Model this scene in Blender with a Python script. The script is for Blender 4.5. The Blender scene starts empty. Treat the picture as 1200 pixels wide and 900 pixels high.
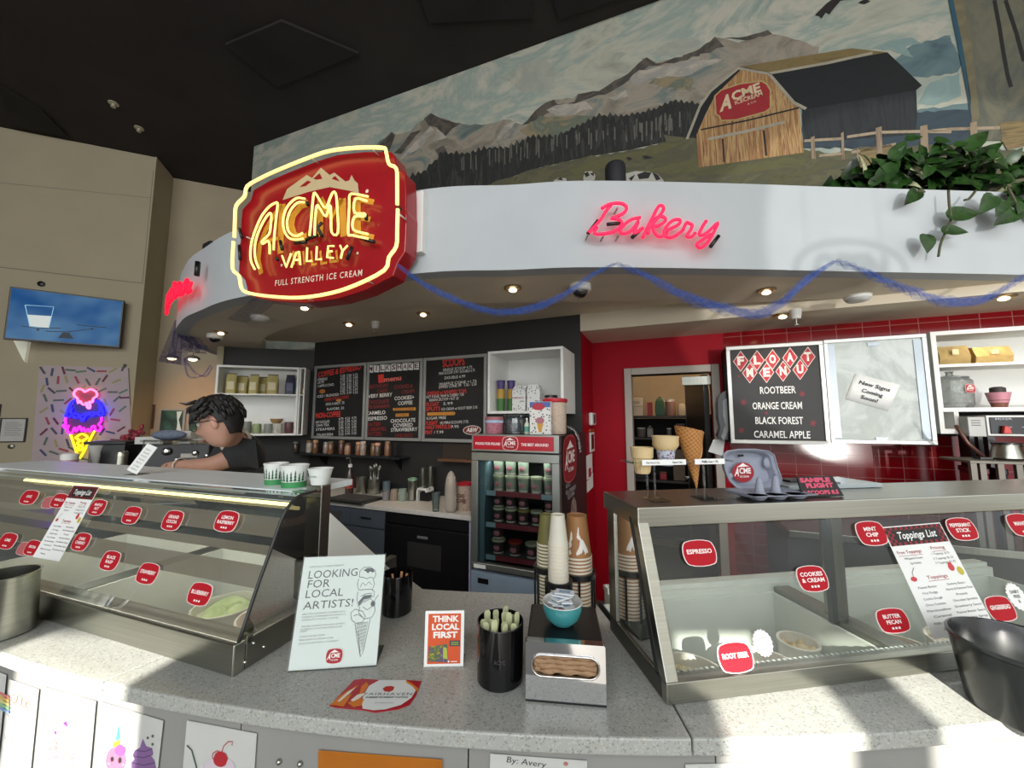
import bpy, bmesh, math, random
from math import sin, cos, tan, radians, pi, atan2, sqrt
from mathutils import Vector, Matrix
random.seed(7)
scene = bpy.context.scene
COL = scene.collection
EYE = 1.58; FPX = 440.0; TH = radians(5.5)

# ---------------------------------------------------------------- camera
cam = bpy.data.cameras.new('camera'); cam.sensor_width = 36; cam.lens = 36*FPX/1200; cam.clip_start = .02
co = bpy.data.objects.new('camera', cam); COL.objects.link(co)
co.location = (0, 0, EYE); co.rotation_euler = (pi/2+TH, 0, 0)
scene.camera = co
vs = scene.view_settings
vs.view_transform = 'Standard'; vs.look = 'None'; vs.exposure = -.38; vs.gamma = 1; vs.use_curve_mapping = False
scene.cycles.max_bounces = 8; scene.cycles.transparent_max_bounces = 24
scene.cycles.caustics_reflective = False; scene.cycles.caustics_refractive = False
scene.cycles.sample_clamp_indirect = 4

# ---------------------------------------------------------------- daylight
w = bpy.data.worlds.new('world'); scene.world = w; w.use_nodes = True
nt = w.node_tree; bg = nt.nodes['Background']
tcw = nt.nodes.new('ShaderNodeTexCoord'); nz = nt.nodes.new('ShaderNodeTexNoise'); nz.inputs['Scale'].default_value = 5
sp = nt.nodes.new('ShaderNodeSeparateXYZ'); mr = nt.nodes.new('ShaderNodeValToRGB')
ad = nt.nodes.new('ShaderNodeMath'); ad.operation = 'MULTIPLY_ADD'; ad.inputs[1].default_value = .35
nt.links.new(tcw.outputs['Generated'], nz.inputs['Vector']); nt.links.new(tcw.outputs['Generated'], sp.inputs[0])
nt.links.new(nz.outputs['Fac'], ad.inputs[0]); nt.links.new(sp.outputs['Z'], ad.inputs[2])
nt.links.new(ad.outputs[0], mr.inputs[0])
el = mr.color_ramp.elements
el[0].position = 0; el[0].color = (.22, .21, .18, 1); el[1].position = 1; el[1].color = (.62, .78, 1, 1)
e = el.new(.18); e.color = (.10, .16, .05, 1)
e = el.new(.38); e.color = (.16, .24, .08, 1)
e = el.new(.42); e.color = (.8, .9, 1, 1)
nt.links.new(mr.outputs[0], bg.inputs[0]); bg.inputs[1].default_value = .9

def light(name, kind, loc, energy, color=(1, 1, 1), rot=None, to=None, **kw):
    d = bpy.data.lights.new(name, kind); d.energy = energy; d.color = color
    for k, v in kw.items(): setattr(d, k, v)
    o = bpy.data.objects.new(name, d); COL.objects.link(o); o.location = loc
    if to is not None: o.rotation_euler = (Vector(to)-Vector(loc)).to_track_quat('-Z', 'Y').to_euler()
    elif rot is not None: o.rotation_euler = rot
    return o
SUNH = Vector((.2474, 1.0)).normalized(); SUNM = .50          # horizontal travel and drop per metre
SUN_E = 19
light('sun', 'SUN', (0, -9, 6), SUN_E, (1, .95, .86), to=Vector((0, -9, 6))+Vector((SUNH.x, SUNH.y, -SUNM)), angle=.005)
# sky light falling in through the tall shop windows behind the camera
light('window_daylight', 'AREA', (-1.2, -5.8, 2.7), 560, (.96, .98, 1), rot=(radians(90), 0, 0), shape='RECTANGLE', size=11, size_y=5.0)
light('side_window_daylight', 'AREA', (3.9, -.6, 2.1), 70, (.97, .98, 1), to=(0, .9, 1.3), shape='RECTANGLE', size=4.6, size_y=3.6)

light('overhead_fill', 'AREA', (-1.0, -3.6, 5.2), 330, (.97, .98, 1), to=(-.4, 1.2, .6), shape='RECTANGLE', size=8, size_y=1.6)  # added overhead fill to lift level surfaces; the room has no opening there

# ---------------------------------------------------------------- helpers
def lin(c):
    c /= 255
    return c/12.92 if c <= .04045 else ((c+.055)/1.055)**2.4
def hexc(h): return (lin(int(h[0:2], 16)), lin(int(h[2:4], 16)), lin(int(h[4:6], 16)), 1)

def ray(px, py):
    u = px-600; v = 450-py
    return Vector((u, FPX*cos(TH)-v*sin(TH), FPX*sin(TH)+v*cos(TH)))
class Fr:
    """a local frame standing in the place: x to the right, y away, z up"""
    def __init__(s, x, y, z, a, m=None):
        s.M = m if m is not None else Matrix.Translation((x, y, z)) @ Matrix.Rotation(a, 4, 'Z')
        s.I = s.M.inverted()
    def w(s, x, y, z): return s.M @ Vector((x, y, z))
    def _r(s, px, py):
        o = s.I @ Vector((0, 0, EYE)); d = s.I.to_3x3() @ ray(px, py)
        return o, d
    def hy(s, px, py, y=0.0):
        o, d = s._r(px, py); return o+d*((y-o.y)/d.y)
    def hz(s, px, py, z=0.0):
        o, d = s._r(px, py); return o+d*((z-o.z)/d.z)
    def hx(s, px, py, x=0.0):
        o, d = s._r(px, py); return o+d*((x-o.x)/d.x)
    def xz(s, px, py, y=0.0):
        p = s.hy(px, py, y); return (p.x, p.z)
    def sub(s, x=0, y=0, z=0, a=0, tilt=0):
        return Fr(0, 0, 0, 0, s.M @ Matrix.Translation((x, y, z)) @ Matrix.Rotation(a, 4, 'Z') @ Matrix.Rotation(tilt, 4, 'X'))
    def at(s, p, a=0, tilt=0): return s.sub(p[0], p[1], p[2], a, tilt)
W0 = Fr(0, 0, 0, 0)
def proj(p):
    c = co.matrix_basis.inverted() @ Vector(p); return (600+FPX*c.x/-c.z, 450-FPX*c.y/-c.z)
def zz(x0, y0, k, pts): return [(x0+x/k, y0+y/k) for x, y in pts]

def tag(o, label, cat, group=None, kind=None):
    if label: o['label'] = label
    if cat: o['category'] = cat
    if group: o['group'] = group
    if kind: o['kind'] = kind
    return o
def thing(name, label, cat, fr, group=None):
    o = bpy.data.objects.new(name, None); COL.objects.link(o)
    o.matrix_world = fr.M; o.empty_display_size = .05
    return tag(o, label, cat, group)
def dup(o, parent=None):
    c = o.copy(); COL.objects.link(c)
    if parent is not None: c.parent = parent
    for ch in [x for x in COL.objects if x.parent is o]: dup(ch, c)
    return c
def dup_at(o, fr, label=None, group=None):
    c = dup(o); c.matrix_world = fr.M
    if label: c['label'] = label
    if group: c['group'] = group
    return c

_text_cache = {}
def text_bm(body, bold=0.0, ext=0.0, sp=1.0):
    key = (body, bold, ext, sp)
    if key in _text_cache: return _text_cache[key]
    cu = bpy.data.curves.new('t', 'FONT'); cu.body = body; cu.size = 1; cu.align_x = 'CENTER'; cu.align_y = 'CENTER'
    cu.resolution_u = 2; cu.offset = bold; cu.extrude = ext; cu.space_character = sp; cu.space_line = .95
    o = bpy.data.objects.new('t', cu); COL.objects.link(o)
    bpy.context.view_layer.update()
    me = bpy.data.meshes.new_from_object(o.evaluated_get(bpy.context.evaluated_depsgraph_get()))
    bpy.data.objects.remove(o); bpy.data.curves.remove(cu)
    _text_cache[key] = me
    return me

class MB:
    def __init__(s, X=None): s.b = bmesh.new(); s.X = X or Matrix.Identity(4)
    def _v(s, pts): return [s.b.verts.new(s.X @ Vector(p)) for p in pts]
    def face(s, pts):
        v = s._v(pts)
        try: s.b.faces.new(v)
        except ValueError: pass
        return s
    def hull8(s, p):
        v = s._v(p)
        for f in ((0, 3, 2, 1), (4, 5, 6, 7), (0, 1, 5, 4), (1, 2, 6, 5), (2, 3, 7, 6), (3, 0, 4, 7)): s.b.faces.new([v[i] for i in f])
        return s
    def box(s, x0, x1, y0, y1, z0, z1):
        return s.hull8([(x0, y0, z0), (x1, y0, z0), (x1, y1, z0), (x0, y1, z0), (x0, y0, z1), (x1, y0, z1), (x1, y1, z1), (x0, y1, z1)])
    def cb(s, c, sz, m=None):
        h = [a/2 for a in sz]; m = m or Matrix.Identity(3); c = Vector(c)
        return s.hull8([c+m @ Vector((x*h[0], y*h[1], z*h[2])) for x, y, z in ((-1, -1, -1), (1, -1, -1), (1, 1, -1), (-1, 1, -1), (-1, -1, 1), (1, -1, 1), (1, 1, 1), (-1, 1, 1))])
    def loft(s, rings, closed=True, cap=True):
        R = [s._v(r) for r in rings]; n = len(R[0])
        for a, b in zip(R, R[1:]):
            for i in range(n if closed else n-1):
                j = (i+1) % n
                try: s.b.faces.new((a[i], a[j], b[j], b[i]))
                except ValueError: pass
        if cap and closed:
            s.b.faces.new(R[0][::-1]); s.b.faces.new(R[-1])
        return s
    def prism(s, pts, y0, y1):           # xz outline extruded along y
        return s.loft([[(x, y0, z) for x, z in pts], [(x, y1, z) for x, z in pts]])
    def prismz(s, pts, z0, z1):          # xy outline extruded along z
        return s.loft([[(x, y, z0) for x, y in pts], [(x, y, z1) for x, y in pts]])
    def prismx(s, pts, x0, x1):          # yz outline extruded along x
        return s.loft([[(x0, y, z) for y, z in pts], [(x1, y, z) for y, z in pts]])
    def lathe(s, prof, n=24, c=(0, 0, 0), axis=None, cap=True, e=(1, 1)):
        m = axis or Matrix.Identity(3); c = Vector(c)
        rings = [[c+m @ Vector((r*e[0]*cos(2*pi*i/n), r*e[1]*sin(2*pi*i/n), z)) for i in range(n)] for r, z in prof]
        return s.loft(rings, True, cap)
    def tube(s, pts, r, n=8, closed=False):
        P = [Vector(p) for p in pts]; rr = r if isinstance(r, (list, tuple)) else [r]*len(P)
        T = []
        for i in range(len(P)):
            if closed: t = P[(i+1) % len(P)]-P[i-1]
            else: t = P[min(i+1, len(P)-1)]-P[max(i-1, 0)]
            T.append(t.normalized() if t.length > 1e-9 else Vector((0, 0, 1)))
        u = T[0].orthogonal().normalized(); rings = []
        for i, p in enumerate(P):
            u = (u-T[i]*u.dot(T[i]))
            u = u.normalized() if u.length > 1e-6 else T[i].orthogonal().normalized()
            v = T[i].cross(u)
            rings.append([p+(u*cos(2*pi*k/n)+v*sin(2*pi*k/n))*rr[i] for k in range(n)])
        if closed: s.loft(rings+[rings[0]], True, False)
        else: s.loft(rings, True, True)
        return s
    def ball(s, c, r, n=12, e=(1, 1, 1)):
        m = max(4, n//2)
        prof = [(max(1e-4, r*sin(pi*k/m)), -r*cos(pi*k/m)) for k in range(m+1)]
        c = Vector(c)
        return s.loft([[c+Vector((a*e[0]*cos(2*pi*i/n), a*e[1]*sin(2*pi*i/n), z*e[2])) for i in range(n)] for a, z in prof])
    def flat(s, pts, y=0.0):             # a flat painted shape in the xz plane
        return s.face([(x, y, z) for x, z in pts])
    def disc(s, c, rx, rz, y=0.0, n=20, rot=0):
        return s.flat([(c[0]+rx*cos(2*pi*i/n)*cos(rot)-rz*sin(2*pi*i/n)*sin(rot), c[1]+rx*cos(2*pi*i/n)*sin(rot)+rz*sin(2*pi*i/n)*cos(rot)) for i in range(n)], y)
    def stroke(s, pts, wd, y=0.0):       # a flat painted line in the xz plane
        P = [Vector((a, b)) for a, b in pts]; L = []; R = []
        for i in range(len(P)):
            t = P[min(i+1, len(P)-1)]-P[max(i-1, 0)]
            if t.length < 1e-9: continue
            n = Vector((-t.y, t.x)).normalized()*wd/2
            L.append(P[i]+n); R.append(P[i]-n)
        for i in range(len(L)-1):
            s.face([(R[i].x, y, R[i].y), (R[i+1].x, y, R[i+1].y), (L[i+1].x, y, L[i+1].y), (L[i].x, y, L[i].y)])
        return s
    def text(s, body, x, z, y=0.0, h=.02, w=None, bold=0.0, rot=0.0, shear=0.0, ext=0.0, sp=1.0, al='C'):
        """flat lettering in the xz plane, cap height h, fitted to width w when given"""
        me = text_bm(body, bold, ext, sp)
        xs = [v.co.x for v in me.vertices]
        if not xs: return s
        x0, x1 = min(xs), max(xs); lines = body.count('\n')+1
        k = h/.70; kx = (w/(x1-x0)) if w else k
        cx = {'C': (x0+x1)/2, 'L': x0, 'R': x1}[al]
        m = (Matrix.Translation((x, y, z)) @ Matrix.Rotation(-rot, 4, 'Y') @ Matrix(((1, 0, shear, 0), (0, 1, 0, 0), (0, 0, 1, 0), (0, 0, 0, 1)))
             @ Matrix(((kx, 0, 0, -cx*kx), (0, 0, -1, 0), (0, k, 0, 0), (0, 0, 0, 1))))
        n0 = len(s.b.verts)
        s.b.from_mesh(me); s.b.verts.ensure_lookup_table()
        M = s.X @ m
        for v in s.b.verts[n0:]: v.co = M @ v.co
        return s
    def build(s, name, mat, parent=None, smooth=False, bevel=0, seg=2, sub=0, solid=0, kind=None, label=None, norm=True):
        b = s.b
        if norm: bmesh.ops.recalc_face_normals(b, faces=b.faces)
        me = bpy.data.meshes.new(name); b.to_mesh(me); b.free()
        o = bpy.data.objects.new(name, me); COL.objects.link(o)
        if mat is not None: me.materials.append(mat)
        if smooth: me.shade_smooth() if smooth is True else me.shade_auto_smooth() if hasattr(me, 'shade_auto_smooth') else None
        if smooth == 'a':
            me.shade_smooth()
            try: me.set_sharp_from_angle(angle=radians(40))
            except Exception: pass
        if parent is not None: o.parent = parent
        if solid:
            m = o.modifiers.new('solid', 'SOLIDIFY'); m.thickness = solid; m.offset = 0
        if bevel:
            m = o.modifiers.new('bevel', 'BEVEL'); m.width = bevel; m.segments = seg; m.limit_method = 'ANGLE'; m.angle_limit = radians(40)
        if sub:
            m = o.modifiers.new('sub', 'SUBSURF'); m.levels = sub; m.render_levels = sub
        if kind: o['kind'] = kind
        if label: o['label'] = label
        return o

# ---------------------------------------------------------------- materials
_m = {}
def mat(name, col='808080', rough=.5, metal=0.0, var=.06, vs=8.0, bump=0.0, bs=60.0, emit=None, es=0.0, spec=.5, alpha=1.0, trans=0.0, stretch=None, coat=0.0):
    if name in _m: return _m[name]
    m = bpy.data.materials.new(name); m.use_nodes = True; nt = m.node_tree; p = nt.nodes['Principled BSDF']
    c = hexc(col)
    p.inputs['Roughness'].default_value = rough; p.inputs['Metallic'].default_value = metal
    p.inputs['Specular IOR Level'].default_value = spec
    if coat: p.inputs['Coat Weight'].default_value = coat; p.inputs['Coat Roughness'].default_value = .08
    tc = nt.nodes.new('ShaderNodeTexCoord'); mp = nt.nodes.new('ShaderNodeMapping')
    if stretch: mp.inputs['Scale'].default_value = stretch
    nt.links.new(tc.outputs['Object'], mp.inputs['Vector'])
    n = nt.nodes.new('ShaderNodeTexNoise'); n.inputs['Scale'].default_value = vs; n.inputs['Detail'].default_value = 4
    nt.links.new(mp.outputs[0], n.inputs['Vector'])
    r = nt.nodes.new('ShaderNodeValToRGB'); r.color_ramp.elements[0].position = .3; r.color_ramp.elements[1].position = .7
    r.color_ramp.elements[0].color = tuple(max(0, x*(1-var)) for x in c[:3])+(1,)
    r.color_ramp.elements[1].color = tuple(min(1, x*(1+var)) for x in c[:3])+(1,)
    nt.links.new(n.outputs['Fac'], r.inputs[0]); nt.links.new(r.outputs[0], p.inputs['Base Color'])
    if bump:
        n2 = nt.nodes.new('ShaderNodeTexNoise'); n2.inputs['Scale'].default_value = bs; n2.inputs['Detail'].default_value = 3
        nt.links.new(mp.outputs[0], n2.inputs['Vector'])
        b = nt.nodes.new('ShaderNodeBump'); b.inputs['Strength'].default_value = bump; b.inputs['Distance'].default_value = .004
        nt.links.new(n2.outputs['Fac'], b.inputs['Height']); nt.links.new(b.outputs[0], p.inputs['Normal'])
    if emit:
        p.inputs['Emission Color'].default_value = hexc(emit); p.inputs['Emission Strength'].default_value = es
    if trans: p.inputs['Transmission Weight'].default_value = trans
    if alpha < 1: p.inputs['Alpha'].default_value = alpha
    _m[name] = m
    return m
def glass(name, tint='F2F8F5', refl=1.0, rough=.0, haze=0.0, hazecol='C8D4CE', ior=1.5):
    if name in _m: return _m[name]
    m = bpy.data.materials.new(name); m.use_nodes = True; nt = m.node_tree; nt.nodes.clear()
    out = nt.nodes.new('ShaderNodeOutputMaterial'); t = nt.nodes.new('ShaderNodeBsdfTransparent'); t.inputs[0].default_value = hexc(tint)
    g = nt.nodes.new('ShaderNodeBsdfGlossy'); g.inputs['Roughness'].default_value = rough
    f = nt.nodes.new('ShaderNodeFresnel'); f.inputs[0].default_value = ior
    ml = nt.nodes.new('ShaderNodeMath'); ml.operation = 'MULTIPLY'; ml.inputs[1].default_value = refl; ml.use_clamp = True
    x = nt.nodes.new('ShaderNodeMixShader'); nt.links.new(f.outputs[0], ml.inputs[0]); nt.links.new(ml.outputs[0], x.inputs[0])
    nt.links.new(t.outputs[0], x.inputs[1]); nt.links.new(g.outputs[0], x.inputs[2]); last = x
    if haze:
        d = nt.nodes.new('ShaderNodeBsdfDiffuse'); d.inputs[0].default_value = hexc(hazecol)
        nz = nt.nodes.new('ShaderNodeTexNoise'); nz.inputs['Scale'].default_value = 7; nz.inputs['Detail'].default_value = 5
        mm = nt.nodes.new('ShaderNodeMath'); mm.operation = 'MULTIPLY'; mm.inputs[1].default_value = haze*2
        nt.links.new(nz.outputs['Fac'], mm.inputs[0])
        y = nt.nodes.new('ShaderNodeMixShader'); nt.links.new(mm.outputs[0], y.inputs[0]); nt.links.new(x.outputs[0], y.inputs[1]); nt.links.new(d.outputs[0], y.inputs[2]); last = y
    nt.links.new(last.outputs[0], out.inputs[0])
    _m[name] = m
    return m
def glow(name, col, es, edge=None):
    if name in _m: return _m[name]
    m = bpy.data.materials.new(name); m.use_nodes = True; nt = m.node_tree; p = nt.nodes['Principled BSDF']
    p.inputs['Base Color'].default_value = hexc(col); p.inputs['Emission Color'].default_value = hexc(col); p.inputs['Emission Strength'].default_value = es
    _m[name] = m
    return m
def terrazzo(name, base, dark, light_):
    m = bpy.data.materials.new(name); m.use_nodes = True; nt = m.node_tree; p = nt.nodes['Principled BSDF']; p.inputs['Roughness'].default_value = .32
    tc = nt.nodes.new('ShaderNodeTexCoord')
    v = nt.nodes.new('ShaderNodeTexVoronoi'); v.inputs['Scale'].default_value = 290; v.inputs['Randomness'].default_value = 1
    nt.links.new(tc.outputs['Object'], v.inputs['Vector'])
    r = nt.nodes.new('ShaderNodeValToRGB'); r.color_ramp.interpolation = 'CONSTANT'
    sp = nt.nodes.new('ShaderNodeSeparateColor'); nt.links.new(v.outputs['Color'], sp.inputs[0]); nt.links.new(sp.outputs[0], r.inputs[0])
    r.color_ramp.elements[0].color = hexc(dark); r.color_ramp.elements[1].position = .10; r.color_ramp.elements[1].color = hexc(base)
    e = r.color_ramp.elements.new(.80); e.color = hexc(light_)
    e = r.color_ramp.elements.new(.93); e.color = hexc('A79F8F')
    n = nt.nodes.new('ShaderNodeTexNoise'); n.inputs['Scale'].default_value = 3; nt.links.new(tc.outputs['Object'], n.inputs['Vector'])
    mx = nt.nodes.new('ShaderNodeMix'); mx.data_type = 'RGBA'; mx.blend_type = 'MIX'; mx.inputs[0].default_value = .45
    nt.links.new(r.outputs[0], mx.inputs[6]); mx.inputs[7].default_value = hexc(base)
    nt.links.new(mx.outputs[2], p.inputs['Base Color'])
    _m[name] = m
    return m
def paint(name, cols=None, sc=3.0, stretch=(1, 1, 1), rough=.7, warp=1.5):
    """brushed paint mixing a few tones"""
    if name in _m: return _m[name]
    m = bpy.data.materials.new(name); m.use_nodes = True; nt = m.node_tree; p = nt.nodes['Principled BSDF']; p.inputs['Roughness'].default_value = rough
    tc = nt.nodes.new('ShaderNodeTexCoord'); mp = nt.nodes.new('ShaderNodeMapping'); mp.inputs['Scale'].default_value = stretch
    nt.links.new(tc.outputs['Object'], mp.inputs[0])
    n = nt.nodes.new('ShaderNodeTexNoise'); n.inputs['Scale'].default_value = sc; n.inputs['Detail'].default_value = 8; n.inputs['Distortion'].default_value = warp
    n.inputs['Roughness'].default_value = .62
    nt.links.new(mp.outputs[0], n.inputs['Vector'])
    r = nt.nodes.new('ShaderNodeValToRGB'); k = len(cols)
    r.color_ramp.elements[0].position = .28; r.color_ramp.elements[0].color = hexc(cols[0])
    r.color_ramp.elements[1].position = .72; r.color_ramp.elements[1].color = hexc(cols[-1])
    for i in range(1, k-1):
        e = r.color_ramp.elements.new(.28+.44*i/(k-1)); e.color = hexc(cols[i])
    nt.links.new(n.outputs['Fac'], r.inputs[0]); nt.links.new(r.outputs[0], p.inputs['Base Color'])
    _m[name] = m
    return m
def ncol(name, col): return mat('ink_'+col, col, .6, var=.03)
def ink(col): return mat('ink_'+col, col, .6, var=.03)

WHITE = mat('white_paint', 'E4E4DF', .55, var=.03)
STEEL = mat('brushed_steel', 'ACACA2', .28, 1.0, var=.10, vs=3, stretch=(1, 1, 60))
STEELD = mat('dull_steel', '8E8E86', .35, 1.0, var=.12, vs=4, stretch=(40, 1, 1))
CHROME = mat('chrome', 'DADADA', .06, 1.0, var=.02)
BLACK = mat('black_plastic', '121214', .32, var=.1)
BLACKG = mat('black_gloss', '0B0B0D', .10, var=.1)
ALU = mat('aluminium_frame', 'B4B6B4', .42, .6, var=.06)
PAPER = mat('white_paper', 'EDEEEA', .7, var=.03)
ACR = glass('clear_acrylic', 'F4F8F8', .8, .02)
# ================================================================ frames of the place
BF = Fr(.556, 3.0, 0, atan2(-.38, .925))        # black back wall, origin at its right end
SF = Fr(-2.2, 4.14, 0, atan2(.27, .96))         # angled black wall piece, origin at its right end
LW = Fr(-5.24, 5.2, 0, atan2(.355, .935))       # beige left wall, origin at its right end
MU = Fr(-3.66, 4.98, 0, atan2(-.348, .938))     # mural wall, origin at its left end
CZ = .95                                        # counter height
LC = Fr(-.6865, .9858, CZ, atan2(-.32, .948))   # left display case, origin front right corner
RC = Fr(.3433, .8946, CZ, atan2(.152, .988))    # right display case, origin front left corner
RY = .52                                        # red wall depth behind the black wall

def catmull(pts, n=6):
    P = [Vector(p) for p in pts]; P = [P[0]*2-P[1]]+P+[P[-1]*2-P[-2]]; out = []
    for i in range(1, len(P)-2):
        for k in range(n):
            t = k/n
            out.append(.5*((2*P[i])+(P[i+1]-P[i-1])*t+(2*P[i-1]-5*P[i]+4*P[i+1]-P[i+2])*t*t+(3*P[i]-P[i-1]-3*P[i+1]+P[i+2])*t**3))
    out.append(P[-2]); return out
def struct(mb, name, m, **k): return mb.build(name, m, kind='structure', **k)

mBEIGE = mat('beige_plaster', 'B2A78C', .8, var=.04, vs=2, bump=.06, bs=90)
mBEIGE2 = mat('warm_plaster', 'B5A68C', .8, var=.05, vs=2, bump=.06, bs=90)
mBLK = mat('black_wall_paint', '262523', .6, var=.1, vs=3)
mRED = mat('red_wall_paint', 'A00A1E', .55, var=.07, vs=2, spec=.15)
mCEIL = mat('dark_ceiling_paint', '2E2826', .85, var=.25, vs=1.2)
mSOF = mat('soffit_plaster', 'DDD2BC', .75, var=.05, vs=3, bump=.05)
mFAS = mat('white_fascia_plaster', 'B4BABC', .7, var=.03, vs=4, bump=.04)

# floor and ceiling
struct(MB().box(-10.2, 4.4, -6.2, 8.2, -.12, 0), 'floor', mat('grey_floor', '55524E', .6, var=.15))
struct(MB().box(-10.2, 4.4, -6.2, 8.2, 5.45, 5.57), 'ceiling', mCEIL)
for i, (a, b, c, d) in enumerate([(zz(0, 0, 4, [(15, 385)])[0], (30, 60), (60, 140), (115, 190)), ]):
    pass
seam = mat('dark_ceiling_panel', '24201F', .9, var=.3, vs=2)
def ceil_panel(pts, n):
    q = [W0.hz(x, y, 5.45) for x, y in pts]
    struct(MB().prismz([(p.x, p.y) for p in q], 5.42, 5.449), 'ceiling_panel', seam)
ceil_panel([(0, 98), (50, 128), (80, 158), (12, 145)], 0)
ceil_panel([(264, 50), (330, 22), (420, 60), (325, 100)], 1)
ceil_panel([(480, -40), (600, -60), (625, 18), (503, 24)], 2)
ceil_panel([(632, -60), (800, -90), (800, -30), (655, 20)], 3)

# left beige wall with a return, then the far wall behind it
b = MB().box(-5.2, 0, 0, .5, 0, 5.44)
struct(b, 'wall_left', mBEIGE)
def groove(fr, pts, y, wd=.012):
    b = MB(fr.M)
    for (x0, y0), (x1, y1) in zip(pts, pts[1:]):
        a = fr.xz(x0, y0, y); c = fr.xz(x1, y1, y); b.stroke([a, c], wd, y)
    return b
bpy.data.objects['wall_left'].matrix_world = LW.M
struct(groove(LW, [(0, 313), (167, 332), (180, 200)], -.003), 'trim_1', mat('wall_joint', '857C70', .8))
struct(groove(LW, [(0, 214), (178, 232)], -.003, .006), 'trim_2', mat('wall_joint', '857C70', .8))
o = struct(MB().box(-.1, 3.7, .5, .62, 0, 5.44), 'wall_far', mBEIGE2); o.matrix_world = LW.M
o = struct(MB().box(-.02, 0, -.012, -.0005, 0, 5.44), 'trim_3', mBEIGE); o.matrix_world = LW.M
# black menu wall, angled piece, red walls
o = struct(MB().box(-2.98, 0, 0, .02, 0, 2.44), 'wall_black', mBLK); o.matrix_world = BF.M
o = struct(MB().box(-.86, 0, 0, .02, 0, 2.352), 'wall_black_angled', mBLK); o.matrix_world = SF.M
o = struct(MB().box(-.92, -.862, -.02, .12, 0, 2.352), 'wall_end', mBEIGE); o.matrix_world = SF.M
o = struct(MB().box(-.1, -.0005, .021, RY, 0, 2.44), 'wall_red_return', mRED); o.matrix_world = BF.M
dl = BF.hy(735, 440, RY); dr = BF.hy(840, 433, RY); dxl, dxr, dzt = dl.x+.035, dr.x-.045, BF.hy(735, 440, RY).z
tx = BF.hy(848, 391, RY).x
o = struct(MB().box(0, dxl, RY, RY+.12, 0, 2.30).box(dxr, tx, RY, RY+.12, 0, 2.30).box(dxl, dxr, RY, RY+.12, dzt, 2.30), 'wall_red', mRED); o.matrix_world = BF.M
# red tile
mt = bpy.data.materials.new('red_glazed_tile'); mt.use_nodes = True; nt = mt.node_tree; p = nt.nodes['Principled BSDF']
tc = nt.nodes.new('ShaderNodeTexCoord'); mp = nt.nodes.new('ShaderNodeMapping'); mp.inputs['Rotation'].default_value = (radians(90), 0, 0); mp.inputs['Location'].default_value = (.03, 0, .0)
br = nt.nodes.new('ShaderNodeTexBrick'); br.offset = 0; br.inputs['Scale'].default_value = 1
br.inputs['Brick Width'].default_value = .155; br.inputs['Row Height'].default_value = .078; br.inputs['Mortar Size'].default_value = .0022; br.inputs['Mortar Smooth'].default_value = .1
br.inputs['Color1'].default_value = hexc('780810'); br.inputs['Color2'].default_value = hexc('840A14'); br.inputs['Mortar'].default_value = hexc('A06A62')
nt.links.new(tc.outputs['Object'], mp.inputs[0]); nt.links.new(mp.outputs[0], br.inputs['Vector']); nt.links.new(br.outputs['Color'], p.inputs['Base Color'])
bu = nt.nodes.new('ShaderNodeBump'); bu.inputs['Strength'].default_value = .5; bu.inputs['Distance'].default_value = .002; bu.invert = True
nt.links.new(br.outputs['Fac'], bu.inputs['Height']); nt.links.new(bu.outputs[0], p.inputs['Normal']); p.inputs['Roughness'].default_value = .12; p.inputs['Specular IOR Level'].default_value = .3
o = struct(MB().box(tx, 3.75, RY-.008, RY+.12, 0, 2.30), 'wall_tile', mt); o.matrix_world = BF.M
# door casing
o = struct(MB().box(dxl-.06, dxl, RY-.03, RY+.13, 0, dzt+.06).box(dxr, dxr+.06, RY-.03, RY+.13, 0, dzt+.06).box(dxl, dxr, RY-.03, RY+.13, dzt, dzt+.06), 'trim_4', mat('grey_door_casing', 'B0A79C', .5, var=.04), bevel=.004); o.matrix_world = BF.M
# back room seen through the door
o = struct(MB().box(-.6, 2.6, 2.3, 2.4, 0, 2.6), 'wall_back_room', mat('cream_plaster', 'C9B594', .8, var=.05)); o.matrix_world = BF.M
o = struct(MB().box(-.7, -.6, .64, 2.3, 0, 2.6).box(2.6, 2.7, .64, 2.3, 0, 2.6).box(-.6, 2.6, .64, 2.3, 2.5, 2.6), 'wall_back_room_side', mat('cream_plaster')); o.matrix_world = BF.M
# curved soffit and its white fascia
FP = catmull([(-3.56, 4.57), (-3.49, 4.26), (-3.11, 3.44), (-2.62, 2.91), (-2.25, 2.63), (-1.68, 2.3), (-.547, 1.94), (0, 1.884), (.392, 1.85), (1.145, 1.872), (1.79, 1.906), (2.75, 1.952), (3.5, 2.02)], 8)
SB, ST = 2.357, 2.825
def offs(path, d):
    out = []
    for i in range(len(path)):
        t = path[min(i+1, len(path)-1)]-path[max(i-1, 0)]; n = Vector((-t.y, t.x)).normalized(); out.append(path[i]+n*d)
    return out
FI = offs(FP, .09)
b = MB(); b.loft([[(p.x, p.y, SB), (p.x, p.y, ST), (q.x, q.y, ST), (q.x, q.y, SB)] for p, q in zip(FP, FI)])
struct(b, 'wall_fascia', mFAS, smooth='a')
IP = catmull([(-2.66, 4.0), (-2.6, 3.84), (-2.28, 3.44), (-1.75, 3.02), (-.703, 2.515), (.70, 2.405), (1.35, 2.46), (2.2, 2.32)], 8)
beam = [BF.w(x, 0, 0).xy for x in (-.6, 0, .8, 1.6, 2.4, 3.1)]
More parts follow.
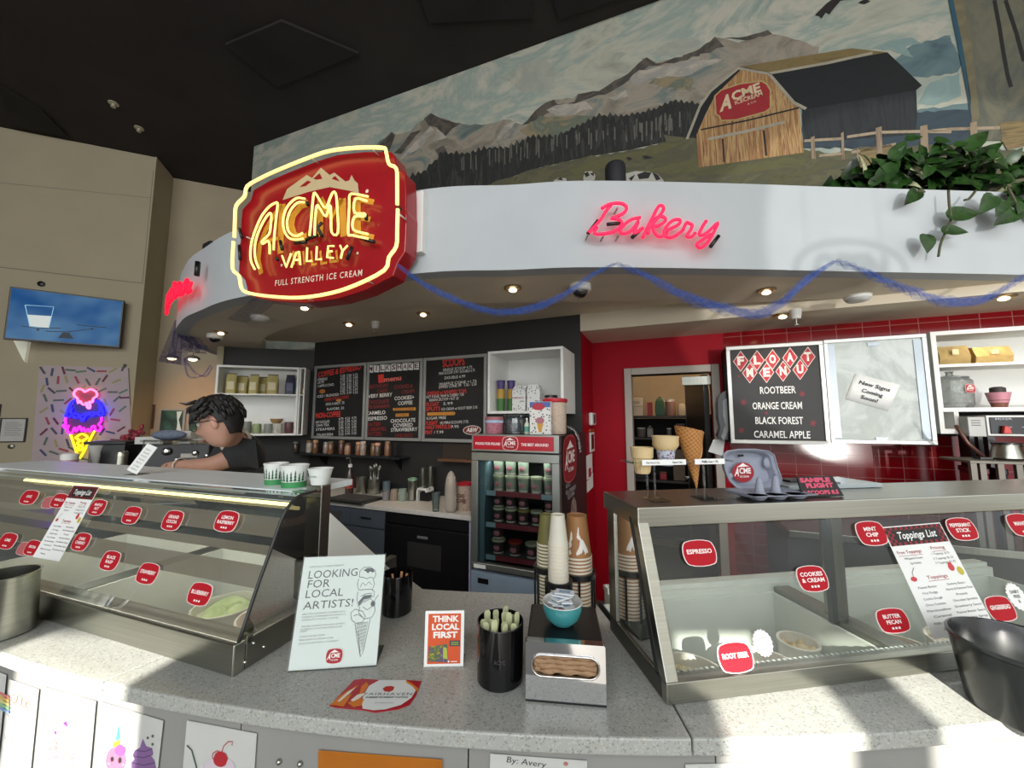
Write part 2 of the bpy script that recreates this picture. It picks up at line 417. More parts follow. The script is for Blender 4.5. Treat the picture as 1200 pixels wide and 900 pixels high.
# soffit slab: between the fascia and the inner edge, its underside level
out = [Vector((p.x, p.y)) for p in FI]; inn = [Vector((p.x, p.y)) for p in IP]+[BF.w(x, 0, 0).xy for x in (2.3, 2.7, 3.0)]
def resample(P, n):
    L = [0]
    for a, c in zip(P, P[1:]): L.append(L[-1]+(c-a).length)
    res = []
    for i in range(n):
        t = L[-1]*i/(n-1); k = 0
        while k < len(L)-2 and L[k+1] < t: k += 1
        f = (t-L[k])/max(1e-9, L[k+1]-L[k]); res.append(P[k].lerp(P[k+1], f))
    return res
A = resample(out, 60); B = resample(inn, 60)
b = MB(); b.loft([[(p.x, p.y, SB+.001), (p.x, p.y, 2.43), (q.x, q.y, 2.43), (q.x, q.y, SB+.001)] for p, q in zip(A, B)])
struct(b, 'ceiling_soffit', mSOF, smooth='a')
poly = [(p.x, p.y) for p in inn]+[tuple(BF.w(3.0, .02, 0).xy), tuple(BF.w(.01, .02, 0).xy), tuple(BF.w(-2.97, .01, 0).xy), tuple(SF.w(-.5, .01, 0).xy)]
b = MB(); b.face([(x, y, 2.44) for x, y in poly]); b.face([(x, y, 2.50) for x, y in poly])
struct(b, 'ceiling_menu_bay', mSOF)
o = struct(MB().box(0, 3.6, -.0, .05, 2.30, 2.47).box(0, 3.6, .05, RY+.12, 2.30, 2.36), 'ceiling_kitchen', mSOF); o.matrix_world = BF.M
# mural wall above
o = struct(MB().box(0, 8.2, .02, .16, 2.45, 5.45), 'wall_mural', mat('mural_wall_edge', 'C9C6BE', .8)); o.matrix_world = MU.M
# room enclosure behind the camera: right wall, left end, window wall with its openings
struct(MB().box(4.2, 4.3, -6.1, 3.5, 0, .9).box(4.2, 4.3, -6.1, 3.5, 3.2, 5.45).box(4.2, 4.3, .9, 3.5, .9, 3.2).box(4.2, 4.3, -6.1, -2.2, .9, 3.2), 'wall_right', mBEIGE)
struct(MB().box(-10.15, -10.05, -6.1, 6, 0, 5.45), 'wall_west', mBEIGE)
WY = -6.0; K = .2474*3
b = MB(); xs = [(-10.1, -3.4-K), (-3.32, -3.17), (-1.9-K, -.532-K), (-.237-K, -.08-K), (2.6, 4.3)]
for x0, x1 in xs: b.box(x0, x1, WY-.08, WY, 0, 4.9)
b.box(-10.1, -1.9, WY-.08, WY, 4.69, 5.45); b.box(-1.9, 4.3, WY-.08, WY, 4.68, 5.45)
struct(b, 'wall_window', mat('window_frame_dark', '3A3632', .6))
# hanging oval OPEN lettering in the shop window; sun glancing off a parked car throws its shadow on the fascia
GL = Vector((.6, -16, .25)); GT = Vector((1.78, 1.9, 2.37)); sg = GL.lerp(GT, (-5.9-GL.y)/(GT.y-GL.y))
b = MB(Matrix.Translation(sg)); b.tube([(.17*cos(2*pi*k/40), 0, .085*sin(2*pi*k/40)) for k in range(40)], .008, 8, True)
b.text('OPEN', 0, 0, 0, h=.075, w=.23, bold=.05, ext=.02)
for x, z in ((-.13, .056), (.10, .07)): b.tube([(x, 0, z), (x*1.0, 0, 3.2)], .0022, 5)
struct(b, 'open_sign', BLACK)
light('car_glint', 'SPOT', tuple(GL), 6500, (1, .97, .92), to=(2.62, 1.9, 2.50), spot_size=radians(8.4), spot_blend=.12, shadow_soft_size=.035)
# ================================================================ the painted mural above the counter
mur = thing('mural', 'large painted farm landscape mural with barn and snowy mountains above the counter', 'mural', MU)
L0 = [0]
def mpoly(pts, lay): return [MU.xz(x, y, -.0006*lay) for x, y in pts]
rj_ = random.Random(31)
def ragged(pts, a=1.6, st=7):
    out = []
    for (x0, y0), (x1, y1) in zip(pts, pts[1:]+pts[:1]):
        n = max(1, int(sqrt((x1-x0)**2+(y1-y0)**2)/st))
        for i in range(n): out.append((x0+(x1-x0)*i/n+(rj_.uniform(-a, a) if i else 0), y0+(y1-y0)*i/n+(rj_.uniform(-a, a) if i else 0)))
    return out
def mface(name, polys, m, lay, par=mur, label=None):
    for i, pts in enumerate(polys):
        y = -.0006*lay-.00004*i; b = MB().flat([(x, z) for x, z in mpoly(ragged(pts) if lay < 10 and lay != 6 else pts, lay)], y)
        for f in b.b.faces:
            f.normal_update()
            if f.normal.y > 0: f.normal_flip()
        b.build(name, m, par, norm=False)
def mstroke(name, lines, wd, m, lay, par=mur):
    if name == 'painted_tree_trunk':
        b = MB()
        for pts in lines: b.stroke(mpoly(pts, lay), wd, -.0006*lay)
        return tag(b.build(name, m, par), None, None, kind='stuff')
    for pts in lines: MB().stroke(mpoly(pts, lay), wd, -.0006*lay).build(name, m, par)
mSKY = paint('mural_sky', ['868878', '9C9D8E', 'B0AF9E', '8E9C92', 'B8B4A4', '84948A', '95998B'], .9, (1, 1, 1.8), warp=.7)
b = MB().flat([(0, 2.5), (8.2, 2.5), (8.2, 5.44), (0, 5.44)], 0); b.box(0, 8.2, .0005, .019, 2.46, 5.445)
b.build('painted_sky', mSKY, mur)
k3 = lambda p: zz(290, 90, 3.871, p); k2 = lambda p: zz(560, 20, 4.5, p); k1 = lambda p: zz(800, 40, 4, p); k4 = lambda p: zz(940, 0, 4.615, p)
mface('painted_cloud', [k2([(150, 330), (250, 235), (350, 220), (410, 280), (400, 380), (250, 400)]), k2([(600, 230), (680, 180), (790, 190), (740, 225)]), k2([(900, 200), (990, 140), (1100, 110), (1170, 120), (1170, 180), (1000, 205)])], paint('mural_cloud', ['ACA99A', '969A8E', 'BAB3A0'], 2), 1)
mface('painted_storm_cloud', [k4([(480, 340), (600, 240), (800, 190), (870, 340), (840, 390), (680, 420), (560, 400)]), k4([(610, 600), (920, 555), (920, 700), (600, 700)])], paint('mural_storm', ['44585F', '566C71', '667B7C', '4A6068'], 2.2), 1)
mface('painted_bright_cloud', [k4([(370, 265), (480, 215), (600, 205), (660, 235), (560, 250), (600, 310), (530, 290), (470, 270)]), k4([(620, 560), (690, 450), (850, 395), (860, 520), (720, 570)])], paint('mural_bright', ['93A59E', '7C938F', 'A9A98F'], 3), 2)
# far range and snow peaks
mface('painted_mountain', [
    k3([(570, 330), (600, 290), (650, 250), (680, 262), (740, 245), (770, 210), (800, 195), (830, 165), (870, 185), (960, 210), (1010, 220), (1200, 200), (1260, 300), (1260, 480), (740, 520), (690, 400)]),
    k2([(0, 640), (60, 560), (170, 540), (250, 570), (330, 470), (400, 435), (500, 430), (530, 405), (640, 390), (720, 335), (800, 300), (870, 215), (950, 240), (1080, 205), (1170, 175), (1170, 520), (900, 600), (0, 720)]),
    k1([(0, 100), (90, 65), (150, 12), (190, 20), (260, 40), (330, 10), (420, 0), (520, 24), (640, 60), (640, 120), (300, 170), (60, 330), (0, 345)])],
    paint('mural_mountain', ['5E5E54', '7A7366', '968C7C', '6C7670', '525C58'], 2.4, (1, 1, 1.6), warp=.8), 3)
mface('painted_rock_ridge', [
    k3([(600, 310), (655, 250), (670, 265), (640, 340), (615, 345)]), k3([(800, 190), (832, 165), (880, 190), (970, 210), (930, 235), (890, 280), (860, 230), (820, 220)]), k3([(665, 345), (740, 255), (790, 240), (740, 300), (700, 350)]), k3([(850, 330), (890, 310), (910, 350), (870, 365)]),
    k2([(230, 570), (330, 470), (400, 435), (420, 460), (510, 445), (530, 405), (640, 390), (720, 335), (790, 300), (850, 240), (890, 212), (940, 245), (1080, 210), (1170, 180), (1170, 205), (960, 255), (900, 260), (800, 330), (700, 395), (600, 425), (470, 465), (380, 500), (300, 560)]),
    k1([(0, 100), (80, 68), (150, 12), (195, 60), (100, 90), (0, 112)]), k1([(190, 20), (300, 30), (420, 0), (400, -20), (300, 10)])], paint('mural_rock', ['4A443C', '5C544A', '3B3A36', '6A5C4C'], 5), 4)
mface('painted_snow', [
    k3([(690, 380), (760, 290), (830, 225), (845, 240), (790, 320), (730, 350)]), k3([(860, 235), (905, 275), (880, 285), (840, 290)]), k3([(1130, 290), (1190, 210), (1205, 225), (1150, 280)]),
    k2([(360, 490), (410, 465), (570, 445), (610, 485), (480, 515), (410, 518)]), k2([(690, 425), (780, 385), (790, 415), (720, 440)]), k2([(800, 325), (850, 280), (960, 260), (1170, 210), (1170, 275), (1060, 315), (930, 320), (820, 360)]), k2([(95, 650), (120, 600), (170, 555), (215, 545), (150, 610)]),
    k1([(-40, 160), (0, 145), (150, 115), (185, 120), (110, 150), (40, 190), (-30, 196)])], paint('mural_snow', ['A39D92', '8F8D85', 'B0A697', '96938C'], 4, (1, 1, 2)), 5)
mface('painted_foothill', [k2([(900, 350), (940, 320), (1060, 315), (1140, 330), (1120, 390), (1000, 370)]), k2([(220, 600), (330, 520), (410, 525), (560, 520), (760, 520), (640, 600), (300, 640)]), k1([(-50, 215), (10, 203), (50, 205), (40, 240), (-40, 268)])], paint('mural_foothill', ['7C7259', '8C7E62', '5F6657', '767B6C'], 4), 5)
# forest, an irregular top of conifers
rnd = random.Random(3)
def forest(top, bot, n, jag):
    pts = []
    for i in range(n+1):
        t = i/n; x = None
        for (x0, y0), (x1, y1) in zip(top, top[1:]):
            X = top[0][0]+(top[-1][0]-top[0][0])*t
            if x0 <= X <= x1+1e-6: x = X; y = y0+(y1-y0)*(X-x0)/max(1e-6, x1-x0)
        pts.append((x, y-(jag if i % 2 else -jag*.4)*rnd.uniform(.2, 1)))
    return pts+bot[::-1]
ft = k3([(40, 525), (300, 505), (500, 488)])+k3([(690, 470), (800, 430), (880, 350), (1000, 345), (1110, 320), (1200, 330)])[:5]+k2([(160, 690), (280, 630), (400, 630), (500, 590), (630, 520), (790, 520), (920, 490), (1030, 440), (1150, 455), (1260, 520), (1290, 600)])
fb = k3([(40, 640), (690, 560), (1130, 500)])+k2([(130, 860), (300, 800), (560, 740), (800, 700), (1000, 655), (1190, 640), (1290, 660)])
mface('painted_forest', [forest(ft, fb, 170, 4.5)], paint('mural_forest', ['1C1F1B', '2A2B28', '161916', '3C3A36', '212621'], 6, (3, 1, .4)), 6)
mstroke('painted_tree_trunk', [[(x, y), (x+rnd.uniform(-.5, .5), y+rnd.uniform(10, 22))] for x, y in [(rnd.uniform(540, 800), 0) for _ in range(60)] for y in [195-(x-540)*.19+rnd.uniform(-18, -8)]], .012, paint('mural_trunk', ['6A675E', '57564E'], 5), 7)
# pasture
mface('painted_pasture', [k2([(0, 900), (130, 855), (300, 800), (560, 740), (800, 700), (1000, 655), (1110, 635), (1160, 640), (1300, 660), (1500, 640)])+[(1110, 230), (560, 232)],
      k1([(-90, 470), (60, 490), (70, 610), (400, 570), (570, 540), (700, 560), (1000, 500), (1300, 520), (1700, 560), (1700, 800), (0, 800)])], paint('mural_grass', ['46452D', '585637', '504F3D', '625E41', '3D3F2D'], 3, (1, 1, 2.5)), 8)
mface('painted_lit_grass', [k2([(480, 800), (640, 745), (800, 715), (1000, 665), (1120, 655), (1000, 700), (800, 760), (650, 800), (520, 850)]), k1([(-220, 640), (60, 590), (300, 610), (500, 580), (580, 590), (560, 620), (200, 660), (-220, 652)])], paint('mural_lit_grass', ['565436', '5F5C3A', '4E4F34'], 4, (1, 1, 3)), 9)
# cows
mface('painted_cow_body', [k2([(780, 825), (830, 812), (900, 815), (950, 830), (980, 862), (980, 880), (780, 880)]), k2([(555, 850), (565, 815), (600, 812), (620, 835), (615, 860), (560, 870)]), k2([(400, 862), (420, 848), (465, 850), (470, 870), (400, 872)])], paint('mural_cow', ['B9B6AA', '9E9C92'], 6), 10)
mface('painted_cow_patch', [k2([(840, 830), (880, 815), (915, 820), (900, 850), (850, 855)]), k2([(920, 820), (950, 832), (965, 855), (940, 862)]), k2([(795, 850), (830, 830), (810, 865)]), k2([(560, 825), (580, 815), (590, 835), (570, 845)]), k2([(590, 825), (610, 820), (612, 840)]), k2([(410, 855), (440, 846), (450, 862)]), k2([(780, 740), (800, 738), (815, 748), (795, 758)]), k2([(865, 732), (890, 730), (925, 742), (880, 750)])], paint('mural_dark', ['1A1A18', '262422'], 5), 11)
mface('painted_dark_field', [k4([(0, 600), (610, 605), (915, 592), (925, 770), (600, 790), (250, 800), (0, 800)])], paint('mural_dark_field', ['26313A', '33414B', '2C3A40'], 3), 9)
# the barn
barn_front = k1([(65, 460), (105, 370), (150, 280), (262, 165), (400, 185), (470, 270), (545, 345), (568, 555), (75, 625)])
mface('painted_barn_front', [barn_front], paint('mural_barn_boards', ['5E4028', 'A68650', '845636', 'B69866', '70281F', '9E8050'], 5, (6, 1, .35), warp=.6), 10)
mface('painted_barn_roof', [k1([(408, 186), (960, 85), (1122, 240), (1095, 262), (580, 352), (545, 335), (470, 270)]), k1([(20, 490), (75, 340), (120, 275), (262, 160), (268, 172), (150, 290), (105, 380), (66, 470)])], paint('mural_roof', ['0A0B0D', '111416', '08090A'], 3, (1, 1, 3)), 11)
mface('painted_barn_side', [k1([(560, 352), (1095, 258), (1100, 380), (1090, 470), (570, 510)])], paint('mural_barn_side', ['15181A', '1E2225', '282C2E', '121517'], 4, (4, 1, .5)), 10)
mface('painted_roof_ridge', [k1([(270, 152), (790, 66), (900, 78), (960, 85), (410, 180)])], paint('mural_ridge', ['6B5B3A', '7A683F', '5C5136'], 3, (1, 1, 3)), 12)
mstroke('painted_roof_edge', [k1([(20, 492), (80, 340), (130, 268), (262, 160), (405, 186), (470, 262), (520, 320), (578, 350)]), k1([(405, 184), (680, 135), (890, 88)])], .022, paint('mural_edge', ['A9A28E', '8E8877'], 6), 13)
mstroke('painted_barn_rail', [k1([(118, 492), (300, 455), (478, 412)])], .025, paint('mural_edge'), 13)
mstroke('painted_barn_seam', [k1([(85, 448), (300, 405), (545, 345)]), k1([(380, 450), (392, 570)]), k1([(188, 490), (195, 600)])], .014, paint('mural_dark'), 13)
def oval8(pts): return pts
bad = k1([(150, 290), (180, 262), (270, 232), (370, 220), (395, 235), (412, 262), (412, 345), (385, 365), (250, 402), (180, 405), (172, 385), (155, 375)])
mface('painted_badge', [bad], paint('mural_badge', ['8A1B22', '9C2229'], 5), 14)
mstroke('painted_badge_edge', [bad+bad[:1]], .012, paint('mural_badge_edge', ['B9A06A', 'A08858'], 6), 15)
a0 = MU.xz(*k1([(180, 330)])[0], -.01); a1 = MU.xz(*k1([(372, 262)])[0], -.01)
ang = atan2(a1[1]-a0[1], a1[0]-a0[0]); mid = ((a0[0]+a1[0])/2, (a0[1]+a1[1])/2); ln = sqrt((a1[0]-a0[0])**2+(a1[1]-a0[1])**2)
b = MB(Matrix.Translation((mid[0], -.0095, mid[1])) @ Matrix.Rotation(-ang, 4, 'Y'))
b.text('A', -.37*ln, -.01*ln, 0, h=ln*.42, w=ln*.30, bold=.04, shear=.25).text('CME', .13*ln, .10*ln, 0, h=ln*.26, w=ln*.70, bold=.04).text('ICECREAM', .16*ln, -.10*ln, 0, h=ln*.12, w=ln*.66, bold=.02).text('& CO.', .22*ln, -.26*ln, 0, h=ln*.06)
b.build('painted_badge_lettering', paint('mural_letters', ['D2BE9C', 'C2AC88'], 6), mur)
# fence
mstroke('painted_fence_rail', [k1([(570, 500), (650, 495), (745, 490)]), k1([(770, 482), (920, 460), (1110, 456), (1260, 458)]), k1([(640, 570), (745, 560)]), k1([(790, 555), (930, 530), (1000, 515)]), k4([(700, 708), (800, 698), (1070, 690)])], .022, paint('mural_fence', ['8E7B62', 'A2927A', '6D5F4E'], 6), 12)
mface('painted_fence_post', [k1([(x, y), (x+w, y-8), (x+w+6, y2), (x+4, y2)]) for x, y, w, y2 in ((600, 485, 18, 585), (742, 465, 12, 590), (905, 440, 28, 600), (1113, 432, 35, 600), (815, 540, 8, 650))]+[k4([(x, y), (x+w, y-8), (x+w+6, y2), (x+4, y2)]) for x, y, w, y2 in ((908, 664, 36, 760),)], paint('mural_post', ['7E6B55', '94826A', '5E5142'], 6, (4, 1, .5)), 13)
mface('painted_hay', [k1([(830, 540), (980, 515), (1000, 640), (835, 660)]), k4([(1070, 660), (1240, 650), (1240, 780), (1110, 810), (1080, 760)])], paint('mural_hay', ['3F3626', '6E5F42', '8A774F', '2B261C'], 8, (.5, 1, 5)), 12)
# tall building on the right of the painting and a bird
mface('painted_building', [k4([(815, -10), (2200, -400), (2200, 760), (920, 760), (915, 600), (880, 330)])], paint('mural_building', ['5F5E50', '6E6B58', '55584F', '737062'], 2.5, (1.5, 1, .6)), 10)
mface('painted_building_lit_edge', [k4([(815, -10), (870, -10), (920, 250), (960, 640), (920, 660), (900, 500), (870, 250)])], paint('mural_lit_edge', ['7A7052', '6A654E', '857A5A'], 4), 11)
mface('painted_blue_edge', [k4([(790, -10), (816, -10), (870, 260), (912, 520), (912, 640), (895, 520), (830, 190)])], paint('mural_blue', ['26495A', '2C5666'], 4), 11)
mstroke('painted_building_crack', [k4([(1040, 0), (1070, 160), (1085, 260), (1110, 400), (1130, 470)]), k4([(1100, 0), (1160, 180), (1200, 330)])], .02, paint('mural_dark'), 12)
mface('painted_bird', [k4([(70, 80), (130, 20), (200, -30), (330, -60), (320, -10), (210, 0), (160, 60), (150, 75), (130, 65), (105, 100), (95, 85)]), k4([(305, 12), (340, -5), (370, 5), (340, 20)])], paint('mural_bird', ['1B1614', '2A2220'], 6), 12)
# ================================================================ service counter
TER = terrazzo('grey_terrazzo', 'A6A8A2', '6E706C', 'BEC0BA')
ctr = thing('service_counter', 'long curved grey speckled stone service counter with paper drawings taped to its front', 'counter', W0)
CC = Vector((.35, 6.41)); CR = 5.60
def arc(x0, x1, r, n=24):
    out = []
    for i in range(n+1):
        x = x0+(x1-x0)*i/n; out.append((x, CC.y-sqrt(r*r-(x-CC.x)**2)))
    return out
def L2(x, y): p = LC.w(x, y, 0); return (p.x, p.y)
def R2(x, y): p = RC.w(x, y, 0); return (p.x, p.y)
mid = arc(-.988, .357, CR)+[R2(.02, .03), R2(.02, .5)]+arc(.30, -.335, 4.98, 10)+[(-.47, 1.64), L2(-.02, .665), L2(-.02, .03), L2(-.253, .03)]
MB().prismz(mid, CZ-.034, CZ).build('countertop', TER, ctr, bevel=.004)
lft = arc(-2.7, -.991, CR)+[L2(-.257, .03), L2(-2.1, .03)]
MB().prismz(lft, CZ-.034, CZ).build('countertop', TER, ctr, bevel=.004)
rgt = arc(.360, 2.6, CR)+[R2(2.2, .03), R2(.024, .03)]
MB().prismz(rgt, CZ-.034, CZ).build('countertop', TER, ctr, bevel=.004)
mPAN = mat('grey_laminate', '8C8C88', .5, var=.05)
def cp(px, py, r): # x where a pixel column meets the front panel
    return 0
edges = [-2.6, -1.62, -.62, -.092, .42, 1.3, 2.5]
for x0, x1 in zip(edges, edges[1:]):
    MB().prismz(arc(x0+.0015, x1-.0015, CR-.035, 10)+arc(x1-.0015, x0+.0015, CR-.055, 10), .06, CZ-.035).build('front_panel', mPAN, ctr)
MB().prismz(arc(-2.6, 2.5, CR-.0556, 30)+arc(2.5, -2.6, CR-.08, 30), 0, CZ-.036).build('backing', mat('dark_backing', '34342F', .8), ctr)
def on_panel(px, py, r=CR-.035):
    # point on the curved front panel under a pixel
    d = ray(px, py); o = Vector((0, 0)); D = Vector((d.x, d.y)); f = o-CC
    a = D.dot(D); b_ = 2*f.dot(D); c = f.dot(f)-r*r; t = (-b_-sqrt(b_*b_-4*a*c))/(2*a)
    x, y = d.x*t, d.y*t; return Vector((x, y, EYE+d.z*t))
b = MB()
for x, y in zz(300, 760, 2.857, [(80, 375), (150, 382)]):
    p = on_panel(x, y); b.ball((p.x, p.y-.003, p.z), .006, 10)
b.build('bolt', STEEL, ctr, True)

# ================================================================ left glass display case
GLS = glass('case_glass', 'E6EBE8', .9, 0.0, .075, 'BFCBC4')  # pale haze mixed into the glass colour to brighten the case like reflections
LIN = mat('white_case_liner', 'DCDCD4', .45, var=.03)
GASK = mat('dark_gasket', '2C2E2D', .4)
lc = thing('display_case', 'long steel and curved glass ice cream display case on the left half of the counter', 'display case', LC)
XL = -1.75
prof = [LC.hx(x, y, -.004) for x, y in [(283, 748), (300, 690), (318, 640), (330, 607), (340, 590), (352, 580), (370, 575)]]
prof = [(p.y, p.z) for p in prof]
ztop = max(.36, min(.42, prof[-1][1]))
print('LCprof', [(round(a, 3), round(b, 3)) for a, b in prof])
MB().box(XL, 0, 0, .03, .001, .075).box(XL, 0, .03, .05, .06, .082).build('base_rail', STEEL, lc, bevel=.003)
MB().box(-.03, 0, .031, .66, .001, .075).box(-.05, -.03, .05, .6, .06, .082).build('base_rail', STEELD, lc, bevel=.003)
b = MB()
for y, z in ((.03, .02), (.05, .055), (.08, .03)): b.ball((.001, y, z), .004, 8)
b.build('screw', CHROME, lc, True)
gp = [(.012, .076)]+[p for p in prof[1:]]
gp = catmull([(a, b_, 0) for a, b_ in gp], 4)
b = MB()
for p, q in zip(gp, gp[1:]): b.face([(XL, p.x, p.y), (-.002, p.x, p.y), (-.002, q.x, q.y), (XL, q.x, q.y)])
b.build('front_glass', GLS, lc, smooth=True)
MB().tube([(-.002, p.x, p.y) for p in gp], .0045, 8).build('glass_edge', GASK, lc, True)
pts = [(-.001, p.x, p.y) for p in gp]+[(-.001, .25, ztop), (-.001, .25, .076)]
MB().face(pts).build('side_glass', glass('side_glass', 'E6EEEA', .9), lc)
MB().box(-.062, 0, .25, .29, .001, ztop+.012).build('post', STEEL, lc, bevel=.003)
MB().box(-2.15, -.064, .20, .46, ztop-.022, ztop).box(-2.15, -.064, .196, .2, ztop-.032, ztop+.002).build('top_shelf', mat('shelf_steel', 'E2EAEA', .36, .0, var=.06, vs=3, stretch=(1, 30, 1)), lc, bevel=.003)
TUBE = glow('warm_tube_glow', 'FFE9A0', 3.2)
MB().tube([(-1.62, .205, ztop-.045), (-.075, .205, ztop-.045)], .008, 10).build('glowing_tube', TUBE, lc, True)
MB().tube([(-1.62, .235, ztop-.06), (-.075, .235, ztop-.06)], .006, 10).build('glowing_tube', TUBE, lc, True)  # second glowing tube stands in for the reflection of the first
light('case_area_light', 'AREA', tuple(LC.w(-.85, .30, ztop-.06)), 3.6, (1, .97, .88), to=tuple(LC.w(-.85, .33, -.2)), shape='RECTANGLE', size=1.5, size_y=.04).rotation_euler.z = LC.M.to_euler().z
MB().prismx([(.29, .001), (.66, .001), (.29, .33)], -.012, 0).build('end_panel', LIN, lc, bevel=.002)
b = MB()
def well(b, x0, x1, y0, y1, z0, z1, t=.012):
    b.box(x0-t, x0, y0-t, y1+t, z0-t, z1); b.box(x1, x1+t, y0-t, y1+t, z0-t, z1)
    b.box(x0, x1, y0-t, y0, z0-t, z1); b.box(x0, x1, y1, y1+t, z0-t, z1); b.box(x0-t, x1+t, y0-t, y1+t, z0-2*t, z0-t)
well(b, -.90, -.052, .065, .58, -.34, .03); well(b, -1.62, -1.0, .065, .58, -.34, .03)
b.build('well_liner', LIN, lc)
b = MB().box(XL, -.03, .592, .66, .0, .03).box(-.985, -.915, .06, .58, .0, .034).box(XL, -.03, .66, .68, -.8, .03)
b.build('rear_rim', STEELD, lc)
MB().tube([(-1.7, .60, .045), (-.06, .60, .045)], .007, 8).build('rear_rail', GASK, lc, True)
MB().box(XL, -.015, .10, .655, -.9, -.37).build('cabinet_body', LIN, lc)

# ================================================================ right glass display case
rc = thing('display_case', 'square edged steel and slanted glass display case on the right half of the counter', 'display case', RC)
XR = 1.75; ZT = .403
MB().box(0, XR, 0, .022, .001, .046).build('base_rail', STEEL, rc, bevel=.002)
MB().box(0, .026, .023, .31, .001, .046).build('base_rail', mat('dark_steel', '6A6A64', .35, 1.0, var=.1), rc, bevel=.002)
MB().box(.026, XR, .022, .05, .001, .034).build('inner_ledge', STEELD, rc)
gl0, gl1 = (.012, .046), (.128, .36)
MB().face([(.03, gl0[0], gl0[1]), (XR, gl0[0], gl0[1]), (XR, gl1[0], gl1[1]), (.03, gl1[0], gl1[1])]).build('front_glass', glass('clear_case_glass', 'E2E6E3', .9, 0, .025, 'BFCBC4'), rc)
MB().hull8([(0, .0, .046), (.03, .0, .046), (.03, .03, .046), (0, .03, .046), (0, .112, .37), (.03, .112, .37), (.03, .142, .37), (0, .142, .37)]).build('slanted_post', STEEL, rc, bevel=.002)
MB().hull8([(-.001, .03, .05), (.012, .03, .05), (.012, .048, .05), (-.001, .048, .05), (-.001, .142, .37), (.012, .142, .37), (.012, .16, .37), (-.001, .16, .37)]).build('gasket', GASK, rc)
MB().box(0, .05, .262, .31, .046, .36).build('rear_post', STEEL, rc, bevel=.002)
MB().face([(.006, .05, .046), (.006, .262, .046), (.006, .262, .36), (.006, .16, .36)]).build('side_glass', glass('side_glass'), rc)
MB().box(0, XR, .11, .34, ZT-.05, ZT).build('top_bar', STEEL, rc, bevel=.003)
MB().box(.72, .765, .24, .28, .0, ZT-.05).build('middle_post', STEELD, rc, bevel=.002)
MB().box(.70, .72, .235, .25, .0, ZT-.05).build('post_gasket', GASK, rc)
LINR = mat('pale_green_liner', 'CED2CA', .5, var=.03)
light('case_area_light', 'AREA', tuple(RC.w(.75, .22, ZT-.06)), 3.2, (1, 1, .98), to=tuple(RC.w(.75, .32, -.3)), shape='RECTANGLE', size=1.4, size_y=.05).rotation_euler.z = RC.M.to_euler().z  # added fill under the top bar; this case has no lamp of its own
b = MB(); well(b, .045, .70, .075, .46, -.34, -.005); well(b, .79, 1.7, .075, .46, -.34, -.005)
b.build('well_liner', LINR, rc)
MB().box(.07, XR, .474, .52, -.9, .02).box(.07, XR, .49, .53, .02, .035).build('rear_rim', LINR, rc)
MB().box(.714, .776, .05, .47, -.1, .012).build('divider', STEELD, rc)
MB().box(.028, .032, .05, .475, -.02, .01).build('rim_gasket', GASK, rc)
MB().box(.03, XR, .10, .48, -.93, -.37).build('cabinet_body', LIN, rc)
b = MB()
for i in range(86): b.box(.05+i*.0155, .0575+i*.0155, .054, .070, .0, .026)
b.box(.045, 1.4, .05, .053, .0, .028); b.box(.045, 1.4, .0705, .073, .0, .012)
b.build('ribbed_rail', mat('clear_ribbed_plastic', 'C9D0CB', .15, var=.04), rc)

# ice cream tubs inside
tubm = mat('tub_card', 'D9D4C8', .6)
def tub(fr, x, y, z, col, label, r=.115, mix=None, grp=None):
    f = fr.sub(x, y, z); t = thing('ice_cream_tub', label, 'ice cream tub', f, grp)
    MB().lathe([(r*.93, -.20), (r, 0), (r+.004, 0), (r+.004, .006), (r-.004, .006), (r-.006, -.03)], 28).build('tub', tubm, t, 'a')
    b = MB(); n = 24; rnd2 = random.Random(hash(label) % 999)
    ph = rnd2.uniform(0, 6)
    rings = []
    for k in range(7):
        rr = (r-.007)*(1-k/6.2); rings.append([(rr*cos(2*pi*i/n), rr*sin(2*pi*i/n), -.028+.022*sin(k*.9+ph)*cos(2*pi*i/n*2+ph+k*.3)+.012*(k > 0)) for i in range(n)])
    b.loft(rings)
    b.build('ice_cream', paint('ice_cream_'+col+(mix or ''), [col, mix or col, col, mix or col], 14, warp=.8), t, True)
    return t
LT = [(-.18, .19, 'E8DFA8', 'F0E8C0', 'pale yellow ice cream tub nearest the front right corner of the left case'),
      (-.42, .19, 'C98A6A', 'E0B090', 'peach coloured ice cream tub at the front of the left case'),
      (-.67, .19, '4A3226', '6A4A36', 'dark chocolate ice cream tub at the front of the left case'),
      (-.18, .45, 'E9E6DA', 'D8D4C4', 'white ice cream tub at the back right of the left case'),
      (-.42, .45, 'D8A0A8', 'E8C4C8', 'pink ice cream tub at the back of the left case'),
      (-.67, .45, 'B8C890', 'D0DCA8', 'green ice cream tub at the back of the left case'),
      (-1.14, .19, 'E6D9B0', 'CDB88A', 'vanilla coloured ice cream tub at the front of the left case beside the divider'),
      (-1.14, .45, 'A87850', 'C09068', 'caramel coloured ice cream tub at the back of the left case beside the divider'),
      (-1.40, .19, 'D9B4B8', 'E8D0D0', 'pale pink ice cream tub at the front far left of the left case'),
      (-1.40, .45, 'E0DCCB', 'EAE6DA', 'cream coloured ice cream tub at the back far left of the left case')]
for x, y, c1, c2, lb in LT: tub(LC, x, y, -.13, c1, lb, mix=c2, grp='ice cream tubs in the left case')
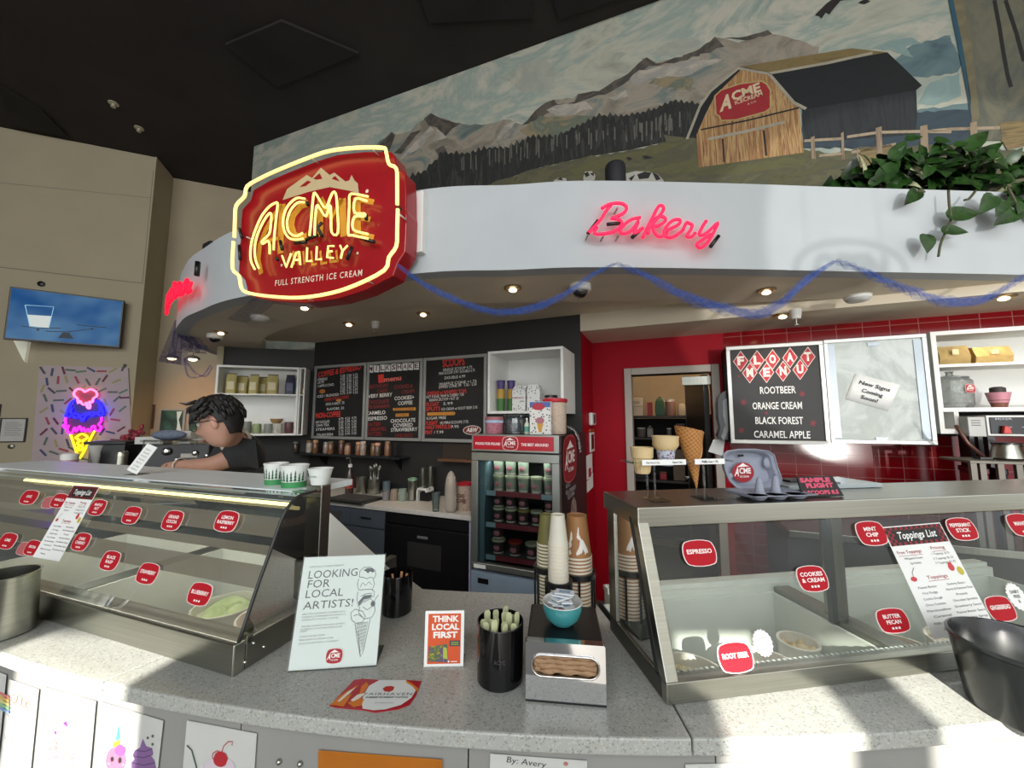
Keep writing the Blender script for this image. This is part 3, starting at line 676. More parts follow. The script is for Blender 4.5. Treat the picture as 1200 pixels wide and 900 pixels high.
RT = [(.19, .20, '8A7A50', 'C9BE98', 'ice cream tub with crumbly tan topping at the front left of the right case'),
      (.42, .20, '6A4A34', '8E6A4C', 'brown ice cream tub at the front middle of the right case'),
      (.635, .30, 'D8C8A0', 'B89A68', 'butter coloured ice cream tub beside the divider of the right case'),
      (.91, .20, '9A7A60', 'C0A890', 'tan ice cream tub right of the divider in the right case'),
      (1.17, .20, 'E0D8C8', 'CFC4B0', 'pale ice cream tub at the right end of the right case')]
for x, y, c1, c2, lb in RT: tub(RC, x, y, -.085, c1, lb, r=.105 if x != .635 else .055, mix=c2, grp='ice cream tubs in the right case')

# ================================================================ flavour badges stuck on the glass
BRED = mat('badge_red', 'B01C28', .6, var=.04, spec=.15); BWHT = mat('badge_white', 'E8D8D4', .5)
def badge_outline(w, h, k=1.0):
    w *= k/2; h *= k/2; P = []
    def q(sx, sy):
        seg = [(.0, 1.0), (.40, .965), (.74, .86), (.79, .80), (.86, .74), (.96, .42), (1.0, .0)]
        return [(sx*a*w, sy*b_*h) for a, b_ in seg]
    tr = q(1, 1); br_ = q(1, -1)[::-1]; bl = q(-1, -1); tl = q(-1, 1)[::-1]
    return tr+br_[1:]+bl[1:]+tl[1:-1]
def orient(b):
    for f in b.b.faces:
        f.normal_update()
        if f.normal.y > 0: f.normal_flip()
    return b
def badge(fr, w, h, lines, label, name='flavor_badge', cat='badge', grp=None, rot=0, red=None, sub=True):
    f = fr.sub(0, 0, 0); f = Fr(0, 0, 0, 0, f.M @ Matrix.Rotation(rot, 4, 'Y'))
    t = thing(name, label, cat, f, grp)
    MB().prism(badge_outline(w, h), -.0012, 0).build('card', BWHT, t)
    orient(MB().flat(badge_outline(w, h, .945), -.0016)).build('red_face', red or BRED, t, norm=False)
    if lines:
        b = MB(); n = len(lines); hh = h*.15 if n > 1 else h*.16
        for i, tx in enumerate(lines):
            b.text(tx, 0, h*.05+(n-1)*hh*.75-i*hh*1.5, -.002, h=hh, w=min(w*.74, hh*1.05*len(tx)), bold=.03)
        if sub:
            for k, dx in enumerate((-.10, .0, .10)): b.flat([(w*(dx-.035), -h*.33), (w*(dx+.035), -h*.33), (w*(dx+.03), -h*.25), (w*(dx-.03), -h*.25)], -.002)
        orient(b).build('lettering', ink('F6E9E6'), t, norm=False)
    return t
# frames of the two front panes: z runs up the glass
# left pane: fitted to the straight lower part of the profile
ly0, lz0 = .012, .076; ly1, lz1 = prof[2]
phiL = atan2(ly1-ly0, lz1-lz0); phiR = atan2(gl1[0]-gl0[0], gl1[1]-gl0[1])
print('phiL', round(math.degrees(phiL), 1), 'phiR', round(math.degrees(phiR), 1))
LG = LC.sub(0, ly0-.004, lz0, 0, -phiL); RG = RC.sub(0, gl0[0]-.004, gl0[1], 0, -phiR)
gL = 'flavour badges on the left case glass'; gR = 'flavour badges on the right case glass'
for px, py, w_, h_, ln, lb in [
    (267, 611, 27, 26, ['LEMON', 'RASPBERRY'], 'red badge on the left case nearest its right glass edge, upper row'),
    (204, 610, 23, 25, ['GRAND', 'COCOA'], 'red badge second from the right in the upper row of the left case'),
    (156, 604, 20, 22, ['COCONUT'], 'red badge third from the right in the upper row of the left case'),
    (116, 595, 19, 20, ['MAPLE', 'NUT'], 'red badge just right of the toppings sheet near the top of the left case'),
    (236, 696, 28, 29, ['BLUEBERRY'], 'red blueberry badge lowest on the left case glass'),
    (175, 672, 25, 27, ['STRAWBERRY'], 'red strawberry badge low on the left case glass'),
    (131, 657, 22, 25, ['BLACK', 'RASP'], 'red badge low on the left case, third from the right in its row'),
    (97, 635, 20, 23, ['DARK', 'CHERRY'], 'red badge touching the right side of the left toppings sheet'),
    (71, 587, 18, 18, ['VANILLA'], 'red badge touching the left side of the left toppings sheet, upper row'),
    (58, 589, 15, 15, [], 'reddish badge half hidden behind another left of the toppings sheet, upper row'),
    (36, 583, 20, 18, ['CHOC'], 'red badge at the upper left end of the left case'),
    (40, 642, 18, 20, ['MOCHA'], 'red badge at the lower left foot of the toppings sheet'),
    (29, 643, 16, 17, [], 'faded red badge half hidden behind another at the foot of the toppings sheet'),
    (11, 634, 20, 21, ['LIME'], 'red badge at the far lower left end of the left case')]:
    p = LG.hy(px, py); q = LG.hy(px+1, py); r_ = LG.hy(px, py-1)
    f = LG.sub(p.x, -.0035 if ln else -.001, p.z)
    badge(f, abs(q.x-p.x)*w_*1.02, abs(r_.z-p.z)*h_*1.02, ln, lb, grp=gL, red=None if ln else mat('badge_faded', 'B06060', .5))
for px, py, w_, h_, ln, lb in [
    (819, 648, 40, 32, ['ESPRESSO'], 'red ESPRESSO badge at the upper left of the right case'),
    (951, 678, 36, 32, ['COOKIES', '& CREAM'], 'red COOKIES & CREAM badge in the middle of the right case'),
    (1020, 625, 35, 30, ['MINT', 'CHIP'], 'red MINT CHIP badge left of the toppings list'),
    (1126, 620, 34, 28, ['PEPPERMINT', 'STICK'], 'red PEPPERMINT STICK badge right of the toppings list header'),
    (1196, 615, 32, 28, ['MANGO'], 'red badge cut by the right edge of the picture'),
    (1045, 727, 38, 31, ['BUTTER', 'PECAN'], 'red BUTTER PECAN badge low beside the toppings list'),
    (1171, 713, 33, 32, ['GINGERBREAD'], 'dark red GINGERBREAD badge above the large black bucket'),
    (861, 770, 42, 38, ['ROOT BEER'], 'red ROOT BEER badge lowest on the right case')]:
    p = RG.hy(px, py); q = RG.hy(px+1, py); r_ = RG.hy(px, py-1)
    badge(RG.sub(p.x, -.002, p.z), abs(q.x-p.x)*w_, abs(r_.z-p.z)*h_, ln, lb, grp=gR, sub=len(ln[0]) < 8 or len(ln) > 1)
for px, py, d, lb in [(893, 753, 23, 'white scalloped sticker beside the ROOT BEER badge'), (1190, 699, 22, 'white scalloped sticker beside the GINGERBREAD badge')]:
    p = RG.hy(px, py); q = RG.hy(px+1, py); rr = abs(q.x-p.x)*d/2
    t = thing('scalloped_sticker', lb, 'sticker', RG.sub(p.x, -.002, p.z))
    MB().prism([(rr*(1-.12*(i % 2))*cos(2*pi*i/36), rr*(1-.12*(i % 2))*sin(2*pi*i/36)*1.1) for i in range(36)], -.001, 0).build('disc', PAPER, t)
    b = MB()
    for k in range(3): b.text(['DAIRY', 'FREE', '&'][k], 0, rr*(.36-.36*k), -.0016, h=rr*.24, bold=.02)
    orient(b).build('lettering', ink('5A5A58'), t, norm=False)

# ================================================================ toppings lists on the glass
def fit(fr, c4):
    """rectangle in a frame's xz plane best fitting four pixel corners TL TR BR BL"""
    P = [fr.xz(x, y) for x, y in c4]; P = [Vector(p) for p in P]
    c = sum(P, Vector((0, 0)))/4; wv = ((P[1]-P[0])+(P[2]-P[3]))/2; hv = ((P[0]-P[3])+(P[1]-P[2]))/2
    return c, wv.length, hv.length, atan2(wv.y, wv.x)
def toppings(fr, c4, label, y):
    c, w_, h_, r_ = fit(fr, c4); print('topp', round(w_, 3), round(h_, 3), round(math.degrees(r_), 1))
    f = Fr(0, 0, 0, 0, fr.M @ Matrix.Translation((c.x, y, c.y)) @ Matrix.Rotation(-r_, 4, 'Y'))
    t = thing('toppings_list', label, 'notice', f)
    MB().box(-w_/2, w_/2, -.001, 0, -h_/2, h_/2).build('sheet', PAPER, t)
    X = lambda u: (u-.5)*w_
    Z = lambda v: (.5-v)*h_
    orient(MB().flat([(X(.015), Z(.01)), (X(.985), Z(.01)), (X(.985), Z(.19)), (X(.015), Z(.19))], -.0014)).build('header', ink('8E1A24'), t, norm=False)
    b = MB()
    nx = 22
    for i in range(nx):
        for j in range(6):
            if (i+j) % 2: b.flat([(X(.015+.97*i/nx), Z(.01+.18*j/6)), (X(.015+.97*(i+1)/nx), Z(.01+.18*j/6)), (X(.015+.97*(i+1)/nx), Z(.01+.18*(j+1)/6)), (X(.015+.97*i/nx), Z(.01+.18*(j+1)/6))], -.0017)
    b.flat([(X(.14), Z(.045)), (X(.88), Z(.045)), (X(.88), Z(.16)), (X(.14), Z(.16))], -.0019)
    orient(b).build('chequer', ink('1A1716'), t, norm=False)
    orient(MB().text('Toppings List', X(.51), Z(.10), -.0022, h=h_*.07, w=w_*.66, bold=.015, shear=.25)).build('title', ink('F2F2EE'), t, norm=False)
    b = MB()
    for tx, u, v, k in [('Free Toppings', .25, .255, .40), ('Pricing', .74, .24, .24), ('Toppings', .50, .50, .34)]: b.text(tx, X(u), Z(v), -.0015, h=h_*.03, w=w_*k, bold=.01); b.flat([(X(u-k/2), Z(v+.03)), (X(u+k/2), Z(v+.03)), (X(u+k/2), Z(v+.034)), (X(u-k/2), Z(v+.034))], -.0015)
    orient(b).build('red_heading', ink('A0303A'), t, norm=False)
    b = MB()
    for tx, u, v, k in [('Whipped Cream', .27, .315, .30), ('Sprinkles', .27, .36, .18), ('1 Topping  $.75', .74, .295, .30), ('2 Toppings $1.25', .75, .34, .34), ('3 Toppings $1.75', .75, .38, .34),
                        ('Peanut Butter', .27, .58, .30), ('Hot Fudge', .27, .63, .24), ('Cookie Dough', .27, .68, .30), ('Oreo Cookies', .27, .73, .32), ('Marshmallow', .28, .78, .38), ('Caramel', .29, .83, .28), ('Waffle Cone Crumbs', .30, .885, .40), ('Peanuts', .30, .94, .18),
                        ('Gummy Bears', .74, .575, .30), ('Nerds & Rainbow Dust', .76, .62, .44), ('Pretzels', .75, .67, .18), ('Chocolate Sprinkles', .76, .72, .40), ('Strawberry Sauce', .76, .77, .44), ('Peanut Butter Sauce', .76, .82, .46), ('Chocolate Syrup', .76, .87, .44)]:
        b.text(tx, X(u), Z(v), -.0015, h=h_*.020, w=w_*k)
    orient(b).build('dark_text', ink('3A3A3C'), t, norm=False)
    b = MB(); b.disc((X(.12), Z(.50)), w_*.05, h_*.022, -.0015); b.disc((X(.80), Z(.43)), w_*.05, h_*.035, -.0015, rot=.3); b.disc((X(.80), Z(.40)), w_*.035, h_*.018, -.0017)
    orient(b).build('red_candy', ink('C8404A'), t, norm=False)
    orient(MB().disc((X(.92), Z(.47)), w_*.05, h_*.04, -.0015, rot=.3)).build('yellow_candy', ink('C2B23C'), t, norm=False)
    b = MB(); b.stroke([(X(.13), Z(.48)), (X(.14), Z(.44)), (X(.20), Z(.40))], w_*.008, -.0016)
    orient(b).build('cherry_stem', ink('5A6A58'), t, norm=False)
    return t
toppings(RG, [(1042, 619), (1113, 613), (1152, 738), (1082, 748)], 'white toppings list with red and black chequered header on the right case', -.002)
toppings(LG, [(90, 568.5), (119, 571), (74, 658), (42, 653)], 'white toppings list with dark chequered header on the left case', -.0072)
# ================================================================ neon sign hung on the fascia
AS = Fr(-.98, 1.90, 0, radians(-19))
kA = lambda p: zz(265, 165, 4.614, p); kB = lambda p: zz(290, 225, 7.5, p)
def ap(pts, y=0.0): return [AS.xz(x, y_, y) for x, y_ in pts]
border = kA([(925, 345), (925, 240), (920, 150), (880, 125), (865, 60), (845, 38), (700, 38), (560, 55), (450, 90), (300, 150), (200, 195), (115, 245), (100, 300), (55, 350), (48, 420), (45, 522), (40, 545), (35, 690), (70, 730), (85, 800), (130, 825), (250, 842), (400, 848), (560, 825), (700, 780), (855, 700), (880, 630), (920, 570), (925, 480), (928, 370)])
acx, acz = AS.xz(375, 262)
AF = AS.sub(acx, 0, acz)
def al(pts, y=0.0): return [(a-acx, c-acz) for a, c in ap(pts, y)]
ac = thing('neon_sign', 'big red shop sign outlined in warm yellow neon with a painted mountain', 'neon sign', AF)
bo = al(border); bo3 = [(x*1.035, z*1.035) for x, z in bo]
SRED = mat('sign_red_enamel', '9E161F', .28, var=.06, coat=.3)
MB().prism(bo3, .05, .15).build('cabinet', SRED, ac, bevel=.006)
cxr = max(x for x, z in bo)
MB().box(cxr-.30, cxr+.045, .15, .20, -.17, .17).build('mounting_box', WHITE, ac, bevel=.004)
b = MB()
for x, z in ((cxr+.052, -.14), (cxr+.052, 0), (cxr+.052, .14)): pass
NEON = glow('warm_neon', 'FFE58C', 1.5)
NEONB = glow('warm_neon_letters', 'F4EE88', 1.25)
def neon(name, lines, r, m, par, y=0.0, closed=False, n=8, tr=al):
    b = MB()
    for ln in lines:
        q = catmull([(x, y, z) for x, z in tr(ln, 0)], 3) if len(ln) > 2 else [Vector((x, y, z)) for x, z in tr(ln, 0)]
        b.tube(q, r, n, closed)
    return b.build(name, m, par, True)
neon('border_tube', [border[:16], border[16:]], .0095, NEON, ac)
SA = kB([(65, 680), (30, 600), (30, 480), (60, 360), (120, 220), (190, 130), (250, 95), (265, 110), (250, 250), (235, 400), (230, 510)])
SA2 = kB([(100, 670), (70, 590), (65, 480), (90, 370), (140, 260), (190, 190), (210, 200), (205, 290), (190, 370), (130, 430), (135, 455), (180, 430), (195, 470), (195, 545)])
SC = kB([(505, 60), (430, 55), (350, 130), (315, 230), (320, 330), (360, 400), (420, 420), (490, 410)])
SC2 = kB([(500, 90), (440, 95), (380, 160), (350, 250), (355, 330), (390, 375), (440, 385), (485, 360)])
SM = kB([(545, 385), (560, 250), (580, 30), (600, 15), (640, 80), (690, 140), (740, 20), (775, 10), (790, 150), (795, 360), (740, 355), (735, 200), (725, 110), (690, 215), (640, 150), (610, 120), (595, 250), (590, 380)])
SE = kB([(1060, 40), (960, 20), (900, 25), (895, 120), (885, 360), (920, 380), (1060, 410)]); SE2 = kB([(1050, 80), (950, 60), (940, 180), (1030, 190), (1020, 215), (940, 220), (930, 330), (1060, 370)])
neon('letter_tubes', [SA, SA2, SC, SC2, SM, SE, SE2], .0062, NEONB, ac)
SV = [kB(p) for p in ([(305, 560), (340, 660), (385, 540)], [(385, 665), (430, 530), (455, 525), (465, 640)], [(410, 600), (455, 595)], [(525, 490), (520, 610), (565, 605)], [(610, 480), (605, 595), (650, 590)], [(760, 475), (710, 475), (700, 575), (755, 580)], [(710, 525), (745, 520)], [(815, 470), (835, 520), (880, 470)], [(835, 520), (820, 585)])]
b = MB()
for ln in SV: b.tube([(x, 0, z) for x, z in al(ln)], .0055, 8)
b.build('letter_tubes', NEONB, ac, True)
# painted face under the tubes
yf = .0494
def aface(name, polys, m, lab=None):
    b = MB()
    for p in polys: b.flat(al(p, yf), yf)
    return orient(b).build(name, m, ac, norm=False)
aface('painted_mountain', [kA([(305, 320), (330, 260), (365, 235), (435, 185), (465, 200), (512, 145), (560, 185), (585, 172), (645, 220), (665, 215), (678, 185), (695, 215), (712, 230), (718, 285), (665, 270), (560, 250), (450, 275), (370, 300)])], mat('sign_cream', 'C9B48C', .5))
yf = .0490
aface('mountain_shade', [kA([(395, 250), (440, 215), (460, 222), (430, 245)]), kA([(470, 205), (505, 175), (520, 205), (490, 210)]), kA([(570, 205), (590, 190), (615, 220)])], SRED)
yf = .0492
def astroke(name, lines, wd, m):
    b = MB()
    for ln, w_ in zip(lines, wd): b.stroke(al(ln, yf), w_, yf)
    return orient(b).build(name, m, ac, norm=False)
YEL = mat('sign_yellow', 'D99A34', .45, var=.08)
astroke('painted_letters', [kB([(120, 720), (95, 600), (110, 460), (160, 330), (230, 210), (300, 115)]), kB([(310, 105), (295, 300), (290, 540)]), kB([(130, 440), (290, 400)]),
     kB([(530, 100), (470, 120), (400, 210), (385, 300), (410, 380), (470, 410), (520, 390)]), kB([(640, 390), (640, 60)]), kB([(640, 60), (740, 230), (830, 60)]), kB([(835, 60), (845, 390)]),
     kB([(960, 40), (965, 390)]), kB([(950, 55), (1110, 90)]), kB([(960, 225), (1080, 240)]), kB([(960, 370), (1110, 400)])],
     [.035, .045, .022, .045, .04, .04, .045, .05, .03, .028, .03], YEL)
astroke('painted_letters', [kB([(x, 520+ (x-400)*-.02), (x+10, 640-(x-400)*.06)]) for x in (400, 440, 490, 560, 640, 720, 780)]+[kB([(560, 640), (610, 632)]), kB([(640, 630), (700, 620)]), kB([(730, 612), (800, 605)])], [.014]*10, YEL)
b = MB()
t0, t1 = al(kA([(262, 770)]), yf)[0] if False else al(kA([(262, 772)]), yf)[0], al(kA([(732, 715)]), yf)[0]
b.text('FULL STRENGTH ICE CREAM', (t0[0]+t1[0])/2+.004, (t0[1]+t1[1])/2, yf, h=.034, w=(t1[0]-t0[0]), bold=.012, sp=1.25, rot=atan2(t1[1]-t0[1], t1[0]-t0[0]))
q = al(kA([(710, 607)]), yf)[0]; b.disc(q, .008, .008, yf, 12); q = al(kA([(300, 672)]), yf)[0]; b.disc(q, .008, .008, yf, 12); q = al(kA([(762, 272)]), yf)[0]; b.disc(q, .010, .010, yf, 12)
orient(b).build('lettering', mat('sign_white', 'E9D9C4', .5), ac, norm=False)
b = MB()
for ln in [kB([(640, 380), (600, 300), (640, 260)]), kB([(270, 420), (290, 500)]), kB([(500, 410), (600, 370)]), kB([(400, 440), (500, 430)]), kB([(980, 395), (1100, 430)]), kB([(860, 590), (905, 470)]), kB([(235, 570), (250, 590)]), kB([(505, 80), (515, 105)]), kB([(1030, 190), (1030, 235)]), kA([(60, 470), (75, 520)]), kA([(60, 560), (65, 640)]), kA([(925, 355), (935, 365)])]:
    b.tube([(x, .012, z) for x, z in al(ln)], .009, 8)
b.build('blackout_sleeve', BLACK, ac, True)
b = MB()
for ln in [(460, 92), (790, 45), (940, 400), (430, 850), (760, 755), (110, 520)]:
    x, z = al(kA([ln]))[0]; b.tube([(x, 0, z), (x, .05, z)], .004, 6)
b.build('tube_standoff', mat('clear_glass_standoff', 'C9CFCB', .1), ac, True)

# ================================================================ pink bakery neon
KF = Fr(.9, 1.795, 0, radians(.8))
kx, kz = KF.xz(768, 265); KO = KF.sub(kx, 0, kz)
kK = lambda p: zz(680, 225, 6.667, p)
def kl(pts, y=0.0): return [(a-kx, c-kz) for a, c in [KF.xz(x, y_) for x, y_ in pts]]
bk = thing('neon_sign', 'pink neon script reading Bakery on the white fascia', 'neon sign', KO)
PINK = glow('pink_neon', 'FF1A46', 1.7)
KL = [[(65, 320), (110, 270), (160, 215), (200, 150), (240, 105)], [(165, 130), (230, 95), (310, 88), (360, 115), (345, 160), (280, 195), (240, 205), (300, 215), (325, 250), (280, 300), (200, 325), (110, 325), (130, 275)],
      [(470, 200), (400, 215), (340, 260), (310, 310), (345, 325), (400, 300), (455, 225), (430, 290), (425, 325), (490, 280)],
      [(485, 360), (530, 270), (570, 190), (610, 115), (640, 108), (650, 140), (600, 210), (540, 280), (530, 330)], [(530, 280), (600, 200), (650, 195), (665, 225), (610, 265), (570, 275), (590, 330), (630, 350), (680, 320)],
      [(655, 310), (740, 270), (780, 240), (770, 215), (720, 225), (670, 275), (655, 330), (690, 355), (740, 345), (800, 300)],
      [(800, 300), (830, 240), (850, 245), (875, 260), (860, 300), (830, 345), (870, 350), (900, 320)],
      [(985, 225), (950, 280), (930, 330), (960, 335), (1010, 300), (1075, 240), (1040, 320), (990, 400), (940, 435), (910, 410), (960, 370), (1020, 330)]]
neon('letter_tubes', [kK(p) for p in KL], .0085, PINK, bk, tr=kl)
b = MB()
for ln in ([(60, 325), (140, 220)], [(405, 355), (480, 285)], [(1020, 425), (1085, 340)], [(210, 250), (320, 240)]): b.tube([(x, .004, z) for x, z in kl(kK(ln))], .0095, 8)
b.build('blackout_sleeve', BLACK, bk, True)
b = MB()
for ln in ((60, 335), (180, 345), (300, 340), (1085, 345), (290, 125)):
    x, z = kl(kK([ln]))[0]; b.tube([(x, 0, z), (x, .05, z)], .005, 8)
b.build('tube_standoff', STEEL, bk, True)
# red neon script on the far left curve, seen almost edge on
fl = [p for p in offs(FP, -.07)][17:34]
rn = thing('neon_sign', 'red neon script on the far left curve of the fascia, seen edge on', 'neon sign', Fr(fl[5].x, fl[5].y, 2.55, 0))
RS = resample(fl, 60); b = MB(); pts = []
for i, p in enumerate(RS):
    ph = i/60*2*pi*8; pts.append((p.x-fl[5].x, p.y-fl[5].y, .02+.062*sin(ph)*(1.2 if i < 8 or 36 < i < 42 else .8)-.0012*i+.02))
b.tube(catmull(pts, 3), .012, 8)
q0 = RS[2]
b.tube(catmull([(p.x-fl[5].x, p.y-fl[5].y, .03+.045*cos(i/60*2*pi*8)-.0012*i) for i, p in enumerate(RS)], 3), .010, 8)
b.build('letter_tubes', glow('red_neon', 'FF1030', 2.0), rn, True)
p = RS[-1]
MB().tube([(p.x-fl[5].x+.06, p.y-fl[5].y-.03, .02), (p.x-fl[5].x+.06, p.y-fl[5].y-.03, .12)], .016, 8).build('blackout_sleeve', BLACK, rn, True)

# ================================================================ things on top of the fascia
def speaker(px, py, y, r, h, label):
    p = W0.hy(px, py, y); f = Fr(p.x, p.y, ST+.001, 0)
    t = thing('speaker', label, 'speaker', f)
    MB().lathe([(r*.9, .0005), (r, .01), (r, h-.02), (r*.92, h-.005), (r*.8, h)], 24).build('body', mat('black_fabric', '15151A', .7), t, 'a')
    MB().lathe([(r*.95, .0), (r*1.02, .003), (r*1.02, .012), (r*.98, .014)], 24).build('base_ring', BLACK, t, 'a')
speaker(721, 200, 1.925, .055, .14, 'black cylindrical speaker on top of the fascia below the painted cows')
p = W0.hz(238, 291, ST+.05)
f = Fr(p.x+.03, p.y+.06, ST+.001, radians(-30)); t = thing('speaker', 'small black box speaker on top of the far left of the fascia', 'speaker', f)
MB().box(-.06, .06, -.05, .05, .001, .11).build('body', BLACK, t, bevel=.008)
MB().box(-.05, .05, -.053, -.0505, .012, .10).build('grille', mat('black_fabric'), t)

# trailing pothos in a trough on the fascia
PF = Fr(2.42, 2.14, ST, 0)
pl = thing('trailing_plant', 'green trailing houseplant spilling over the right end of the white fascia', 'plant', PF)
LEAF = paint('pothos_leaf', ['10200C', '1C3514', '274A1A', '16290F', '34561F'], 9, warp=.4, rough=.35)
LEAFY = paint('variegated_leaf', ['A9AE7E', 'C9C9A4', '5E7A3A'], 12, rough=.4)
MB().box(-.48, .50, -.06, .16, .0005, .07).build('planter', mat('dark_planter', '2A2622', .6), pl, bevel=.01)
rl = random.Random(11)
def leaf(b, c, d, up, L, Wd, curl=.25):
    d = Vector(d).normalized(); s_ = d.cross(Vector(up)); s_ = s_.normalized() if s_.length > 1e-4 else d.orthogonal().normalized(); n_ = s_.cross(d).normalized(); c = Vector(c)
    prof_ = [(-.08, .0), (-.10, .22), (.02, .44), (.22, .52), (.45, .46), (.68, .30), (.88, .12), (1.0, .0)]
    mid_ = [c+d*L*a+n_*(-curl*L*a*a) for a, _ in prof_]; up_ = [c+d*L*a+s_*Wd*w_+n_*(-curl*L*a*a+.12*w_*L) for a, w_ in prof_]; dn_ = [c+d*L*a-s_*Wd*w_+n_*(-curl*L*a*a+.12*w_*L) for a, w_ in prof_]
    mv = [b.b.verts.new(b.X @ p) for p in mid_]; uv = [b.b.verts.new(b.X @ p) for p in up_]; dv = [b.b.verts.new(b.X @ p) for p in dn_]
    for i in range(7):
        for A_, B_ in ((mv, uv), (dv, mv)):
            try: b.b.faces.new((A_[i], A_[i+1], B_[i+1], B_[i]))
            except ValueError: pass
b = MB(); bv = MB()
for k in range(330):
    x = rl.uniform(-.50, .56); edge = 1-min(1, abs(x-.04)/.58)
    top = .06+.24*edge**.5; z = rl.uniform(0, 1)**.7*top; y = rl.uniform(-.15, .14)
    d_ = Vector((x*.9+rl.uniform(-.9, .9), -.35+rl.uniform(-.4, .4), rl.uniform(-.95, .45)+.4*(z > .6*top))).normalized()
    L = rl.uniform(.075, .13); leaf(bv if rl.random() < .05 else b, Vector((x, y-.02, z+.05))-d_*L*.4, d_, (rl.uniform(-.4, .4), -.9, .45), L, L*rl.uniform(.62, .8))
for k in range(46):
    x = rl.uniform(.24, .58); leaf(b, (x, -.24+rl.uniform(-.03, .03), rl.uniform(-.13, .05)), (rl.uniform(-.7, .7), -.3, rl.uniform(-1, .1)), (0, -.8, .6), rl.uniform(.06, .10), .06)
def pl_at(px, py, y): q = W0.hy(px, py, y); return q-Vector((2.42, 2.14, ST))
def lp(c, tip, y, w_):
    a = pl_at(*c, y); t_ = pl_at(*tip, y-.02); L = (t_-a).length; leaf(b, a+(t_-a)*.09, t_-a, (0, -1, .25), L/1.0, L*w_, .1)
yv = 1.86
kP = lambda x, y: (1000+x/5.295, 140+y/5.295)
for c, tp, w_ in [((580, 600), (785, 570), .62), ((545, 690), (715, 690), .55), ((448, 712), (470, 815), .8), ((405, 440), (335, 515), .6), ((1010, 565), (900, 640), .6), ((1055, 520), (1035, 575), .8), ((870, 470), (800, 570), .6), ((930, 500), (900, 590), .6)]:
    lp(kP(*c), kP(*tp), yv, w_)
for c, tp, w_ in [((320, 125), (430, 100), .6), ((690, 190), (845, 65), .5), ((500, 130), (610, 130), .7), ((230, 250), (330, 130), .6), ((150, 380), (300, 240), .5), ((100, 410), (200, 330), .5), ((830, 200), (970, 290), .6), ((930, 330), (1010, 380), .6), ((620, 160), (720, 140), .6)]:
    lp(kP(*c), kP(*tp), 1.98, w_)
b.build('foliage', LEAF, pl, True, norm=False); bv.build('pale_foliage', LEAFY, pl, True, norm=False, label='pale yellow variegated leaves')
b = MB()
for ln in [[(590, 440), (595, 530), (605, 620), (570, 700), (540, 780), (528, 850)], [(410, 430), (440, 450), (400, 445)], [(960, 420), (1010, 520), (1030, 570)], [(760, 440), (720, 490), (690, 500)]]:
    b.tube(catmull([pl_at(*kP(*q), yv) for q in ln], 4), .006, 6)
b.build('vine', mat('brown_green_stem', '4A4A30', .6), pl, True)

# ================================================================ soffit fittings
def downlight(px, py, z, label, r=.052, e=15, on=True):
    p = W0.hz(px, py, z); f = Fr(p.x, p.y, z, 0)
    t = thing('downlight', label, 'downlight', f, 'downlights in the soffit')
    MB().lathe([(r, 0), (r, -.006), (r*.78, -.008), (r*.70, -.001)], 24, cap=False).build('trim_ring', mat('brass_trim', '8A7658', .35, .7), t, 'a')
    MB().lathe([(.0005, -.0015), (r*.72, -.0012)], 24, cap=False).build('reflector', mat('warm_reflector', '6A5A44', .3, .6), t)
    MB().ball((0, 0, -.0155), r*.46, 14, (1, 1, .5)).build('bulb', glow('warm_bulb', 'FFE0B0', 9), t, True)
    light('downlight_lamp', 'SPOT', (p.x, p.y, z-.03), e, (1, .82, .6), to=(p.x, p.y, 0), spot_size=radians(110), spot_blend=.6, shadow_soft_size=.03)
for px, py, z, lb in [(601, 337, SB, 'downlight in the white soffit in the middle, left of the dome camera'), (898, 340, SB, 'downlight in the soffit above the red float menu'), (1176, 347, 2.299, 'downlight in the soffit above the white right wall cabinet'),
                      (357, 359, SB, 'downlight just under the bottom edge of the big red sign'), (409, 379, 2.44, 'downlight above the coffee menu board'), (496, 367, 2.44, 'downlight above the milkshake menu board'), (259, 389, SB, 'downlight behind the purple tulle at the left end of the soffit'),
                      (917, 369, 2.299, 'small downlight beside the sprinkler above the float menu')]:
    downlight(px, py, z, lb)
def domecam(px, py, z, label):
    p = W0.hz(px, py-6, z); t = thing('dome_camera', label, 'security camera', Fr(p.x, p.y, z, 0))
    MB().lathe([(.060, 0), (.060, -.034), (.052, -.040), (.045, -.041)], 24).build('housing', WHITE, t, 'a')
    MB().ball((0, 0, -.038), .043, 16, (1, 1, .9)).build('dome', mat('smoked_dome', '1A1A1C', .06, coat=.5), t, True)
domecam(680, 340, SB, 'white dome security camera with black bubble behind the blue tulle swag'); domecam(252, 398, SB, 'white dome security camera at the left end of the soffit')
def sprinkler(px, py, z, label):
    p = W0.hz(px, py-8, z); t = thing('sprinkler', label, 'sprinkler', Fr(p.x, p.y, z, 0))
    MB().lathe([(.034, 0), (.032, -.03), (.026, -.06), (.02, -.062)], 16).build('cup', WHITE, t, 'a')
    MB().lathe([(.006, -.06), (.006, -.095), (.016, -.098), (.016, -.102)], 12).build('head', STEEL, t, 'a')
sprinkler(440, 385, 2.44, 'white ceiling sprinkler above the coffee and milkshake menu boards'); sprinkler(932, 371, 2.299, 'white ceiling sprinkler above the float menu')
def detector(px, py, z, label, r=.062):
    p = W0.hz(px, py, z); t = thing('smoke_detector', label, 'smoke detector', Fr(p.x, p.y, z, 0))
    MB().lathe([(r, 0), (r, -.016), (r*.8, -.030), (r*.5, -.034)], 24).build('body', WHITE, t, 'a')
    MB().lathe([(r*1.06, 0), (r*1.06, -.004), (r, -.0045)], 24).build('base', mat('ivory_plastic', 'D8D2C0', .5), t, 'a')
detector(305, 371, SB, 'round white smoke detector left of the big red sign'); detector(1005, 347, 2.299, 'round white smoke detector right of the float menu downlight')
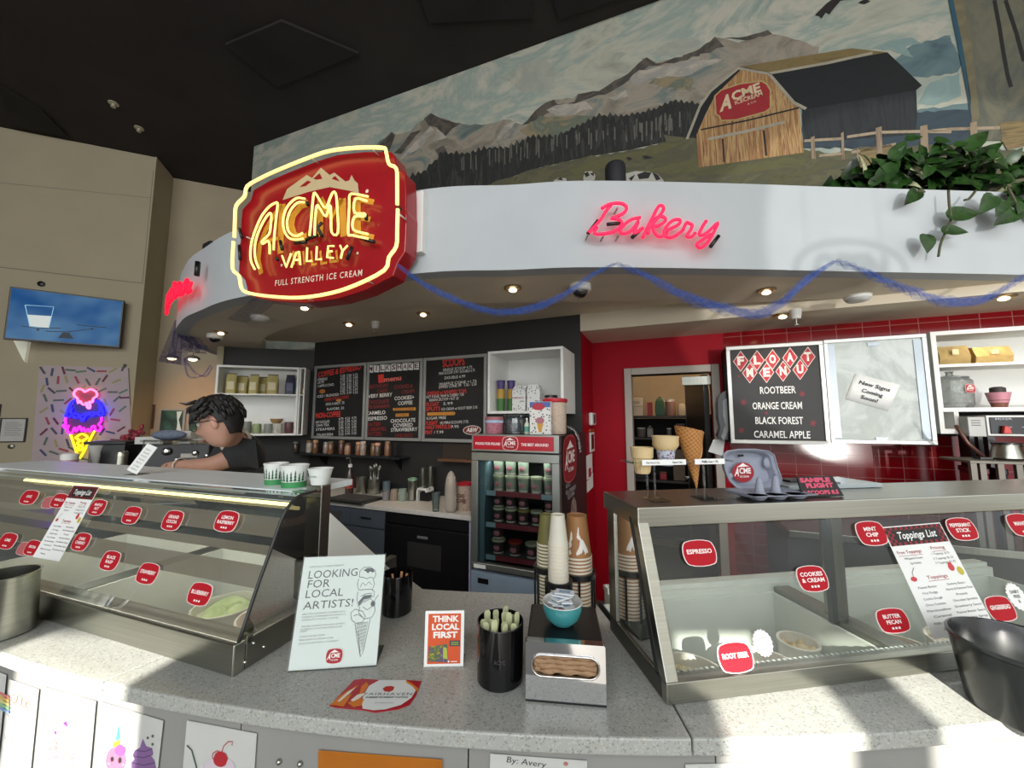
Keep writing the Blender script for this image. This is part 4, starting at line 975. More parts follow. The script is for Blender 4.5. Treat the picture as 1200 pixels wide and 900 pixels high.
for px, py, lb in [(163, 150, 'small white sprinkler head on the dark ceiling above the left wall'), (133, 121, 'small brass sprinkler plate on the dark ceiling')]:
    p = W0.hz(px, py, 5.45); t = thing('ceiling_sprinkler', lb, 'sprinkler', Fr(p.x, p.y, 5.45, 0))
    MB().lathe([(.05, 0), (.05, -.008), (.018, -.012), (.014, -.04), (.024, -.045), (.024, -.052)], 16).build('body', mat('pale_brass', 'B9B39A', .4), t, 'a')

# ================================================================ tulle garlands
def tulle(name, col, a):
    m = bpy.data.materials.new(name); m.use_nodes = True; nt = m.node_tree; nt.nodes.clear()
    o = nt.nodes.new('ShaderNodeOutputMaterial'); t = nt.nodes.new('ShaderNodeBsdfTransparent'); d = nt.nodes.new('ShaderNodeBsdfDiffuse'); d.inputs[0].default_value = hexc(col)
    n = nt.nodes.new('ShaderNodeTexNoise'); n.inputs['Scale'].default_value = 45; n.inputs['Detail'].default_value = 6
    tc = nt.nodes.new('ShaderNodeTexCoord'); nt.links.new(tc.outputs['Object'], n.inputs['Vector'])
    k = nt.nodes.new('ShaderNodeMapRange'); k.inputs[1].default_value = .3; k.inputs[2].default_value = .7; k.inputs[3].default_value = a*.6; k.inputs[4].default_value = min(1, a*1.35)
    x = nt.nodes.new('ShaderNodeMixShader'); nt.links.new(n.outputs['Fac'], k.inputs[0]); nt.links.new(k.outputs[0], x.inputs[0]); nt.links.new(t.outputs[0], x.inputs[1]); nt.links.new(d.outputs[0], x.inputs[2]); nt.links.new(x.outputs[0], o.inputs[0])
    return m
TB = tulle('blue_tulle', '3C5CA6', .30); TP = tulle('purple_tulle', '5A5080', .34)
def swag(b, pts, wds, y, off=0.0):
    """a gathered strip of net: several folded layers around a hanging line"""
    P = catmull([tuple(W0.hy(px, py, y)) for px, py in pts], 8); Wd = catmull([(w_, 0, 0) for w_ in wds], 8)
    for k in range(3):
        A_ = []; B_ = []
        for i, p in enumerate(P):
            w_ = max(.006, Wd[i].x*.72); ph = i*.9+k*2.1
            A_.append(p+Vector((0, -.004*k+.012*sin(ph), w_*(.5-.12*k)+.004*sin(ph*1.7)))); B_.append(p+Vector((0, -.02*sin(ph+1)-.004*k, -w_*(.5-.1*k)+.004*cos(ph*1.3))))
        b.loft([A_, B_], closed=False, cap=False) if False else [b.face([A_[i], A_[i+1], B_[i+1], B_[i]]) for i in range(len(A_)-1)]
ys = 1.80
g = thing('tulle_garland', 'blue tulle garland swagged along the bottom of the white fascia', 'garland', Fr(.9, ys, 2.3, 0))
I_ = Matrix.Translation((-.9, -ys, -2.3))
b = MB(I_); swag(b, [(466, 311), (500, 335), (545, 356), (585, 366), (625, 361), (660, 346), (695, 322), (722, 309)], [.03, .05, .05, .045, .06, .05, .045, .012], ys)
swag(b, [(722, 309), (760, 325), (800, 346), (845, 361), (885, 368), (915, 355), (945, 328), (978, 306)], [.012, .06, .075, .08, .075, .075, .07, .02], ys)
b.build('net_swag', TB, g, True, norm=False)
b = MB(I_); swag(b, [(978, 306), (1010, 317), (1040, 331), (1070, 342), (1105, 353), (1150, 351), (1185, 333), (1215, 312)], [.02, .05, .055, .07, .075, .06, .045, .03], ys)
b.build('net_swag', TB, g, True, norm=False)
g2 = thing('tulle_garland', 'purple tulle hanging from the far left end of the soffit', 'garland', Fr(-3.3, 3.5, 2.3, 0))
I_ = Matrix.Translation((3.3, -3.5, -2.3)); b = MB(I_)
def hang(c4, y, n=6):
    P = [W0.hy(*q, y+dy) for q, dy in c4]
    for i in range(n):
        u0, u1 = i/n, (i+1)/n
        A_ = P[0].lerp(P[1], u0); B_ = P[0].lerp(P[1], u1); C_ = P[3].lerp(P[2], u1); D_ = P[3].lerp(P[2], u0); o_ = Vector((0, .03*(-1)**i, 0))
        b.face([A_+o_, B_-o_, C_-o_*2, D_+o_*2])
yy = 3.35
hang([((207, 376), 0), ((216, 374), 0), ((214, 428), .1), ((188, 424), .1)], yy)
hang([((210, 376), 0), ((216, 374), 0), ((240, 410), .2), ((214, 408), .2)], yy)
hang([((214, 402), 0), ((240, 404), .1), ((236, 414), .1), ((212, 410), .1)], yy+.1)
b.build('net_drape', TP, g2, True, norm=False)
b = MB(I_)
for ln in [[(216, 420), (221, 441), (237, 440), (247, 428)], [(216, 420), (228, 436), (241, 441), (249, 430)], [(207, 378), (203, 400), (206, 415)]]:
    b.tube(catmull([tuple(W0.hy(x, y_, yy+.1)) for x, y_ in ln], 4), .008, 6)
b.build('net_loop', TP, g2, True, norm=False)
b = MB(I_); P0 = [W0.hz(x, y_, SB-.02) for x, y_ in [(297, 349), (280, 363), (266, 374)]]
for p, q in zip(P0, P0[1:]): b.face([p, q, q+Vector((.12, .05, -.02)), p+Vector((.10, .05, -.02))])
b.build('net_swag', tulle('violet_tulle', '4A4E80', .30), g2, True, norm=False)
# ================================================================ black wall: menu boards
def pk(fr, px, py, y):
    """metres per pixel across and up at a spot on a frame's plane"""
    a = fr.hy(px, py, y); return abs(fr.hy(px+1, py, y).x-a.x), abs(fr.hy(px, py-1, y).z-a.z)
def ptext(b, fr, body, px, py, h, w_=None, y=0.0, al='C', **k):
    p = fr.hy(px, py, y); kx_, kz_ = pk(fr, px, py, y)
    b.text(body, p.x, p.z, y, h=h*kz_, w=(w_*kx_ if w_ else None), al=al, **k)
def pflat(b, fr, pts, y=0.0): b.flat([fr.xz(x, y_, y) for x, y_ in pts], y)
CH = mat('chalkboard', '141415', .55, var=.2)
kM = lambda x, y: (340+x/5, 375+y/5)
def board(name, label, x0p, x1p, fr, ztop, zbot, y, t=.035, fw=.028, panel=CH, cat='menu board', fm=None):
    x0 = fr.hy(x0p, 470, y).x; x1 = fr.hy(x1p, 470, y).x; f = fr.sub((x0+x1)/2, y, (ztop+zbot)/2); w_ = (x1-x0)/2; h = (ztop-zbot)/2
    o = thing(name, label, cat, f)
    MB().prism([(-w_, -h), (w_, -h), (w_, h), (-w_, h)], .012, t).build('panel', panel, o)
    b = MB(); b.box(-w_, w_, 0, t, h-fw, h).box(-w_, w_, 0, t, -h, -h+fw).box(-w_, -w_+fw, 0, t, -h+fw, h-fw).box(w_-fw, w_, 0, t, -h+fw, h-fw)
    b.build('frame', fm or ALU, o, bevel=.002)
    return o, f
zt = (BF.hy(368, 431, -.05).z+BF.hy(569, 412, -.05).z)/2; zb = (BF.hy(367, 516, -.05).z+BF.hy(494, 515, -.05).z)/2
print('boards', zt, zb)
W_ = ink('E8E8E4'); R_ = ink('D03A30'); DR = ink('9A2A2A'); OR = ink('C98A34')
yb = .0112
def finish(b, m, par, name='lettering'): return orient(b).build(name, m, par, norm=False)
o, f = board('menu_board', 'black coffee and espresso menu board, leftmost of the three over the back counter', 366.5, 427.5, BF, zt, zb, -.05)
b = MB(); ptext(b, f, 'COFFEE & ESPRESSO', *kM(286, 300), 6.2, 50, yb, bold=.03, rot=.10, shear=.15); ptext(b, f, 'NON-COFFEE', *kM(222, 557), 6, 29, yb, bold=.03, rot=.05); ptext(b, f, 'BREWED ESPRESSO BLENDS', *kM(272, 460), 3.6, 28, yb, rot=.08); finish(b, R_, o)
b = MB()
for x, y, s, w_ in [(190, 348, 'ESPRESSO', 11), (180, 366, 'LATTE', 7), (208, 384, 'CAPPUCCINO', 19), (222, 443, 'ICED / BLENDED', 25), (262, 490, 'ADD A SHOT .75', 22), (265, 520, 'FLAVORS .50', 20), (190, 598, 'HOT CHOCOLATE', 16), (190, 617, 'CHAI TEA', 15), (205, 640, 'STEAMERS', 22), (204, 672, 'ITALIAN SODA', 19)]: ptext(b, f, s, *kM(x, y), 3, w_, yb, rot=.05)
for x in (308, 345, 382):
    for k in range(7): ptext(b, f, '%d.%02d' % (3+k % 3, (25, 50, 75, 99)[(k+x) % 4]), *kM(x, 328+k*17-(x-308)*.08), 2.9, 5.6, yb)
for x in (298, 336, 374):
    for k in range(6): ptext(b, f, '%d.%02d' % (3+(k+1) % 3, (25, 50, 75, 99)[(k*3+x) % 4]), *kM(x, 580+k*18-(x-298)*.08), 2.9, 5.6, yb)
finish(b, W_, o)
b = MB(); p0 = f.hy(*kM(188, 418), yb); b.disc((p0.x, p0.z), .045, .022, yb, 18); p0 = f.hy(*kM(285, 470), yb); b.disc((p0.x, p0.z), .04, .014, yb, 18); finish(b, OR, o, 'orange_mark')
b = MB(); ptext(b, f, 'MOCHA', *kM(188, 418), 3, 8, yb-.0004, bold=.02); finish(b, DR, o)

o, f = board('menu_board', 'black milkshake menu board, middle of the three over the back counter', 428.5, 494, BF, zt, zb, -.05)
b = MB()
for i, c in enumerate('MILKSHAKE'):
    x = 472+i*33.5; y = 287-i*2.2
    pflat(b, f, [kM(x-15+(i % 3), y-20), kM(x+15, y-22+(i % 2)*4), kM(x+14, y+22), kM(x-15, y+21)], yb)
finish(b, W_, o, 'title_card')
b = MB()
for i, c in enumerate('MILKSHAKE'): ptext(b, f, c, *kM(472+i*33.5, 287-i*2.2), 5.6, 1.1 if c == 'I' else 4.2, yb-.0004, bold=.02, rot=.08*((i % 3)-1))
finish(b, ink('6A1A1E'), o)
b = MB(); pflat(b, f, [kM(515, 322), kM(548, 316), kM(550, 366), kM(518, 370)], yb); finish(b, R_, o, 'red_mark')
b = MB(); ptext(b, f, 'menu', *kM(600, 345), 5.5, 20, yb, bold=.03, rot=.05); finish(b, ink('E0746A'), o)
b = MB()
for x, y, s, w_ in [(520, 388, 'BIRTHDAY', 22), (540, 415, 'CAKE', 12), (662, 390, 'COOKIES &', 22), (690, 420, 'CREAM', 15), (518, 480, 'CHOCOLATE', 24), (520, 508, 'PB BANANA', 25), (490, 612, 'SALTED', 16), (510, 640, 'CARAMEL', 22), (492, 668, 'PRETZEL', 19), (665, 678, "S'MORES", 21)]: ptext(b, f, s, *kM(x, y), 4.2, w_, yb, rot=.04)
finish(b, DR, o)
b = MB()
for x, y, s, w_ in [(527, 443, 'VERY BERRY', 28), (502, 545, 'CARMELO', 22), (512, 577, 'ESPRESSO', 22), (668, 457, 'COOKIES+', 23), (674, 487, 'COFFEE', 17), (660, 590, 'CHOCOLATE', 29), (660, 617, 'COVERED', 23), (667, 643, 'STRAWBERRY', 31)]: ptext(b, f, s, *kM(x, y), 4.2, w_, yb, bold=.012, rot=.04)
finish(b, W_, o)
b = MB(); pflat(b, f, [kM(603, 516), kM(736, 512), kM(736, 529), kM(603, 531)], yb); pflat(b, f, [kM(618, 549), kM(695, 546), kM(695, 565), kM(618, 567)], yb); finish(b, OR, o, 'orange_mark')
b = MB(); ptext(b, f, 'BROWN SUGAR', *kM(668, 522), 2.6, 23, yb-.0004); ptext(b, f, 'CHURRO', *kM(656, 557), 2.6, 12, yb-.0004); finish(b, ink('5A2A1A'), o)

o, f = board('menu_board', 'black scoops menu board, rightmost of the three over the back counter', 495, 570, BF, zt, zb, -.05)
b = MB(); ptext(b, f, 'SCOOPS', *kM(957, 250), 9, 26, yb, bold=.03, rot=.05)
for x, y, s, w_ in [(915, 425, 'SUNDAE w/ WHIPPED TOPS', 46), (835, 495, 'FLOAT', 15), (838, 522, 'SPLITS', 17), (830, 604, 'FLIGHT', 14), (870, 628, 'HALF PINT/5.50', 30), (812, 660, 'PINT', 9)]: ptext(b, f, s, *kM(x, y), 4.4, w_, yb, bold=.02, rot=.03)
finish(b, R_, o)
b = MB()
for x, y, s, w_ in [(980, 285, 'SINGLE SCOOP 4.75', 34), (975, 305, 'MINI SCOOP 3.99 / DOUBLE 6.75', 42), (965, 335, 'DOUBLE 6.99', 24), (980, 368, 'WAFFLE CONE +1.75', 44), (980, 385, 'DIPPED CONE .99   1.50 - 2.50', 44), (905, 445, 'HOT FUDGE, WHIP & CHERRY 7.50', 44), (900, 465, 'BANANA SPLIT 8.99 + NUT .50', 34), (925, 490, '5.99', 11), (990, 518, 'ICE CREAM w/ ROOT BEER 5.95', 42), (855, 575, 'SUGAR FREE', 23), (960, 600, '(4) MINI SCOOPS 7.75', 33), (965, 625, '9.95', 9), (870, 658, '/ 7.99', 11)]: ptext(b, f, s, *kM(x, y), 3.2, w_, yb, rot=.04)
finish(b, W_, o)
b = MB(); pflat(b, f, [kM(803, 542), kM(960, 537), kM(970, 545), kM(962, 557), kM(803, 561)], yb); finish(b, OR, o, 'orange_mark')
p0 = f.hy(*kM(1065, 645), yb); kx_, kz_ = pk(f, *kM(1065, 645), yb)
b = MB().disc((p0.x, p0.z), 10.5*kx_, 5.4*kz_, yb-.0002, 28, rot=.05); finish(b, ink('E6DDD8'), o, 'emblem_edge')
b = MB().disc((p0.x, p0.z), 9.7*kx_, 4.6*kz_, yb-.0004, 28, rot=.05); finish(b, ink('7A2A20'), o, 'emblem_face')
b = MB(); ptext(b, f, 'A&W', *kM(1066, 645), 5.2, 13, yb-.0007, bold=.04, shear=.2); finish(b, W_, o)

# ================================================================ shelves on the black walls
def shelf_box(par, x0, x1, y0, y1, z0, z1, t=.018, mids=(), m=None, back=True):
    m = m or WHITE
    MB().box(x0, x1, y0, y1, z1-t, z1).build('top_panel', m, par, bevel=.001); MB().box(x0, x1, y0, y1, z0, z0+t).build('bottom_panel', m, par, bevel=.001)
    MB().box(x0, x0+t, y0, y1, z0+t, z1-t).build('side_panel', m, par, bevel=.001); MB().box(x1-t, x1, y0, y1, z0+t, z1-t).build('side_panel', m, par, bevel=.001)
    if back: MB().box(x0+t, x1-t, y1-.008, y1, z0+t, z1-t).build('back_panel', m, par)
    for z in mids: MB().box(x0+t, x1-t, y0+.003, y1-.008, z-t*.7, z).build('shelf', m, par, bevel=.001)
ys_ = -.24
a = SF.hy(254, 427, ys_); c = SF.hy(351, 431, ys_); d = SF.hy(350, 510, ys_); zm = SF.hy(310, 461.5, ys_).z; zbt = SF.hy(330, 509, ys_).z-.012
f = SF.sub(0, 0, 0); sh = thing('wall_shelf', 'white two tier wall shelf with coffee bags and mugs behind the barista', 'shelf', SF.sub(a.x, 0, zbt))
SHF = SF.sub(a.x, 0, zbt); wS = c.x-a.x; hS = (a.z+c.z)/2-zbt; print('shelf', wS, hS)
shelf_box(sh, 0, wS, ys_, -.002, 0, hS, .02, [zm-zbt])
zmid = zm-zbt
BAG = paint('tan_coffee_bag', ['8A7A48', 'B4A468', 'A09258', 'C4B888'], 9); BAGD = mat('dark_bag', '2A241C', .5)
def coffee_bag(fr, x, y, z, w_, h, m, label, grp=None, tilt=0, band=None):
    f = fr.sub(x, y, z+.0008, tilt); t = thing('coffee_bag', label, 'coffee bag', f, grp)
    rr = []
    for k, (kw, kd) in enumerate([(1, .62), (1.04, .70), (1.05, .62), (1.0, .45), (.94, .16), (.92, .05)]):
        zz_ = h*[0, .18, .5, .74, .9, 1][k]; W2, D2 = w_/2*kw, w_/2*kd
        rr.append([(W2*cx_, D2*cy_, zz_) for cx_, cy_ in ((-1, -.6), (-.8, -1), (.8, -1), (1, -.6), (1, .6), (.8, 1), (-.8, 1), (-1, .6))])
    MB().loft(rr).build('bag', m, t, 'a')
    MB().box(-w_*.47, w_*.47, -w_*.05, w_*.05, h*.985, h*1.03).build('fold', BAGD, t, bevel=.002)
    MB().prism([(-w_*.33, h*.2), (w_*.33, h*.2), (w_*.33, h*.6), (-w_*.33, h*.6)], -w_*.385, -w_*.35).build('label_panel', band or mat('bag_label', 'CFC6A0', .6), t)
kS = lambda x, y: (200+x/6, 375+y/6)
for i, (x, w_, mm, lb) in enumerate([(362, .085, BAG, 'tan coffee bag at the left end of the upper tier'), (425, .085, BAG, 'tan coffee bag second from the left on the upper tier'), (500, .105, BAG, 'wide tan coffee bag third from the left on the upper tier'), (585, .085, BAG, 'tan coffee bag fourth from the left on the upper tier'), (645, .08, BAG, 'darker tan coffee bag fifth from the left on the upper tier'), (715, .10, BAG, 'dark topped tan coffee bag beside the navy bag'), (840, .085, mat('navy_bag', '23243C', .45), 'navy coffee bag at the right end of the upper tier')]):
    p = SHF.hy(*kS(x, 500), ys_+(.06 if i % 2 else .145)); p.x = max(p.x, .075); coffee_bag(SHF, p.x, ys_+(.06 if i % 2 else .145), zmid, w_*1.0, (.19, .20, .185, .195, .18, .20, .21)[i], mm, lb, 'coffee bags on the wall shelf', tilt=(-.1, .1, 0, -.1, .1, .1, 0)[i], band=mat('navy_label', '4A4C70', .5) if i == 6 else None)
def mug(fr, x, y, z, r, h, m, label, grp=None, handle=0):
    f = fr.sub(x, y, z+.0008, handle); t = thing('mug', label, 'mug', f, grp)
    MB().lathe([(r*.82, 0), (r*.95, h*.1), (r, h*.5), (r*.97, h), (r*.90, h), (r*.90, h*.15), (.001, h*.12)], 22).build('body', m, t, 'a')
    MB().tube(catmull([(r*.95, 0, h*.8), (r*1.5, 0, h*.75), (r*1.55, 0, h*.4), (r*.93, 0, h*.22)], 4), r*.12, 8).build('handle', m, t, True)
for i, (x, r, h, c_, lb) in enumerate([(456, .042, .10, '6E6C66', 'dark grey mug partly behind the barista'), (530, .048, .105, '7C8078', 'grey ribbed mug left of the green mug'), (605, .040, .085, '8C9A70', 'pale green mug on the lower tier'), (685, .042, .085, '858A84', 'grey mug right of the green mug'), (755, .040, .085, 'C9C6BC', 'white mug under the wooden bowl'), (830, .045, .10, '5A3A3C', 'dark red patterned mug at the right end of the lower tier')]):
    p = SHF.hy(*kS(x, 780), ys_+.08); mug(SHF, p.x, ys_+.08, .02, r*.94, h*1.16, mat('glaze_'+c_, c_, .3, var=.15), lb, 'mugs on the wall shelf', handle=(-1.4, -1.8, 1.5, 1.6, -1.5, 1.7)[i])
p = SHF.hy(*kS(748, 700), ys_+.08); f = SHF.sub(p.x-.003, ys_+.08, .1204); t = thing('wooden_bowl', 'small wooden bowl sitting on the white mug', 'bowl', f)
MB().lathe([(.03, 0), (.05, .02), (.062, .05), (.056, .05), (.045, .024), (.001, .012)], 20).build('bowl', mat('pale_wood', 'A8875A', .5, var=.15, stretch=(1, 1, 6)), t, 'a')
# narrow corner shelf between
p0 = SF.hy(352.2, 431, -.23); p1 = SF.hy(365, 430, -.23); zb2 = zbt; p0.x = a.x+wS+.002; p1.x = min(p1.x, -.03)
print('corner', p0.x, p1.x); f = SF.sub(p0.x, -.021, zb2); NS = f; t = thing('corner_shelf', 'narrow white corner shelf with bottles left of the coffee menu board', 'shelf', f)
wN = p1.x-p0.x; hN = hS; zmn = zmid
shelf_box(t, 0, wN, -.209, 0, 0, hN, .012, [zmn], back=False)
MB().box(.012, wN-.012, -.01, -.002, .012, hN-.012).build('back_panel', mat('dark_navy_panel', '1C1E2C', .6), t)
coffee_bag(NS, wN*.52, -.15, zmn, wN*.42, .10, mat('kraft_bag', '9A7448', .6), 'small kraft bag on the narrow corner shelf')
def bottle(fr, x, y, z, r, h, m, cap, label, name='bottle', cat='bottle', grp=None, lab=None):
    f = fr.sub(x, y, z+.0008); t = thing(name, label, cat, f, grp)
    MB().lathe([(r*.9, 0), (r, h*.02), (r, h*.55), (r*.8, h*.66), (r*.34, h*.75), (r*.30, h*.92), (r*.32, h*.93)], 18).build('body', m, t, 'a')
    MB().lathe([(r*.36, h*.92), (r*.36, h), (r*.30, h*1.005)], 14).build('cap', cap, t, 'a')
    if lab: MB().lathe([(r*1.01, h*.16), (r*1.01, h*.48)], 18, cap=False).build('label_band', lab, t, True)
    return t
GB = mat('green_glass', '5A6038', .08, coat=.3)
for k, lb in enumerate(['left green bottle on the narrow corner shelf', 'right green bottle on the narrow corner shelf']): bottle(NS, wN*(.30+.40*k), -.14, .014+.072, wN*.17, .15, GB, WHITE, lb, grp='green bottles on the corner shelf')
f = NS.sub(wN*.5, -.14, .0128); t = thing('tea_box', 'brown and grey box under the green bottles on the corner shelf', 'box', f)
MB().box(-wN*.22, wN*.22, -.018, .018, 0, .035).build('lower_half', mat('grey_card', '6A6A66', .6), t, bevel=.002); MB().box(-wN*.22, wN*.22, -.018, .018, .035, .071).build('upper_half', mat('brown_card', '6E4632', .6), t, bevel=.002)
# open white box shelf above the drinks fridge
kF = lambda x, y: (540+x/6, 375+y/6)
yo = -.37; a = BF.hy(*kF(190, 225), yo); c = BF.hy(*kF(718, 180), yo); e_ = BF.hy(*kF(715, 660), yo); g_ = BF.hy(*kF(195, 655), yo)
OS = BF.sub(a.x, 0, (e_.z+g_.z)/2); t = thing('wall_shelf', 'open white box shelf over the drinks fridge with cups and cartons', 'shelf', OS)
wO = c.x-a.x; hO = (a.z+c.z)/2-(e_.z+g_.z)/2; print('boxshelf', wO, hO)
shelf_box(t, 0, wO, yo, -.002, 0, hO, .02)
p = OS.hy(*kF(290, 640), -.24)
def cupstack(fr, x, y, z, label):
    t = thing('paper_cup_stack', label, 'cup stack', fr.sub(x, y, z+.0008), 'striped cup stacks')
    for z0, z1, cc in ((0, .10, '3E6A34'), (.10, .175, 'B08A34'), (.175, .235, '4A3A6E')): MB().lathe([(.029, z0), (.033, z1)], 20).build('cup', mat('cup_'+cc, cc, .5), t, 'a')
    MB().lathe([(.033, .235), (.0355, .24), (.033, .245)], 20).build('rim', mat('cup_4A3A6E', '4A3A6E'), t, 'a')
cupstack(OS, max(p.x-.03, .065), -.26, .02, 'left green, yellow and purple cup stack on the open white shelf'); cupstack(OS, p.x+.07, -.22, .02, 'right green, yellow and purple cup stack on the open white shelf')
DOT = bpy.data.materials.new('speckled_carton'); DOT.use_nodes = True; nt = DOT.node_tree; pp = nt.nodes['Principled BSDF']; v = nt.nodes.new('ShaderNodeTexVoronoi'); v.inputs['Scale'].default_value = 55
tc = nt.nodes.new('ShaderNodeTexCoord'); r = nt.nodes.new('ShaderNodeValToRGB'); r.color_ramp.interpolation = 'CONSTANT'; r.color_ramp.elements[0].color = hexc('54545C'); r.color_ramp.elements[1].position = .28; r.color_ramp.elements[1].color = hexc('D6D6D2')
nt.links.new(tc.outputs['Object'], v.inputs['Vector']); nt.links.new(v.outputs['Distance'], r.inputs[0]); nt.links.new(r.outputs[0], pp.inputs['Base Color'])
for px, lb, lid in [(418, 'speckled white carton on the open shelf beside the cup stacks', True), (520, 'speckled white gable carton on the open shelf, right of the other', False)]:
    p = OS.hy(*kF(px, 645), -.26); t = thing('carton', lb, 'carton', OS.sub(p.x, -.25, .0208))
    if lid:
        MB().box(-.055, .055, -.045, .045, 0, .16).build('box', DOT, t, bevel=.003); MB().hull8([(-.056, -.046, .16), (.056, -.046, .16), (.056, .046, .16), (-.056, .046, .16), (-.03, -.03, .20), (.062, -.03, .19), (.062, .03, .19), (-.03, .03, .20)]).build('open_lid', DOT, t)
        orient(MB().text('SPRINKLE', 0, .10, -.0456, h=.014, bold=.02)).build('lettering', ink('8A3A4A'), t, norm=False)
    else:
        MB().box(-.052, .052, -.045, .045, 0, .165).build('box', DOT, t, bevel=.003); MB().prism([(-.052, .165), (.052, .165), (.034, .20), (-.034, .20)], -.04, .04).build('gable', DOT, t)
p = OS.hy(*kF(640, 578), -.2); t = thing('tub', 'small pink tub with black lid at the right end of the open white shelf', 'tub', OS.sub(p.x, -.22, .0208))
MB().lathe([(.04, 0), (.046, .10)], 20).build('body', mat('pink_tub', 'C08A96', .5), t, 'a'); MB().lathe([(.049, .10), (.049, .118), (.045, .12)], 20).build('lid', BLACK, t, 'a')

# ================================================================ back counter
BZ = .90
xr_ = BF.hz(553, 605, BZ).x; yfr = BF.hz(553, 605, BZ).y; print('backcounter', xr_, yfr)
bc = thing('back_worktop', 'white worktop along the black wall left of the drinks fridge', 'worktop', BF.sub(0, 0, 0))
MB().box(-2.6, xr_, yfr, -.001, BZ-.035, BZ).build('slab', mat('white_quartz', 'D2CEC8', .18, var=.05, vs=30), bc, bevel=.003)
MB().box(-2.6, xr_, -.012, -.0005, BZ, BZ+.06).build('upstand', mat('dark_upstand', '22262A', .4), bc)
cx0 = BF.hy(450.5, 640, yfr+.02).x
cab = thing('base_cabinet', 'blue grey base cabinet with drawer and door beside the black undercounter fridge', 'cabinet', BF.sub(cx0-.001, yfr+.02, 0))
SLT = mat('blue_grey_laminate', '565D66', .5)
xdr = BF.hy(410, 620, yfr+.02).x-cx0
MB().box(-1.0, 0, .02, .5, .08, BZ-.036).build('body', SLT, cab)
for x0, x1 in ((xdr, -.004), (xdr-.45, xdr-.004)):
    dr_ = MB().box(x0, x1, 0, .02, BZ-.18, BZ-.045).build('drawer', SLT, cab, bevel=.002); MB().tube([((x0+x1)/2-.05, -.018, BZ-.105), ((x0+x1)/2+.05, -.018, BZ-.105)], .006, 8).build('handle', BLACK, dr_)
    d_ = MB().box(x0, x1, 0, .02, .10, BZ-.19).build('door', SLT, cab, bevel=.002); MB().ball((x0+.04, -.012, BZ-.30), .012, 10).build('knob', BLACK, d_, True)
MB().box(-1.0, 0, .05, .48, 0, .08).build('plinth', BLACK, cab)
uf = BF.sub(cx0+.004, yfr+.01, 0); wU = xr_-.035-cx0
u = thing('undercounter_fridge', 'black undercounter fridge below the white worktop', 'fridge', uf)
BKF = mat('black_enamel', '17171A', .35, var=.15)
MB().box(0, wU, .03, .5, .04, BZ-.05).build('body', BKF, u)
MB().box(.002, wU-.002, 0, .03, .10, BZ-.13).build('door', BKF, u, bevel=.004); MB().box(0, wU, .004, .03, BZ-.12, BZ-.05).build('top_rail', BKF, u, bevel=.003)
MB().box(wU*.30, wU*.70, -.004, -.0002, .48, .66).build('door_recess', mat('dark_recess', '2E2E2C', .5), u, bevel=.002); MB().box(wU*.42, wU*.54, -.006, -.0005, .695, .712).build('badge', mat('silver_badge', 'B8B8B8', .3, .6), u)
MB().box(0, wU, .03, .06, .0, .04).build('kick_plate', BLACK, u)
MB().box(wU+.006, wU+.026, .0, .5, .0, BZ-.036).build('end_panel', SLT, u)
kC = lambda x, y: (340+x/5.4545, 500+y/5.4545)
def on_bc(x, y): return BF.hz(*kC(x, y), BZ)
def item(x, y, dy=0): p = on_bc(x, y); return BF.sub(p.x, min(-.06, p.y+dy), BZ+.0008)
f = item(430, 475); t = thing('drain_tray', 'dark drain tray at the left end of the white worktop', 'tray', f)
MB().box(-.26, .16, -.12, .14, 0, .022).build('tray', mat('tray_steel', '5A5A58', .35, .8), t, bevel=.004); MB().box(-.24, .14, -.10, .12, .0225, .026).build('mat', mat('rubber_mat', '3A3A3A', .7), t)
f = item(320, 440, .05); f = BF.sub(f.M.translation.x and (BF.I @ f.M.translation).x, -.25, BZ+.0008)
t = thing('syrup_bottle', 'clear syrup bottle with steel pump and red label by the drain tray', 'bottle', f)
MB().lathe([(.036, 0), (.038, .01), (.038, .15), (.03, .19), (.014, .22), (.014, .245)], 20).build('body', mat('dark_syrup', '3A2C2A', .12, coat=.4), t, 'a'); MB().lathe([(.0385, .05), (.0385, .13)], 20, cap=False).build('label_band', mat('syrup_label', '9A3A32', .5), t, True)
MB().tube([(0, 0, .245), (0, 0, .31), (0, -.02, .33), (0, -.05, .325)], .006, 8).build('pump', STEEL, t, True); MB().lathe([(.018, .24), (.018, .265), (.01, .27)], 16).build('cap', WHITE, t, 'a')
def canister(x, y0, y1, wpx, label, m=STEEL, name='canister', grp=None, tools=0, lid=None, taper=1.0):
    f = item(x, y0); p = f.M.translation; dep = p.y*cos(TH)+(p.z-EYE)*sin(TH); r = wpx/5.4545*dep/FPX/2; h = (y0-y1)/5.4545*dep/FPX
    t = thing(name, label, name.replace('_', ' '), f, grp)
    MB().lathe([(r*.96*taper, 0), (r*taper, .004), (r, h), (r*.92, h), (r*.9*taper, .02), (.001, .012)], 22).build('body', m, t, 'a')
    if lid: MB().lathe([(r*1.05, h), (r*1.05, h*1.08), (r*.6, h*1.12)], 20).build('lid', lid, t, 'a')
    return t, f, r, h
canister(455, 430, 325, 66, 'plain steel canister left of the utensil canister')
t, f, r, h = canister(535, 430, 335, 72, 'steel canister holding spoons upright')
for k in range(6):
    a_ = k*1.05; q = f.sub(.42*r*cos(a_), .42*r*sin(a_), .02); s_ = thing('spoon', 'long steel handled spoon standing in the utensil canister', 'spoon', q, 'spoons in the canister')
    lean = Vector((.10*cos(a_), .10*sin(a_), 1)).normalized(); L = h*(1.7+.12*(k % 3)); MB().tube([(0, 0, 0), lean*L*.75], .004, 6).build('handle', STEEL, s_, True)
    c_ = lean*L*.86; MB().ball(c_, .018, 10, (1, .35, 1.5)).build('bowl', STEEL, s_, True)
